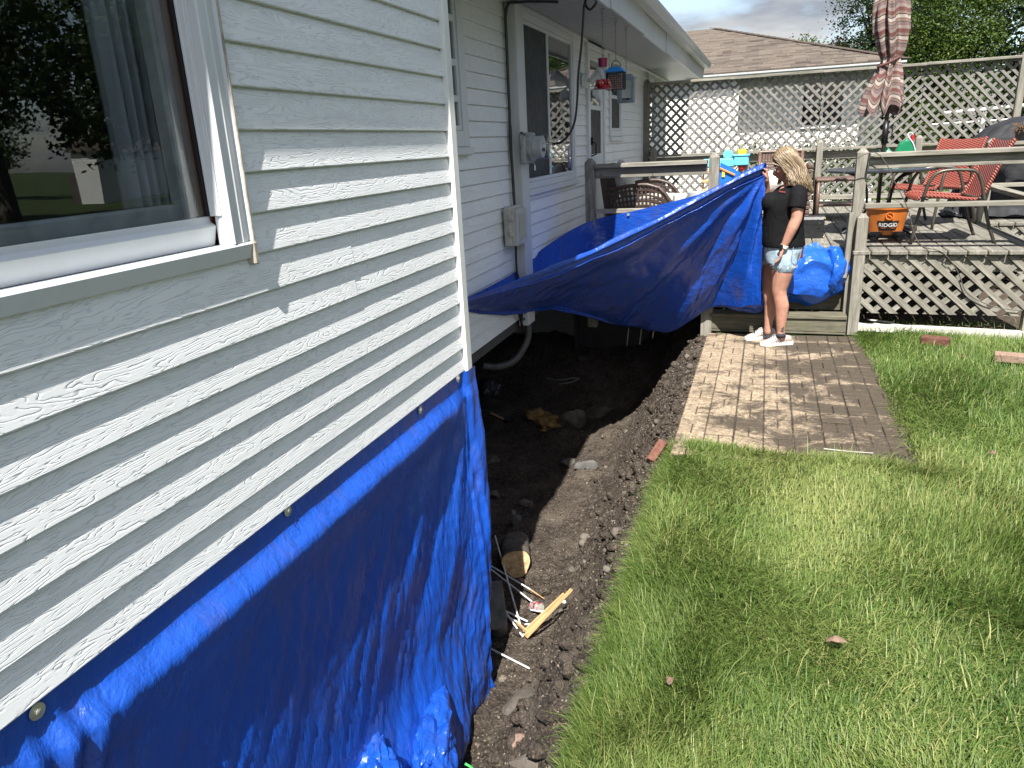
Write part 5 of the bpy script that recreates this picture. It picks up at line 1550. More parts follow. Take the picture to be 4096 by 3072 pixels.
# white rods, laths, can
ROD = plain('white_plastic_rod', (0.62, 0.63, 0.64), 0.35, var=0.25, scale=30)
def zpt(zx, zy, lift):
    return on_soil(1850 + zx / 2.074, 1900 + zy / 2.074, lift=lift)
rods = [((270, 505), (505, 1330), .10, .02, 'long white rod crossing over the others steeply towards the log'), ((205, 735), (560, 948), .06, .05, 'white rod with a wooden tip, topmost of the slanting ones'),
        ((205, 758), (690, 1140), .07, .04, 'white rod ending at the red can'), ((195, 905), (500, 1340), .06, .02, 'white rod running down to the foot of the laths'),
        ((180, 1045), (540, 1215), .06, .03, 'upper of two parallel short white rods by the tarp'), ((170, 1070), (460, 1222), .05, .03, 'lower of two parallel short white rods by the tarp'),
        ((150, 1398), (555, 1605), .04, .02, 'single white rod lying apart, lowest in the pit'), ((566, 1118), (690, 1140), .05, .05, 'short white rod end in front of the red can'), ((518, 1238), (578, 1240), .03, .03, 'stub of white rod under the laths')]
for (a_, b_, la, lb, lab) in rods:
    tag(MB().tube([zpt(*a_, la), zpt(*b_, lb)], 0.0052, 8).obj('white_rod', ROD), lab, 'rod', 'white rods in the pit')
tag(MB().tube([zpt(556, 946, .05), zpt(680, 1027, .03)], [0.0048, 0.002], 6).obj('wooden_tip', MT['rawwood']), 'pointed wooden tip lying at the end of a white rod', 'stick')
for (a_, b_, la, lb, lab) in [((530, 1345), (905, 948), .03, .10, 'longest raw wood lath, lowest of the three'), ((510, 1300), (845, 985), .04, .11, 'raw wood lath on top of the bundle'), ((515, 1335), (725, 1125), .05, .10, 'raw wood lath in the middle of the bundle'), ((450, 1225), (545, 1310), .04, .04, 'short brown stick touching the lath ends')]:
    tag(plank('wood_lath', zpt(*a_, la), zpt(*b_, lb), 0.010, 0.018, MT['rawwood'], b=0.001), lab, 'lath', 'raw wood laths in the pit')
p = zpt(640, 1150, 0.0); can = empty('drink_can', p, 'crushed red and white drink can lying by the laths', 'can')
ax = Vector((0.5, -0.5, 0.35)).normalized(); M_ = Matrix.Translation(p + Vector((-0.02, .01, 0.035))) @ ax.to_track_quat('Z', 'Y').to_matrix().to_4x4()
mb = MB().lathe([(0.024, -.055), (0.031, -.048), (0.031, -.01), (0.027, 0.005), (0.031, .02), (0.030, .045), (0.024, .055)], 22, M=M_)
d = Nd('red_can'); v_ = d.co('World'); mb.obj('can_body', d.done(d.mix(d.ramp(d.noise(v_, 60, 2), [(.47, 0), (.52, 1)]), (.42, .012, .03), (.55, .5, .5)), .3, .4), can, smooth=40)
MB().lathe([(0.0, .052), (0.023, .052), (0.024, .0555)], 22, M=M_).obj('can_end', WASH, can)
tag(MB().lathe([(0.0, 0.0), (0.014, 0), (0.016, .006), (0.010, .018), (0.0, .02)], 14, zpt(845, 1065, 0)).obj('bottle_cap', plain('pale_glass', (0.35, 0.45, 0.45), 0.2)), 'small pale bottle cap on the soil right of the laths', 'cap')
# root / twig bits
for i, L in enumerate([[(725, 1430), (722, 1500), (715, 1620)], [(640, 1280), (760, 1180), (840, 1300)], [(1155, 1225), (1175, 1270), (1205, 1300)], [(1080, 1445), (1010, 1500), (1000, 1585)]]):
    tag(MB().tube([zpt(*q, .012) for q in L], [.004, .003, .0015], 6, sub=4).obj('twig', MT['bark']), ['thin upright twig in the soil below the laths', 'crooked dark twig crossing the soil below the laths', 'short pale root end at the grass edge', 'bent pale twig on the lower bank'][i], 'twig', 'twigs in the pit')
# insulation chunk, brush/pot, bag, planks
INS = plain('yellow_insulation', (0.26, 0.155, 0.05), 0.9, var=0.5, scale=18, bump=0.9, bscale=40)
c0 = on_soil(2190, 1700) + Vector((0, 0, .04))
mb = MB()
for (dx, dy, dz, a_, b_, c_, sd) in ((-.13, .05, .05, .13, .09, .06, 1.0), (.02, 0, .02, .14, .10, .055, 2.0), (.10, -.10, 0, .07, .10, .05, 3.0), (.02, -.14, -.02, .05, .09, .045, 4.0)):
    V, F = blob(seed=sd * 3.3, rough=0.75, sub=3); mb.add([(c0.x + dx + p[0] * a_, c0.y + dy + p[1] * b_, c0.z + dz + p[2] * c_) for p in V], F)
o = mb.obj('insulation_chunk', INS, None, smooth=40)
tag(o, 'torn chunk of yellow foam insulation in the shadow of the pit', 'insulation')
p = on_soil(2037, 1690); pot = empty('small_pan', p, 'small dark pan with a pale wooden handle in the pit shadow', 'pan')
MB().lathe([(0.001, .004), (0.05, .004), (0.058, .04), (0.062, .04), (0.054, 0), (0.001, 0)], 24, (p.x, p.y, p.z + .01), cap=False).obj('pan_bowl', MT['screen'], pot, smooth=30)
MB().tube([p + Vector((-.05, -.02, .04)), p + Vector((-.12, .0, .06)), p + Vector((-.22, .04, .08))], [.011, .010, .012], 10).obj('handle', MT['rawwood'], pot)
c0 = on_soil(1965, 1585)
o = crumple('plastic_bag', c0 + Vector((0, 0, .09)), (.13, .11, .11), plain('translucent_bag', (0.06, 0.06, 0.065), 0.25, var=0.3), None, 3.9, .3, 5)
tag(o, 'crumpled grey plastic bag against the slanting board', 'bag')
tag(plank('scrap_plank', on_soil(1905, 1650) + Vector((0, 0, .03)), on_soil(2000, 1648) + Vector((0, 0, .03)), .09, .035, MT['darkplank']), 'short dark plank end beside the tarp above the pan', 'plank')
tag(plank('scrap_plank', on_soil(1915, 1752) + Vector((0, 0, .03)), on_soil(1970, 1735) + Vector((0, 0, .04)), .10, .05, MT['darkplank']), 'dark scrap of board below the pan by the tarp', 'plank')
for i, L in enumerate([[(2185, 1523), (2240, 1530), (2290, 1522), (2320, 1525)], [(2235, 1546), (2280, 1540), (2318, 1525)]]):
    tag(MB().tube([on_soil(*q) + Vector((0, 0, .03)) for q in L], .008, 7, sub=4).obj('pale_cable', plain('pale_cable_sheath', (.22, .2, .165), .5)), ['pale cable trailing over the void floor, the farther one', 'pale cable end lying nearer in the void'][i], 'cable', 'pale cables in the void')
# bricks
def brick(nx, ny, rz, mat, lab, z=0.03, tilt=(0, 0)):
    p = at_z(nx, ny, z)
    o = MB().box(-.10, .10, -.05, .05, -.03, .03, .004).obj('brick', mat, None, loc=p, rot=(tilt[0], tilt[1], rz))
    return tag(o, lab, 'brick', 'loose bricks')
brick(3742, 1362, -0.28, MT['brick'], 'dark red brick lying in the grass in front of the edging timber', 0.07)
brick(4040, 1430, -0.22, MT['tanbrick'], 'paler reddish brick in the grass at the right edge', 0.07)
o = brick(2650, 1785, 1.15, MT['brick'], 'worn orange brick tipped on the pit rim at the paver corner', 0.0, (0.3, -0.5)); o.location += Vector((-.03, -.02, -.03)); o.scale = (.8, .55, .7)
# leaves on the lawn
LF = plain('dry_leaf', (0.17, 0.105, 0.075), 0.8, var=0.3, scale=40)
def leaf_bit(nx, ny, r, lab, z=0.05, mat=LF):
    p = at_z(nx, ny, z); mb = MB(); n = 9
    V = [(0, 0, .012)] + [(r * (1 + .35 * random.uniform(-1, 1)) * math.cos(2 * PI * i / n), .7 * r * (1 + .35 * random.uniform(-1, 1)) * math.sin(2 * PI * i / n), random.uniform(-.01, .012)) for i in range(n)]
    V2 = [(a_, b_, c_ - .002) for a_, b_, c_ in V]
    F = [(0, 1 + i, 1 + (i + 1) % n) for i in range(n)] + [(n + 1, n + 2 + (i + 1) % n, n + 2 + i) for i in range(n)] + [(1 + i, n + 2 + i, n + 2 + (i + 1) % n, 1 + (i + 1) % n) for i in range(n)]
    mb.add(V + V2, F); o = mb.obj('dry_leaf', mat, None, loc=p, rot=(random.uniform(-.4, .4), random.uniform(-.4, .4), random.uniform(0, 6)))
    return tag(o, lab, 'leaf', 'dry leaves on the lawn')
leaf_bit(3340, 2555, .035, 'curled pinkish brown leaf in the middle of the lawn')
leaf_bit(3970, 1810, .022, 'tan leaf scrap in the grass right of the pavers')
leaf_bit(3855, 1428, .022, 'orange leaf between the two bricks')
leaf_bit(2680, 2720, .02, 'tan leaf scrap low on the lawn by the pit')
tag(MB().tube([at_z(3295, 1795, .012), at_z(3400, 1806, .012), at_z(3530, 1815, .014)], [.004, .003, .002], 6, sub=3).obj('white_stick', MT['edging']), 'thin white stick lying across the front pavers', 'stick')
# ================================================================== things on the deck
BRZ = plain('bronze_tube', (0.085, 0.075, 0.062), 0.4, 0.5, var=0.3)
BLKM = plain('black_powder_coat', (0.014, 0.014, 0.016), 0.4, 0.3)
def m_weave(name, c0, c1, sc, rough=0.4, bstr=1.0):
    d = Nd(name)
    v = d.co('Object')
    s3 = d.n('SeparateXYZ', {0: v})
    a = d.ma('SINE', d.ma('MULTIPLY', d.ma('ADD', s3.outputs[0], s3.outputs[2]), sc)); b = d.ma('SINE', d.ma('MULTIPLY', s3.outputs[1], sc * 0.45))
    h = d.ma('MULTIPLY', a, b)
    f = d.ma('ADD', d.ma('MULTIPLY', h, 0.5), 0.5)
    n = d.noise(v, 14, 4)
    c = d.mix(f, c0, c1); c = d.mix(d.ma('MULTIPLY', n, 0.35), c, tuple(x * 0.6 for x in c1))
    return d.done(c, rough, 0, d.bump(f, bstr, 0.008), 0.5)
SLING = m_weave('red_sling_weave', (0.15, 0.028, 0.02), (0.30, 0.085, 0.062), 230)
WICK = plain('dark_wicker', (0.055, 0.034, 0.026), 0.45, var=0.45, scale=40, bump=0.4)
WICKL = plain('brown_wicker', (0.12, 0.072, 0.052), 0.45, var=0.45, scale=40, bump=0.4)
CUSH = plain('grey_cushion', (0.36, 0.35, 0.32), 0.9, var=0.15, scale=20, bump=0.3)

def sling_chair(name, label, loc, rz):
    """faces local -X; seat 0.42 high"""
    r = empty(name, loc, label, 'chair', 'red sling patio chairs', rz)
    prof = [(-.27, .385), (-.255, .41), (-.2, .415), (0, .395), (.17, .375), (.215, .39), (.245, .44), (.31, .62), (.38, .80), (.41, .86)]
    pts = [Vector((a, 0, b)) for a, b in prof]; pp_, _ = spline(pts, [0] * len(pts), 5)
    # local frame for the weave: build flat strip with real thickness
    P_ = [[(p.x, y, p.z + 0.012 * (1 - (y / .25) ** 2) * -1) for y in np.linspace(-.235, .235, 9)] for p in pp_]
    mb = MB(); mb.grid(P_); n = len(mb.v)
    P2 = [[(a + 0.008, b, c - 0.010) for a, b, c in row] for row in P_]; mb.grid(P2)
    mb.obj('seat_sling', SLING, r, smooth=True, local=True)
    for s_ in (-1, 1):
        y = s_ * .245
        MB().tube([Vector((p.x, y, p.z)) for p in pp_], .017, 8).obj('sling_rail', SLING, r, smooth=True, local=True)
        y = s_ * .285
        MB().tube([(-.30, y, 0), (-.24, y, .40), (-.20, y, .55), (-.12, y, .62), (.06, y, .625), (.15, y, .60), (.20, y, .50), (.28, y, .20), (.36, y, 0)], .0145, 9, sub=4).obj('arm_frame', BRZ, r, smooth=True, local=True)
    mb = MB()
    for x, z in ((-.21, .39), (.20, .385)): mb.tube([(x, -.285, z), (x, .285, z)], .012, 8)
    mb.obj('crossbar', BRZ, r, smooth=True, local=True)
    return r
sling_chair('sling_chair', 'red woven sling chair in side view, nearest the front railing', (1.52, 7.68, ZD), 0.06)
sling_chair('sling_chair', 'red woven sling chair behind the other, turned towards the table', (1.62, 8.88, ZD), 0.75)

# table and parasol
tx, ty = 1.05, 8.22
tb = empty('patio_table', (tx, ty, ZD), 'round dark metal patio table with curved legs behind the railing', 'table')
MB().lathe([(0.0, .60), (.49, .60), (.505, .608), (.505, .622), (.49, .628), (0.03, .628)], 48, (tx, ty, ZD)).obj('table_top', plain('charcoal_top', (0.035, 0.038, 0.043), 0.3, 0.2), tb, smooth=30)
for i in range(6):
    a = i * PI / 3 + 0.4; c, s_ = math.cos(a), math.sin(a)
    MB().tube([(tx + c * .34, ty + s_ * .34, ZD + .60), (tx + c * .16, ty + s_ * .16, ZD + .50), (tx + c * .12, ty + s_ * .12, ZD + .25), (tx + c * .20, ty + s_ * .20, ZD + .10), (tx + c * .36, ty + s_ * .36, ZD + .012)], .011, 8, sub=5).obj('leg', BLKM, tb, smooth=True)
MB().lathe([(.13, .24), (.14, .245), (.14, .255), (.13, .26)], 24, (tx, ty, ZD), cap=False).obj('ring', BLKM, tb)
um = empty('parasol', (tx, ty, ZD), 'closed striped parasol tied with a band above the table', 'parasol')
MB().tube([(tx, ty, ZD + .02), (tx, ty, ZD + 2.6)], .019, 12).obj('pole', plain('dark_brown_pole', (.045, .034, .03), .4), um, smooth=True)
MB().tube([(tx, ty, 1.60), (tx, ty, 1.80)], [.030, .026], 12).obj('crank_box', BLKM, um, smooth=True)
mb = MB(); mb.tube([(tx + .025, ty - .02, 1.74), (tx + .055, ty - .03, 1.74), (tx + .055, ty - .03, 1.64), (tx + .08, ty - .035, 1.64)], .006, 7); mb.obj('crank_handle', BLKM, um)
mb = MB(); mb.lathe([(.0, 0), (.22, 0), (.23, .03), (.08, .07), (.03, .12)], 28, (tx, ty, ZD)); mb.obj('parasol_base', BLKM, um, smooth=30)
rowsU = []; tints = []
Zs = np.linspace(1.90, 3.05, 90); TH = np.linspace(0, 2 * PI, 121)
for z in Zs:
    hh = (z - 1.90)
    R0 = interp(z, [1.90, 1.97, 2.10, 2.30, 2.345, 2.40, 2.6, 2.8, 2.95, 3.05], [.140, .140, .120, .078, .070, .090, .122, .115, .09, .05])
    tie = math.exp(-((z - 2.345) / .06) ** 2)
    row = []
    for th in TH:
        f = math.sin(7 * th + 1.2 * math.sin(2 * th + z * 2)) 
        rr = R0 * (1 + (0.30 - .15 * tie) * f + 0.10 * math.sin(16 * th + z * 5))
        droop = 0.05 * math.cos(7 * th + 1.2 * math.sin(2 * th + z * 2)) * sstep(2.35, 1.92, z) 
        ox = 0.012 + 0.02 * math.sin(z * 6)
        row.append((tx - 0.045 + ox + rr * math.cos(th) * 1.05, ty + rr * math.sin(th), z + droop))
        tints.append(z * 1.0 + 0.016 * f + 0.012 * math.sin(th * 3))
    rowsU.append(row)
mb = MB().grid(rowsU)
me = mb.mesh('canopy', None, True, fix=False)
at_ = me.attributes.new('stripe', 'FLOAT', 'POINT'); at_.data.foreach_set('value', np.array(tints, np.float32))
d = Nd('striped_canvas')
sv = d.n('Attribute', attribute_name='stripe').outputs['Fac']
fr_ = d.ma('FRACT', d.ma('MULTIPLY', sv, 5.6))
RUST = (0.105, 0.035, 0.030); TAN = (0.16, 0.118, 0.095); CRM = (0.32, 0.28, 0.245); DK = (0.022, 0.018, 0.018); MAU = (0.125, 0.085, 0.08)
col = d.ramp(fr_, [(0, CRM), (.14, CRM), (.15, DK), (.20, TAN), (.30, TAN), (.31, RUST), (.50, RUST), (.51, CRM), (.53, MAU), (.56, CRM), (.58, MAU), (.61, CRM), (.63, MAU), (.80, MAU), (.81, DK), (.85, TAN), (.93, TAN), (.95, RUST)], 'CONSTANT')
col = d.mix(d.ma('MULTIPLY', d.noise(d.co('World'), 12, 5), .35), col, (.2, .15, .14))
me.materials.append(d.done(col, .85, 0, d.bump(d.noise(d.co('World', (1, 1, .4)), 60, 3), .3, .01), .2))
cn = mk('canopy', me, um, loc=-um.location)
mb = MB(); mb.tube([(tx - .03 + .092 * math.cos(a), ty + .092 * math.sin(a), 2.335 + .045 * math.cos(a - .3)) for a in np.linspace(0, 2 * PI, 40)], .011, 6)
mb.obj('tie_band', plain('tie_band_cloth', RUST, .8), um, smooth=True)
# on the table: jug, bag, packet
ZT = ZD + 0.6285
jg = empty('green_jug', (1.27, 8.42, ZT), 'green plastic jug with a red nozzle and label on the table', 'jug')
mb = MB(); prf = [(-.085, 0), (.085, 0), (.092, .02), (.092, .15), (.07, .21), (.03, .25), (-.01, .255), (-.06, .22), (-.088, .15), (-.092, .02)]
mb.prism([(1.27 + a, ZT + b) for a, b in prf], 8.37, 8.47, 'y')
GRN = plain('green_plastic', (0.008, 0.17, 0.075), 0.3, var=.15)
o = mb.obj('jug_body', GRN, jg); bv = o.modifiers.new('bevel', 'BEVEL'); bv.width = .018; bv.segments = 3
mb = MB(); mb.tube([(1.32, 8.42, ZT + .24), (1.325, 8.42, ZT + .29)], [.02, .016], 12); mb.obj('nozzle', plain('red_cap', (.35, .01, .015), .35), jg, smooth=40)
MB().tube([(1.325, 8.415, ZT + .29), (1.30, 8.40, ZT + .315), (1.275, 8.39, ZT + .30), (1.29, 8.37, ZT + .26), (1.33, 8.365, ZT + .2), (1.36, 8.365, ZT + .1), (1.362, 8.37, ZT + .03)], .005, 6, sub=5).obj('hose', WP_, jg, smooth=True)
MB().box(1.30, 1.352, 8.366, 8.3692, ZT + .02, ZT + .12).obj('label_plate', plain('dark_label', (.03, .03, .035), .5), jg)
mb = MB(); mb.box(1.308, 1.345, 8.3645, 8.3655, ZT + .08, ZT + .10); mb.box(1.308, 1.34, 8.3645, 8.3655, ZT + .05, ZT + .058); mb.box(1.308, 1.344, 8.3645, 8.3655, ZT + .035, ZT + .041); mb.obj('label_print', plain('label_red', (.5, .12, .12), .5), jg)
gb = empty('green_bag', (1.07, 8.36, ZT), 'crumpled green and yellow bag beside the jug on the table', 'bag')
d = Nd('green_film'); v_ = d.co('World'); gm = d.done(d.mix(d.ramp(d.noise(v_, 26, 2), [(.56, 0), (.60, 1)]), (.01, .23, .09), (.5, .55, .48)), .25, 0, d.bump(d.noise(v_, 30, 4, .6, 1.), .6, .02))
o = crumple('bag_body', (1.08, 8.38, ZT + .085), (.085, .05, .105), gm, gb, 5.5, .25, 4)
mb = MB(); mb.tube([(1.0, 8.33, ZT + .02), (1.015, 8.33, ZT + .10), (1.06, 8.335, ZT + .17)], .007, 6, sub=3); mb.obj('yellow_seam', plain('yellow_film', (.5, .5, .05), .4), gb)
pk = empty('white_packet', (1.18, 8.31, ZT), 'small white printed packet between the bag and the jug', 'packet')
MB().box(1.155, 1.215, 8.30, 8.315, ZT, ZT + .09, .004).obj('packet_body', plain('white_card', (.7, .7, .68), .6, var=.05), pk)
mb = MB()
for i in range(4): mb.box(1.163 + i * .012, 1.169 + i * .012, 8.2985, 8.2995, ZT + .02, ZT + .03 + .012 * (i % 3))
mb.obj('print', MT['screen'], pk)

# wet/dry vacuum
vx, vy = 1.07, 7.72
vc = empty('shop_vacuum', (vx, vy, ZD), 'orange wet and dry vacuum tub with a black badge on castors', 'vacuum')
ORG = plain('orange_plastic', (0.46, 0.13, 0.02), 0.4, var=0.18, scale=16)
mb = MB(); ring = []
for (r, z) in [(.128, .055), (.135, .06), (.148, .15), (.165, .25), (.172, .29), (.186, .292), (.188, .31), (.178, .312), (.170, .28), (.155, .20), (.05, .08)]:
    ring.append([(vx + r * (1 + .06 * math.cos(4 * a)) * math.cos(a), vy + r * (1 + .06 * math.cos(4 * a)) * math.sin(a), ZD + z) for a in np.linspace(0, 2 * PI, 49)])
mb.grid(ring); mb.obj('drum', ORG, vc, smooth=40)
BADGE = plain('black_badge', (.012, .012, .013), .35)
def on_drum(xr, z, off=0.0):               # point on the front of the drum at horizontal offset xr
    r = interp(z, [.06, .15, .25, .29], [.135, .148, .165, .172]) + off
    a = -PI / 2 + math.asin(max(-1, min(1, xr / r)))
    k = r * (1 + .06 * math.cos(4 * a))
    return Vector((vx + k * math.cos(a), vy + k * math.sin(a), ZD + z))
P_ = [[on_drum(lerp(-.098 + .028 * v, .098 - .028 * v, u), .188 - .085 * v, .004) for u in np.linspace(0, 1, 15)] for v in np.linspace(0, 1, 6)]
bd = MB().grid(P_).obj('badge', BADGE, vc)
# lettering on the badge
fc = bpy.data.curves.new('badge_text', 'FONT'); fc.body = 'RIDGID'; fc.size = .046; fc.align_x = 'CENTER'; fc.extrude = .0008; fc.offset = .0008
to = bpy.data.objects.new('t', fc); COL.objects.link(to); bpy.context.view_layer.update(); dg = bpy.context.evaluated_depsgraph_get(); dg.update(); tm = bpy.data.meshes.new_from_object(to.evaluated_get(dg)); bpy.data.objects.remove(to)
for v in tm.vertices:
    q = on_drum(v.co.x * 1.05, .137 + v.co.y, .0065 + v.co.z); v.co = q
tm.materials.clear(); tm.materials.append(plain('badge_silver', (.55, .55, .55), .4)); tm.name = 'badge_lettering'
ob_ = mk('badge_lettering', tm, bd, loc=(0, 0, 0))
P_ = [[on_drum(lerp(-.06, .06, u), .126 - .004 * v, .0065) for u in np.linspace(0, 1, 9)] for v in (0, 1)]
MB().grid(P_).obj('badge_line', ORG, bd)
pc = on_drum(0.0, .235, .0); M_ = Matrix.Translation(pc) @ Matrix.Rotation(PI / 2, 4, 'X')
MB().lathe([(.034, 0), (.034, .016), (.027, .016), (.026, .002), (0.001, .002)], 22, M=M_, cap=False).obj('drain_port', ORG, vc, smooth=35)
MB().bar(pc + Vector((-.018, -.012, .012)), pc + Vector((.018, -.012, -.012)), .012, .008, .002).obj('port_handle', ORG, vc)
for a in (-2.2, -0.95, 0.95, 2.2):
    c, s_ = math.cos(a), math.sin(a); px_, py_ = vx + .165 * c, vy + .165 * s_
    ft = MB().box(-.05, .05, -.045, .045, .045, .09, .015, M=Matrix.Translation((px_, py_, ZD)) @ Matrix.Rotation(a, 4, 'Z')).obj('castor_foot', plain('dusty_black', (.05, .048, .045), .7, var=.5), vc)
    MB().lathe([(.024, -.011), (.027, -.008), (.027, .008), (.024, .011)], 18, M=Matrix.Translation((px_ + .02 * c, py_ + .02 * s_, ZD + .0275)) @ Matrix.Rotation(PI / 2, 4, 'X')).obj('castor_wheel', BADGE, ft, smooth=30)
# cord lying over the railing and deck
pts = [at_y(3370, 700, 6.96), at_y(3405, 660, 6.96), at_y(3447, 622, 6.955), at_y(3505, 612, 6.95), at_y(3545, 655, 6.945), at_y(3580, 730, 6.95), at_y(3630, 830, 6.96), at_y(3655, 930, 6.97), at_y(3690, 985, 6.97), at_y(3770, 1010, 6.985), at_y(3830, 1085, 7.0), at_y(3860, 1160, 7.0), at_y(3900, 1195, 7.0), at_y(3990, 1230, 7.0), at_y(4090, 1243, 7.0)]
tag(MB().tube(pts, .0042, 6, sub=5).obj('extension_lead', plain('brown_cord', (.07, .06, .05), .6)), 'thin dark cord trailing over the front railing and down the lattice skirt', 'cord')

# black equipment case
kx, ky = .44, 7.95
ks = empty('equipment_case', (kx, ky, ZD), 'scuffed black carrying case with brass corners on the deck behind the woman', 'case')
KB = plain('black_vinyl', (.013, .013, .014), .4, var=.5, scale=20, bump=.4)
MB().prism([(ky - .10, 0), (ky + .10, 0), (ky + .10, .18), (ky + .07, .205), (ky - .08, .205), (ky - .10, .18)], kx - .16, kx + .11, 'x').obj('case_body', KB, ks, loc=(0, 0, ZD))
BRS = plain('brass', (.5, .36, .12), .3, .9)
for dx in (-.16, .11):
    for dz in (.012, .19):
        MB().ball((kx + dx, ky - .10, ZD + dz), .010, 10, 6).obj('brass_corner', BRS, ks, smooth=True)
        MB().ball((kx + dx, ky + .10, ZD + dz), .010, 10, 6).obj('brass_corner', BRS, ks, smooth=True)
mb = MB(); mb.box(kx - .161, kx + .111, ky - .102, ky + .102, ZD + .135, ZD + .142); mb.box(kx + .05, kx + .075, ky - .107, ky - .1025, ZD + .10, ZD + .15, .002); mb.obj('case_seam', KB, ks)

# wicker loveseat by the wall
def strip_grid(mb, Pf, nu, nv, wd, th=.004):
    """woven panel: strips along u and v of a surface function"""
    for i in range(nu + 1):
        u = i / nu; pts = [Vector(Pf(u, v)) for v in np.linspace(0, 1, 14)]
        for a, b in zip(pts[:-1], pts[1:]): mb.bar(a, b, wd, th, up=(0, 1, 0))
    for j in range(nv + 1):
        v = j / nv; pts = [Vector(Pf(u, v)) + Vector((0, -.003, 0)) for u in np.linspace(0, 1, 14)]
        for a, b in zip(pts[:-1], pts[1:]): mb.bar(a, b, wd, th, up=(0, 1, 0))
lv = empty('wicker_loveseat', (-1.3, 8.4, ZD), 'dark woven wicker loveseat with grey cushion beside the house wall', 'loveseat')
def arm_panel(y):
    def f(u, v):
        zt = interp(u, [0, .3, .6, .85, 1], [.50, .535, .55, .50, .36]); xa = -1.62 + .66 * u
        xb = -1.52 + .54 * u
        return (lerp(xb, xa, v), y, ZD + lerp(.06, zt, v))
    return f
for y in (8.12, 9.0):
    mb = MB(); strip_grid(mb, arm_panel(y), 15, 9, .020); pn = mb.obj('arm_panel', WICK, lv)
    fa = arm_panel(y)
    MB().tube([Vector(fa(u, 1.0)) for u in np.linspace(-.02, 1, 12)] + [Vector(fa(1, v)) for v in (.7, .4, 0)], .020, 8).obj('arm_roll', WICK, lv, smooth=True)
mb = MB(); strip_grid(mb, lambda u, v: (-1.63 - .10 * v, lerp(8.14, 8.98, u), ZD + .06 + .68 * v), 14, 10, .02); mb.obj('back_panel', WICK, lv)
MB().tube([(-1.73, 8.12, ZD + .74), (-1.73, 9.0, ZD + .74)], .022, 8).obj('back_roll', WICK, lv, smooth=True)
mb = MB(); mb.box(-1.60, -.98, 8.15, 8.97, ZD + .22, ZD + .28, .01); mb.box(-1.0, -.97, 8.15, 8.97, ZD + .05, ZD + .219, .004); mb.obj('seat_base', WICK, lv)
mb = MB(); mb.box(-1.58, -.97, 8.16, 8.96, ZD + .285, ZD + .40, .04); mb.obj('seat_cushion', CUSH, lv, smooth=30)
for x_ in (-1.55, -1.02):
    for y_ in (8.14, 8.98): MB().box(x_ - .02, x_ + .02, y_ - .02, y_ + .02, ZD, ZD + .06).obj('leg', WICK, lv)
o = crumple('throw_pillow', (-1.50, 8.42, ZD + .58), (.10, .20, .22), CUSH, None, 1.7, .12, 4, tilt=-.25)
tag(o, 'grey throw pillow leaning on the wicker loveseat', 'pillow')
# cube cushion and pail
o = crumple('cube_cushion', (-.86, 8.02, ZD + .32), (.09, .09, .14), plain('cream_cloth', (.58, .56, .50), .9, var=.1, bump=.2), None, 2.9, .06, 4)
MB0 = MB().box(-.06, .06, -.06, .06, -.09, .09, .02).mesh('cube_cushion', plain('cream_canvas', (.58, .56, .50), .9, var=.1, bump=.2), 30)
o.data = MB0; o.location = (-.86, 8.05, ZD + .36); o.rotation_euler = (.05, .02, .3)
tag(o, 'cream square cushion standing right of the wicker loveseat', 'cushion')
sb = MB(); sb.box(-.98, -.72, 7.93, 8.20, ZD, ZD + .265, .01)
tag(sb.obj('side_crate', MT['wood']), 'low wooden box under the cream cushion', 'box')
pl_ = empty('plastic_pot', (-.68, 8.3, ZD), 'pale grey round plastic planter pot on the deck behind the tarp', 'pot')
MB().lathe([(.085, 0), (.11, .40), (.125, .40), (.128, .445), (.112, .445), (.105, .38), (.001, .36)], 28, (-.68, 8.3, ZD), cap=False).obj('pot_body', plain('pale_grey_plastic', (.42, .44, .47), .4, var=.1), pl_, smooth=35)
MB().lathe([(.001, .385), (.104, .385)], 20, (-.68, 8.3, ZD), cap=False).obj('potting_soil', MT['soil'], pl_)
# stacked wooden tower toy (pale wood) near the rail post
wt_ = empty('wooden_rack', (-.60, 8.9, ZD), 'narrow pale wooden rack seen between the railing posts', 'rack')
for k in range(6): plank('rack_slat', (-.70, 8.85, ZD + .12 + k * .10), (-.60, 8.85, ZD + .12 + k * .10), .05, .03, MT['rawwood'], wt_)
for x_ in (-.69, -.61): plank('rack_post', (x_, 8.89, ZD), (x_, 8.89, ZD + .66), .02, .02, MT['rawwood'], wt_)

# water table toy and blue bin
AQ = plain('aqua_plastic', (.13, .52, .66), .35, var=.08)
ty_ = empty('water_table_toy', (-.55, 10.5, ZD), 'light blue plastic water table toy with a yellow scoop behind the rail', 'toy')
q = lambda nx, ny: at_y(nx, ny, 10.5)
a, b = q(2835, 655), q(2940, 652)
mb = MB(); mb.box(a.x - .08, b.x, 10.38, 10.62, a.z - .05, a.z + .06, .015); mb.obj('trough', AQ, ty_)
a2, b2 = q(2797, 640), q(2850, 632); MB().box(a2.x, a.x - .081, 10.42, 10.58, a.z + .0, a.z + .05, .01).obj('spout_tray', AQ, ty_)
a3, b3 = q(2938, 625), q(2995, 650); tr = MB(); tr.box(a3.x, b3.x, 10.36, 10.64, b3.z - .03, a3.z, .012); tr.box(a3.x - .012, b3.x + .012, 10.35, 10.65, a3.z + .0005, a3.z + .022, .006); tr.obj('top_tray', AQ, ty_)
c_ = q(2912, 618); MB().lathe([(.05, -.03), (.062, -.02), (.062, .02), (.05, .03)], 22, M=Matrix.Translation(c_) @ Matrix.Rotation(PI / 2, 4, 'X')).obj('paddle_wheel', AQ, ty_, smooth=35)
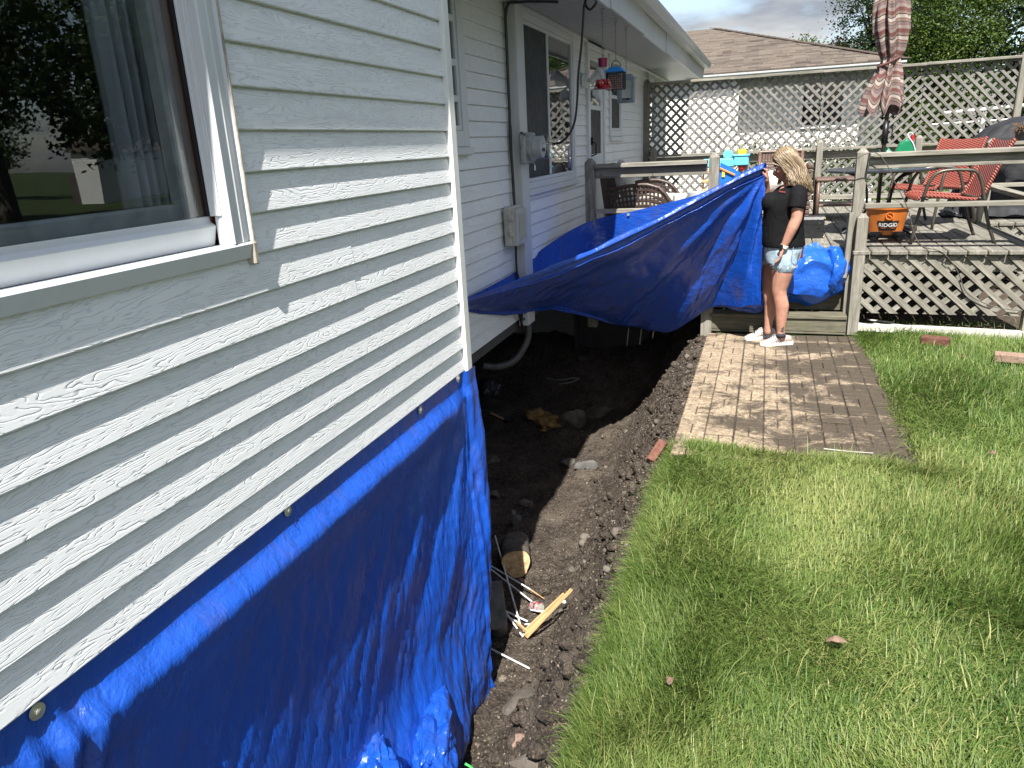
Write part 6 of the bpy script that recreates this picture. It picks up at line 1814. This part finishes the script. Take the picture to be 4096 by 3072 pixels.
c_ = q(2968, 612); sc_ = MB().lathe([(.05, -.04), (.06, -.01), (.058, .03), (.04, .05)], 20, tuple(c_)).obj('yellow_scoop', plain('yellow_toy', (.72, .50, .03), .4, var=.08), ty_, smooth=35)
GYP = plain('grey_plastic', (.42, .42, .44), .5)
mb = MB()
for nx in (2960, 2985): p = q(nx, 690); mb.box(p.x - .025, p.x + .025, 10.45, 10.55, ZD, b3.z - .031, .006)
p = q(2880, 690); mb.box(p.x - .04, p.x + .02, 10.45, 10.55, ZD, a.z - .051, .006)
mb.obj('stand', GYP, ty_)
c_ = q(2968, 668); MB().ball(c_ + Vector((0, -.07, 0)), .045, 14, 8).obj('red_knob', plain('red_toy', (.62, .03, .04), .35), ty_, smooth=True)
bn = empty('blue_bin', (-.42, 9.5, ZD), 'deep blue open bin with orange and yellow straps behind the held tarp', 'bin')
BLB = plain('bright_blue_plastic', (.012, .13, .50), .4, var=.12)
pts = [at_y(2868, 655, 9.4), at_y(2905, 672, 9.4), at_y(2975, 712, 9.4), at_y(2975, 800, 9.4), at_y(2866, 800, 9.4)]
mb = MB().prism([(p.x, p.z) for p in pts], 9.35, 9.385, 'y'); mb.prism([(p.x + .02, p.z) for p in pts], 9.75, 9.78, 'y'); mb.box(pts[0].x - .02, pts[0].x + .005, 9.386, 9.749, ZD, pts[0].z, .003)
mb.box(pts[2].x - .02, pts[2].x + .01, 9.386, 9.749, ZD, pts[2].z, .003); mb.box(pts[0].x, pts[2].x, 9.36, 9.77, ZD, ZD + .35)
mb.obj('bin_wall', BLB, bn)
a, b = at_y(2878, 672, 9.33), at_y(2940, 700, 9.33); MB().bar(a, b, .012, .02, .003).obj('orange_strap', plain('orange_strap', (.6, .22, .02), .6), bn)
a = at_y(2894, 697, 9.33); MB().box(a.x - .02, a.x + .015, 9.335, 9.345, a.z - .035, a.z + .03, .003).obj('yellow_tag', plain('yellow_tag', (.62, .48, .05), .5), bn)

# tall wicker chair, wicker side table behind the woman
wc = empty('wicker_chair', (.15, 9.6, ZD), 'tall brown wicker chair with a pale cushion directly behind the woman', 'chair')
mb = MB(); strip_grid(mb, lambda u, v: (-.09 + .46 * u, 9.72 + .1 * v, ZD + .40 + .38 * v), 14, 11, .018); mb.obj('back_panel', WICKL, wc)
for x_ in (-.10, .38): MB().tube([(x_, 9.70, ZD), (x_, 9.72, ZD + .4), (x_, 9.82, ZD + .79)], .02, 8).obj('back_post', WICKL, wc, smooth=True)
MB().tube([(-.10, 9.82, ZD + .79), (.38, 9.82, ZD + .79)], .02, 8).obj('top_rail', WICKL, wc)
P_ = lambda u, v: (.44 + .02 * v, 9.15 + .55 * u, ZD + .05 + .60 * v)
mb = MB()
for k in range(12): mb.box(.425, .47, 9.14, 9.72, ZD + .06 + k * .05, ZD + .10 + k * .05, .006)
mb.obj('side_panel', WICKL, wc); MB().box(-.09, .40, 9.2, 9.7, ZD + .28, ZD + .33, .01).obj('seat_base', WICKL, wc)
for x_ in (-.08, .40): MB().box(x_ - .02, x_ + .02, 9.18, 9.22, ZD, ZD + .28).obj('leg', WICKL, wc)
o = crumple('seat_pillow', (.06, 9.55, ZD + .45), (.20, .10, .13), plain('pale_pillow', (.58, .57, .53), .9, var=.1, bump=.2), None, 8.8, .1, 4)
tag(o, 'pale oatmeal pillow on the tall wicker chair', 'pillow')
st = empty('wicker_side_table', (.8, 9.75, ZD), 'low brown wicker side table standing before the lattice', 'side table')
MB().box(.54, 1.06, 9.5, 10.0, ZD + .435, ZD + .47, .01).obj('table_top', WICKL, st); MB().box(.58, 1.02, 9.54, 9.96, ZD + .15, ZD + .175, .006).obj('shelf', WICKL, st)
for x_ in (.57, 1.03):
    for y_ in (9.53, 9.97): MB().tube([(x_, y_, ZD), (x_, y_, ZD + .435)], .022, 8).obj('leg', WICKL, st, smooth=True)
# grill under a cover
gr = empty('covered_grill', (2.75, 9.9, ZD), 'barbecue grill under a slate grey fabric cover at the right end of the deck', 'grill')
P_ = []
for j in range(64):
    v = j / 63; z = ZD + .02 + 1.04 * v
    row = []
    for i in range(181):
        a = 2 * PI * i / 180; n_ = 4.5
        rx_ = interp(v, [0, .1, .55, .75, .9, .97, 1], [.80, .74, .70, .66, .50, .30, 0.001]); ry_ = interp(v, [0, .1, .6, .8, .92, .98, 1], [.40, .35, .32, .30, .25, .14, 0.001])
        c, s_ = math.cos(a), math.sin(a); k = (abs(c) ** n_ + abs(s_) ** n_) ** (-1 / n_)
        fold = 1 + .035 * (1 - v * .7) * math.sin(a * 23 + 2.2 * fbm(a * 2, v * 2, 3)) + .05 * fbm(a * 5, v * 4, 6)
        row.append((2.78 + rx_ * k * c * fold, 9.78 + ry_ * k * s_ * fold, z + .03 * fbm(a * 2, v * 3, 9) * v))
    P_.append(row)
MB().grid(P_).obj('cover', plain('slate_cover_fabric', (.020, .021, .024), .68, var=.3, scale=6, bump=.3, bscale=14, spec=.25), gr, smooth=True)
crumple('cover_hem', (1.99, 9.62, ZD + .04), (.13, .10, .045), plain('slate_hem', (.02, .021, .024), .4), gr, 4.1, .35, 4)
# hanging basket with dried plant at the right edge
hb = empty('planter_basket', (2.42, 9.08, 1.556), 'dark pot with a dried brown plant on the far right railing', 'planter')
MB().lathe([(.045, 0), (.065, .10), (.07, .10), (.06, .08), (.001, .08)], 20, (2.42, 9.1, 1.556), cap=False).obj('pot', KB, hb, smooth=30)
mb = MB()
for i in range(160):
    a, l = random.uniform(0, 6.28), random.uniform(.04, .12); p = Vector((2.42, 9.1, 1.64)); d_ = Vector((math.cos(a) * l, math.sin(a) * l, random.uniform(-.03, .09)))
    mb.tube([p + d_ * .2, p + d_ * .7 + Vector((0, 0, .02)), p + d_], [.003, .002, .001], 4)
o = mb.obj('dried_plant', plain('dried_stems', (.16, .10, .06), .8), hb); o['kind'] = 'stuff'
# hooks under the left railing
for i, nx in enumerate((2404, 2610)):
    p = at_y(nx, 702, 7.02); tag(MB().tube([p + Vector((0, 0, .022)), p, p + Vector((.006, 0, -.008)), p + Vector((.012, 0, .002))], .0022, 5, sub=3).obj('cup_hook', BLK), ['small metal hook under the left railing nearest the wall', 'small metal hook under the middle of the left railing'][i], 'hook', 'hooks under the left railing')
# ================================================================== the woman
def remesh(mb, name, mat, parent, voxel=.008, smooth=6, factor=.5):
    me = mb.mesh(name, None, True)
    t = bpy.data.objects.new('tmp', me); COL.objects.link(t)
    r = t.modifiers.new('r', 'REMESH'); r.mode = 'VOXEL'; r.voxel_size = voxel
    s_ = t.modifiers.new('s', 'SMOOTH'); s_.iterations = smooth; s_.factor = factor
    dg = bpy.context.evaluated_depsgraph_get(); dg.update()
    m2 = bpy.data.meshes.new_from_object(t.evaluated_get(dg))
    bpy.data.objects.remove(t)
    m2.name = name; m2.materials.clear(); m2.materials.append(mat)
    m2.polygons.foreach_set('use_smooth', [True] * len(m2.polygons))
    o = mk(name, m2, parent)
    o.location = -WP(parent).translation
    return o
YW = 6.6
def J(zx, zy, dy=0.0): return at_y(2900 + zx / 1.8433, 550 + zy / 1.8433, YW + dy)
def cap(mb, p, q, r0, r1, n=14):
    p = Vector(p); q = Vector(q); d = (q - p); L = d.length; d.normalize()
    pts = [p - d * r0 * .95, p - d * r0 * .6, p, q, q + d * r1 * .6, q + d * r1 * .95]
    mb.tube(pts, [r0 * .3, r0 * .8, r0, r1, r1 * .8, r1 * .3], n)
def limb(mb, pts, rs, n=14):
    for i in range(len(pts) - 1): cap(mb, pts[i], pts[i + 1], rs[i], rs[i + 1], n)
woman = empty('person', (0.2, YW, 0.0), 'person in black t-shirt and cut-off denim shorts holding up the blue tarp', 'person')
def m_skin():
    d = Nd('skin'); v = d.co('World')
    c = d.mix(d.ramp(d.noise(v, 16, 5), [(.35, 0), (.7, 1)]), (.36, .18, .125), (.45, .245, .18))
    return d.done(c, .48, 0, d.bump(d.noise(v, 140, 3), .12, .003), .4, Subsurface_Weight=.12, Subsurface_Radius=(.012, .004, .002))
SK = m_skin()
B = MB()
# torso core (under the clothes), neck
limb(B, [J(440, 850, -.02), J(430, 650), J(440, 480), J(485, 390)], [.13, .12, .12, .08])
limb(B, [J(497, 372), J(470, 300)], [.056, .052])
# legs
nl = [J(432, 880, -.085), J(420, 1000, -.085), J(398, 1120, -.08), J(402, 1165, -.08), J(418, 1240, -.075), J(414, 1340, -.07), J(411, 1425, -.065), J(412, 1470, -.065)]
limb(B, nl, [.104, .090, .064, .058, .060, .047, .034, .036])
fl = [J(372, 880, .085), J(345, 1000, .09), J(327, 1110, .09), J(328, 1150, .09), J(340, 1220, .09), J(328, 1310, .09), J(318, 1385, .085), J(318, 1430, .085)]
limb(B, fl, [.10, .085, .061, .055, .057, .045, .033, .035])
B.ball(J(368, 1140, -.08), (.030, .04, .045)); B.ball(J(304, 1130, .09), (.028, .04, .04))
cap(B, J(436, 1235, -.075), J(432, 1310, -.07), .040, .030); cap(B, J(356, 1215, .09), J(350, 1290, .09), .038, .028)
# near arm hanging
limb(B, [J(540, 440, -.175), J(536, 520, -.205), J(527, 600, -.21), J(500, 660, -.215), J(455, 760, -.205), J(430, 812, -.20)], [.048, .048, .044, .044, .034, .026])
# far arm raised to the tarp
limb(B, [J(430, 420, .18), J(360, 470, .17), J(297, 485, .10)], [.062, .052, .046])
limb(B, [J(295, 490, .10), J(293, 430, .06), J(300, 360, .01), J(303, 310, -.04), J(303, 290, -.045)], [.046, .044, .034, .026, .024])
# head, bowed
HC = J(447, 200, -.0)
Rh = Matrix.Rotation(-0.42, 3, 'Y')          # looks down and to the left
def hd(x, z, y=0.0): return HC + Rh @ Vector((x, y, z))
def hb_(x, z, y, r): 
    B.ball(hd(x, z, y), r, 20, 14, M=Rh.to_4x4())
hb_(.010, .035, 0, (.094, .075, .088)); hb_(-.022, -.010, 0, (.070, .066, .088)); hb_(-.040, -.055, 0, (.050, .050, .055)); hb_(-.066, -.088, 0, (.024, .026, .022))
B.tube([hd(-.082, .008), hd(-.101, -.020), hd(-.109, -.034)], [.009, .013, .015], 10); hb_(-.104, -.038, .0, (.013, .016, .010))
hb_(-.088, -.058, 0, (.014, .022, .008)); hb_(-.085, -.068, 0, (.014, .020, .008))
for s_ in (-1, 1):
    hb_(-.064, .018, s_ * .030, (.024, .028, .012)); hb_(-.060, -.022, s_ * .042, (.024, .022, .022)); hb_(.010, -.020, s_ * .072, (.016, .010, .028))
body = remesh(B, 'body', SK, woman, .0062, 5)

# hands: palm and five fingers each
def hand(name, wrist, knuck, across, nrm, curl, spread=.018, thumb_side=1, L=.075, th_dir=None):
    H = MB(); w_ = Vector(wrist); k_ = Vector(knuck); ac = Vector(across).normalized(); nr = Vector(nrm).normalized(); fw = (k_ - w_).normalized()
    for t in (-1, -.33, .33, 1):
        cap(H, w_ + ac * t * .014, k_ + ac * t * .026, .016, .0125, 10)
    for i, (t, l) in enumerate(((-1, .82), (-.34, 1.0), (.34, .95), (1, .72))):
        p = k_ + ac * t * .027; d_ = fw.copy(); pts = [p]
        for s_, a_ in ((.42, curl * .6), (.32, curl), (.26, curl * .7)):
            ax_ = d_.cross(nr); 
            d_ = (d_ * math.cos(a_) + nr * math.sin(a_)).normalized(); nr2 = nr
            p = p + d_ * L * l * s_; pts.append(p)
        limb(H, pts, [.0098, .0088, .0080, .0068], 9)
    tp_ = w_.lerp(k_, .35) + ac * thumb_side * .022
    td = Vector(th_dir).normalized() if th_dir is not None else (fw * .8 + ac * thumb_side * .55 + nr * .3).normalized()
    limb(H, [tp_, tp_ + td * .032, tp_ + td * .032 + (td * .7 + fw * .6 + nr * .3).normalized() * .028], [.013, .0105, .0085], 9)
    return remesh(H, name, SK, woman, .0032, 3)
wr = J(428, 815, -.20); kn = J(412, 872, -.20)
hand('hand', wr - (kn - wr) * .1, kn, (0.15, 1, 0.05), (-.9, .1, -.2), .45, thumb_side=1, th_dir=(-.6, .25, -.9))
wr = J(303, 312, -.04); kn = J(302, 258, -.05)
hand('hand', wr - (kn - wr) * .1, kn, (0.35, -1, 0.1), (-.85, -.35, .2), .95, thumb_side=1, th_dir=(-.6, -.45, .6))

# clothes
def loft(mb, rows_, yc=0.0, n=40, pw=2.6):
    P_ = []
    for (zy, x0, x1, hw) in rows_:
        a_ = J(x0, zy, yc); b_ = J(x1, zy, yc); c_ = (a_ + b_) / 2; rx_ = (b_.x - a_.x) / 2; row = []
        for i in range(n):
            t = 2 * PI * i / n; c, s_ = math.cos(t), math.sin(t); k = (abs(c) ** pw + abs(s_) ** pw) ** (-1 / pw)
            row.append(Vector((c_.x + rx_ * k * c, c_.y + hw * k * s_, c_.z)))
        P_.append(row)
    P2 = [r_ + [r_[0]] for r_ in P_]
    mb.grid(P2); b = len(mb.v) - len(P2) * (n + 1)
    mb.f.append(tuple(b + i for i in range(n))); mb.f.append(tuple(b + (len(P2) - 1) * (n + 1) + i for i in range(n))[::-1])
d = Nd('black_cotton'); v = d.co('World')
wrk = d.noise(d.co('World', (1, 1, .55), rot=(0, .5, 0)), 11, 4, .55, 1.0)
SHM = d.done(d.mix(d.noise(v, 40, 4), (.005, .005, .006), (.010, .010, .011)), .82, 0, d.bump(d.ma('ADD', wrk, d.ma('MULTIPLY', d.noise(v, 300, 2), .1)), .45, .03), .08)
S = MB()
loft(S, [(352, 455, 530, .075), (372, 415, 580, .135), (400, 355, 600, .175), (440, 312, 606, .19), (485, 287, 603, .195), (520, 282, 596, .195), (570, 280, 586, .19), (640, 272, 580, .19), (700, 267, 584, .195), (750, 264, 590, .20), (792, 268, 594, .20)])
S.tube([J(535, 385, -.09), J(541, 405, -.14), J(541, 450, -.182), J(532, 500, -.207), J(528, 525, -.215)], [.05, .070, .072, .068, .069], 18)
limb(S, [J(435, 410, .16), J(385, 455, .185), J(360, 475, .185)], [.074, .072, .070])
S.ball(J(330, 480, -.09), (.075, .085, .085)); S.ball(J(330, 480, .09), (.075, .085, .085))
remesh(S, 't_shirt', SHM, woman, .0085, 4)
d = Nd('washed_denim'); v = d.co('World')
DEN = d.done(d.mix(d.ramp(d.noise(v, 22, 5), [(.35, 0), (.7, 1)]), (.22, .30, .37), (.38, .46, .52)), .85, 0, d.bump(d.noise(d.co('World', (1, 1, 2)), 24, 4, .6, .8), .35, .012), .2)
S = MB()
loft(S, [(786, 280, 586, .185), (830, 281, 580, .18), (880, 286, 552, .175), (915, 294, 522, .17)])
limb(S, [J(430, 860, -.095), J(432, 905, -.095), J(432, 928, -.095)], [.106, .106, .107])
limb(S, [J(350, 850, .095), J(345, 880, .095)], [.108, .105])
remesh(S, 'denim_shorts', DEN, woman, .008, 3)
F_ = MB()                                    # frayed hem threads
for i in range(150):
    a_ = random.uniform(0, 2 * PI); c_ = J(432, 958, -.095) if i % 2 else J(345, 922, .095); r_ = .108
    p = c_ + Vector((math.cos(a_) * r_, math.sin(a_) * r_, random.uniform(.012, .03)))
    F_.tube([p, p + Vector((random.uniform(-.006, .006), random.uniform(-.004, .004), -random.uniform(.006, .018)))], [.002, .0012], 4)
o = F_.obj('frayed_hem', plain('white_thread', (.55, .6, .63), .9), woman); o['kind'] = 'stuff'
p = J(545, 800, -.10); MB().box(p.x - .03, p.x + .035, p.y - .008, p.y + .008, p.z - .10, p.z + .06, .006).obj('phone', plain('maroon_phone', (.09, .02, .025), .35), woman, rot=(0, 0, 0))
# seam and pocket of the shorts
mb = MB(); mb.tube([J(505, 808, -.196), J(498, 850, -.200), J(492, 900, -.195)], .0022, 5, sub=3); mb.tube([J(492, 902, -.196), J(540, 905, -.185), J(560, 850, -.175)], .0022, 5, sub=3)
mb.obj('seam', plain('denim_seam', (.22, .3, .37), .9), woman)
# chest print
mb = MB()
x0 = 398
for k in range(7):
    p = [J(x0 + k * 7 + dx, 396 + dz + k * 1.2, -.165 - .002 * k) for dx, dz in ((0, 4), (2, -5), (5, 3), (7, 0))]
    mb.tube(p, .0016, 5, sub=2)
mb.obj('chest_print', plain('red_print', (.35, .06, .05), .7), woman)
# shoes
SHO = plain('blush_shoe', (.42, .33, .30), .7, var=.15, scale=30, bump=.3); SOL = plain('white_sole', (.68, .66, .63), .5, var=.2)
def shoe(heel, toe, ank, nm):
    h = Vector(heel); t = Vector(toe); h.z = 0; t.z = 0; L = (t - h).length; M_ = frame(h, t)
    M_.translation = h
    S_ = MB(); rows_ = []
    for (x, w0, zt, zb) in [(-.02, .012, .05, .028), (0, .030, .078, .024), (.05, .035, .088, .022), (.09, .036, .090, .022), (.13, .038, .080, .022), (.17, .043, .060, .022), (.21, .045, .048, .022), (.24, .038, .040, .022), (.262, .018, .032, .024)]:
        x *= L / .25; row = []
        for i in range(20):
            a_ = 2 * PI * i / 20; c, s_ = math.cos(a_), math.sin(a_); k = (abs(c) ** 2.6 + abs(s_) ** 2.6) ** (-1 / 2.6)
            row.append(M_ @ Vector((x, w0 * k * c, (zt + zb) / 2 + (zt - zb) / 2 * k * s_)))
        rows_.append(row + [row[0]])
    S_.grid(rows_); S_.f.append(tuple(range(20))); S_.f.append(tuple(8 * 21 + i for i in range(20)))
    sh = S_.obj(nm, SHO, woman, smooth=True)
    So = MB(); outl = [(-.028, .0), (-.024, .026), (.02, .038), (.08, .036), (.13, .038), (.18, .047), (.22, .047), (.25, .036), (.272, .012), (.272, -.012), (.25, -.036), (.22, -.047), (.18, -.047), (.13, -.038), (.08, -.036), (.02, -.038), (-.024, -.026)]
    So.add([M_ @ Vector((a_ * L / .25, b_, z)) for z in (.004, .030) for a_, b_ in outl], [tuple(range(17))[::-1], tuple(range(17, 34))] + [(i, (i + 1) % 17, 17 + (i + 1) % 17, 17 + i) for i in range(17)])
    So.obj('sole', SOL, sh, smooth=30)
    La = MB()
    for k in range(5):
        x = (.115 + .02 * k) * L / .25; z = .087 - .0085 * k
        La.tube([M_ @ Vector((x, -.026, z - .006)), M_ @ Vector((x + .004, 0, z + .006)), M_ @ Vector((x + .01, .026, z - .006))], .003, 5, sub=3)
    La.tube([M_ @ Vector((.11, 0, .10)), M_ @ Vector((.13, -.03, .085)), M_ @ Vector((.14, -.045, .05)), M_ @ Vector((.12, -.046, .06)), M_ @ Vector((.11, -.01, .10))], .0026, 5, sub=3)
    La.obj('laces', SOL, sh)
    St = MB()
    for k in range(3):
        for s_ in (-1, 1):
            a_ = M_ @ Vector(((.085 + .022 * k) * L / .25, s_ * .0405, .036)); b_ = M_ @ Vector(((.115 + .018 * k) * L / .25, s_ * .036, .068)); St.bar(a_, b_, .004, .010, 0, up=M_.to_3x3() @ Vector((0, 1, 0)))
    St.obj('side_stripe', plain('silver_stripe', (.42, .44, .47), .4, .3), sh)
shoe(at_z(3158, 1368, 0.02), at_z(3050, 1374, 0.02), None, 'shoe')
hf = at_z(3092, 1338, 0.02); shoe(hf, at_z(2990, 1352, 0.02), None, 'shoe')
MB().tube([J(412, 1440, -.065), J(413, 1470, -.065)], [.0375, .040], 16).obj('sock', plain('dark_sock', (.03, .032, .04), .9), woman, smooth=True)
mb = MB()                                   # ankle tattoo
for dx, dz, r_ in ((8, -30, .008), (16, -38, .007), (4, -40, .006), (14, -24, .007), (10, -14, .006), (2, -12, .005), (18, -10, .005)):
    c_ = J(412 + dx, 1440 + dz, -.102); mb.ball(c_, (r_, .0022, r_), 8, 6)
mb.obj('ankle_tattoo', plain('tattoo_ink', (.04, .045, .045), .6), woman)
# watch
p = J(436, 803, -.205); ax = (J(430, 812, -.20) - J(455, 760, -.205)).normalized(); M_ = Matrix.Translation(p) @ ax.to_track_quat('Z', 'Y').to_matrix().to_4x4()
wb = MB().lathe([(.0300, -.010), (.0325, -.010), (.0325, .010), (.0300, .010)], 28, M=M_).obj('watch_strap', plain('white_rubber', (.66, .64, .61), .5, var=.1), woman, smooth=30)
fc_ = p + Vector((-.022, -.026, .002)); MB().lathe([(.018, 0), (.019, .004), (.019, .009), (.014, .011), (.001, .011)], 24, M=Matrix.Translation(fc_) @ Vector((-.55, -.85, .1)).to_track_quat('Z', 'Y').to_matrix().to_4x4()).obj('watch_face', BADGE, wb, smooth=30)
# glasses
GF = plain('clear_pink_frame', (.55, .47, .47), .3)
mb = MB()
for s_ in (-1, 1):
    c_ = hd(-.093, .004, s_ * .033)
    mb.tube([c_ + Rh @ Vector((.012 * abs(math.cos(a_)) * .6, s_ * .027 * math.cos(a_), .022 * math.sin(a_))) for a_ in np.linspace(0, 2 * PI, 20)], .0035, 6)
    mb.tube([hd(-.086, .012, s_ * .060), hd(-.05, .014, s_ * .078), hd(.012, .008, s_ * .083)], .0035, 6)
mb.tube([hd(-.104, .008, -.008), hd(-.106, .011, 0), hd(-.104, .008, .008)], .003, 6)
gl = mb.obj('glasses', GF, woman, smooth=True)
mb = MB()
for s_ in (-1, 1):
    c_ = hd(-.092, .004, s_ * .033); mb.add([c_] + [c_ + Rh @ Vector((.006 * abs(math.cos(a_)), s_ * .025 * math.cos(a_), .020 * math.sin(a_))) for a_ in np.linspace(0, 2 * PI, 18)[:-1]], [(0, i + 1, (i + 1) % 17 + 1) for i in range(17)])
mb.obj('lens', MT['clearplastic'], gl)
mb = MB(); mb.tube([hd(-.098, -.062, -.014), hd(-.1015, -.0625, 0), hd(-.098, -.062, .014)], .0022, 5, sub=3)
for s_ in (-1, 1): mb.tube([hd(-.080, .030, s_ * .016), hd(-.082, .034, s_ * .032), hd(-.070, .030, s_ * .048)], .0028, 5, sub=3); mb.ball(hd(-.080, .004, s_ * .031), (.006, .009, .004), 8, 6)
mb.obj('face_line', plain('brow_lip', (.17, .07, .055), .6), woman)
# hair: a cap with hundreds of wavy locks
d = Nd('blonde_hair'); v = d.co('World', (1, 1, .18), rot=(0, .25, 0))
hn = d.noise(v, 75, 4, .6); 
at_h = d.n('Attribute', attribute_name='tint').outputs['Fac']
hc = d.ramp(d.ma('ADD', d.ma('MULTIPLY', hn, .35), d.ma('MULTIPLY', at_h, .65)), [(.15, (.070, .044, .025)), (.45, (.175, .120, .068)), (.8, (.34, .255, .155))])
HAIR = d.done(hc, .38, 0, d.bump(hn, .35, .004), .5)
Hm = MB(); tn = []
def add_lock(pts, rs, tint):
    b = len(Hm.v); Hm.tube(pts, rs, 6, sub=3, flat=.55); tn.extend([tint] * (len(Hm.v) - b))
b = len(Hm.v)
Hm.ball(hd(.016, .046), (.103, .084, .090), 26, 18, M=Rh.to_4x4()); Hm.ball(hd(.055, -.03), (.062, .082, .085), 20, 14, M=Rh.to_4x4())
tn.extend([.35] * (len(Hm.v) - b))
rd = random.Random(5)
def scalp(x, phi, s_, k=1.0):
    q_ = math.sqrt(max(0.05, 1 - ((x - .016) / .108) ** 2))
    return hd(x, .046 + .0945 * k * q_ * math.cos(phi), s_ * .0885 * k * (0.35 + .65 * q_) * math.sin(phi))
for i in range(1250):
    s_ = -1 if i % 4 else 1                  # most on the camera side
    fwd = rd.random(); x0 = -.074 + .150 * fwd
    p0 = scalp(x0, rd.uniform(-.05, .12), s_, 1.01); p1 = scalp(x0 + .006, rd.uniform(.6, .8), s_, 1.045); p2 = scalp(x0 + .016, rd.uniform(1.2, 1.4), s_, rd.uniform(1.04, 1.12))
    low = hd(-.012 + .13 * fwd + rd.uniform(-.014, .014), -.055 + rd.uniform(-.02, .02), s_ * (.084 + rd.uniform(0, .02)))
    ex = lerp(485, 640, fwd) + rd.uniform(-18, 18); ey = lerp(325, 385, fwd) + rd.uniform(-25, 32)
    end = J(ex, ey, s_ * (.075 + rd.uniform(0, .08)))
    m_ = low.lerp(end, .5) + Vector((rd.uniform(-.012, .015), s_ * rd.uniform(-.005, .015), rd.uniform(-.008, .008)))
    r_ = rd.uniform(.0018, .0040)
    add_lock([p0, p1, p2, low, m_, end], [r_ * .7, r_, r_ * 1.1, r_, r_ * .8, .0008], min(1, max(0, rd.gauss(.55, .28) - .25 * (rd.random() < .2))))
for i in range(260):                         # crown and back of the head
    th_ = rd.uniform(-1.2, 1.2); p0 = scalp(.05, rd.uniform(0, .4), math.copysign(1, th_), 1.0); p1 = hd(.112 * math.cos(th_ * .8), .055, .085 * math.sin(th_)); p2 = hd(.108 * math.cos(th_ * .8), -.02, .09 * math.sin(th_))
    add_lock([p0, p1, p2, J(610 + rd.uniform(-25, 25), 300, .11 * math.sin(th_)), J(628 + rd.uniform(-25, 15), 380 + rd.uniform(-20, 30), .13 * math.sin(th_))], [.003, .0042, .0042, .0036, .0008], min(1, max(0, rd.gauss(.45, .25))))
for i in range(60):                          # face framing curl on the near side
    st_ = hd(-.07, .085, -.02); p2 = hd(-.083 + rd.uniform(0, .02), .05, -.062); p3 = hd(-.03 + rd.uniform(-.01, .02), .010, -.088); p4 = J(468 + rd.uniform(-10, 15), 262, -.095)
    add_lock([st_, p2, p3, p4, J(505 + rd.uniform(-15, 20), 300 + rd.uniform(-10, 15), -.11), J(465 + rd.uniform(-10, 40), 345 + rd.uniform(-10, 12), -.13)], [.002, .004, .004, .0035, .003, .0006], min(1, max(0, rd.gauss(.72, .2))))
for i in range(60):                          # far side lock hanging beside the chin
    add_lock([hd(-.05, .05, .07), hd(-.05, -.03, .085), J(405 + rd.uniform(-12, 12), 300, .10), J(398 + rd.uniform(-15, 25), 345 + rd.uniform(-8, 10), .11)], [.003, .004, .0035, .0006], min(1, max(0, rd.gauss(.6, .25))))
me = Hm.mesh('hair', HAIR, True, fix=False)
a_ = me.attributes.new('tint', 'FLOAT', 'POINT'); a_.data.foreach_set('value', np.array(tn, np.float32))
mk('hair', me, woman, loc=-woman.location)
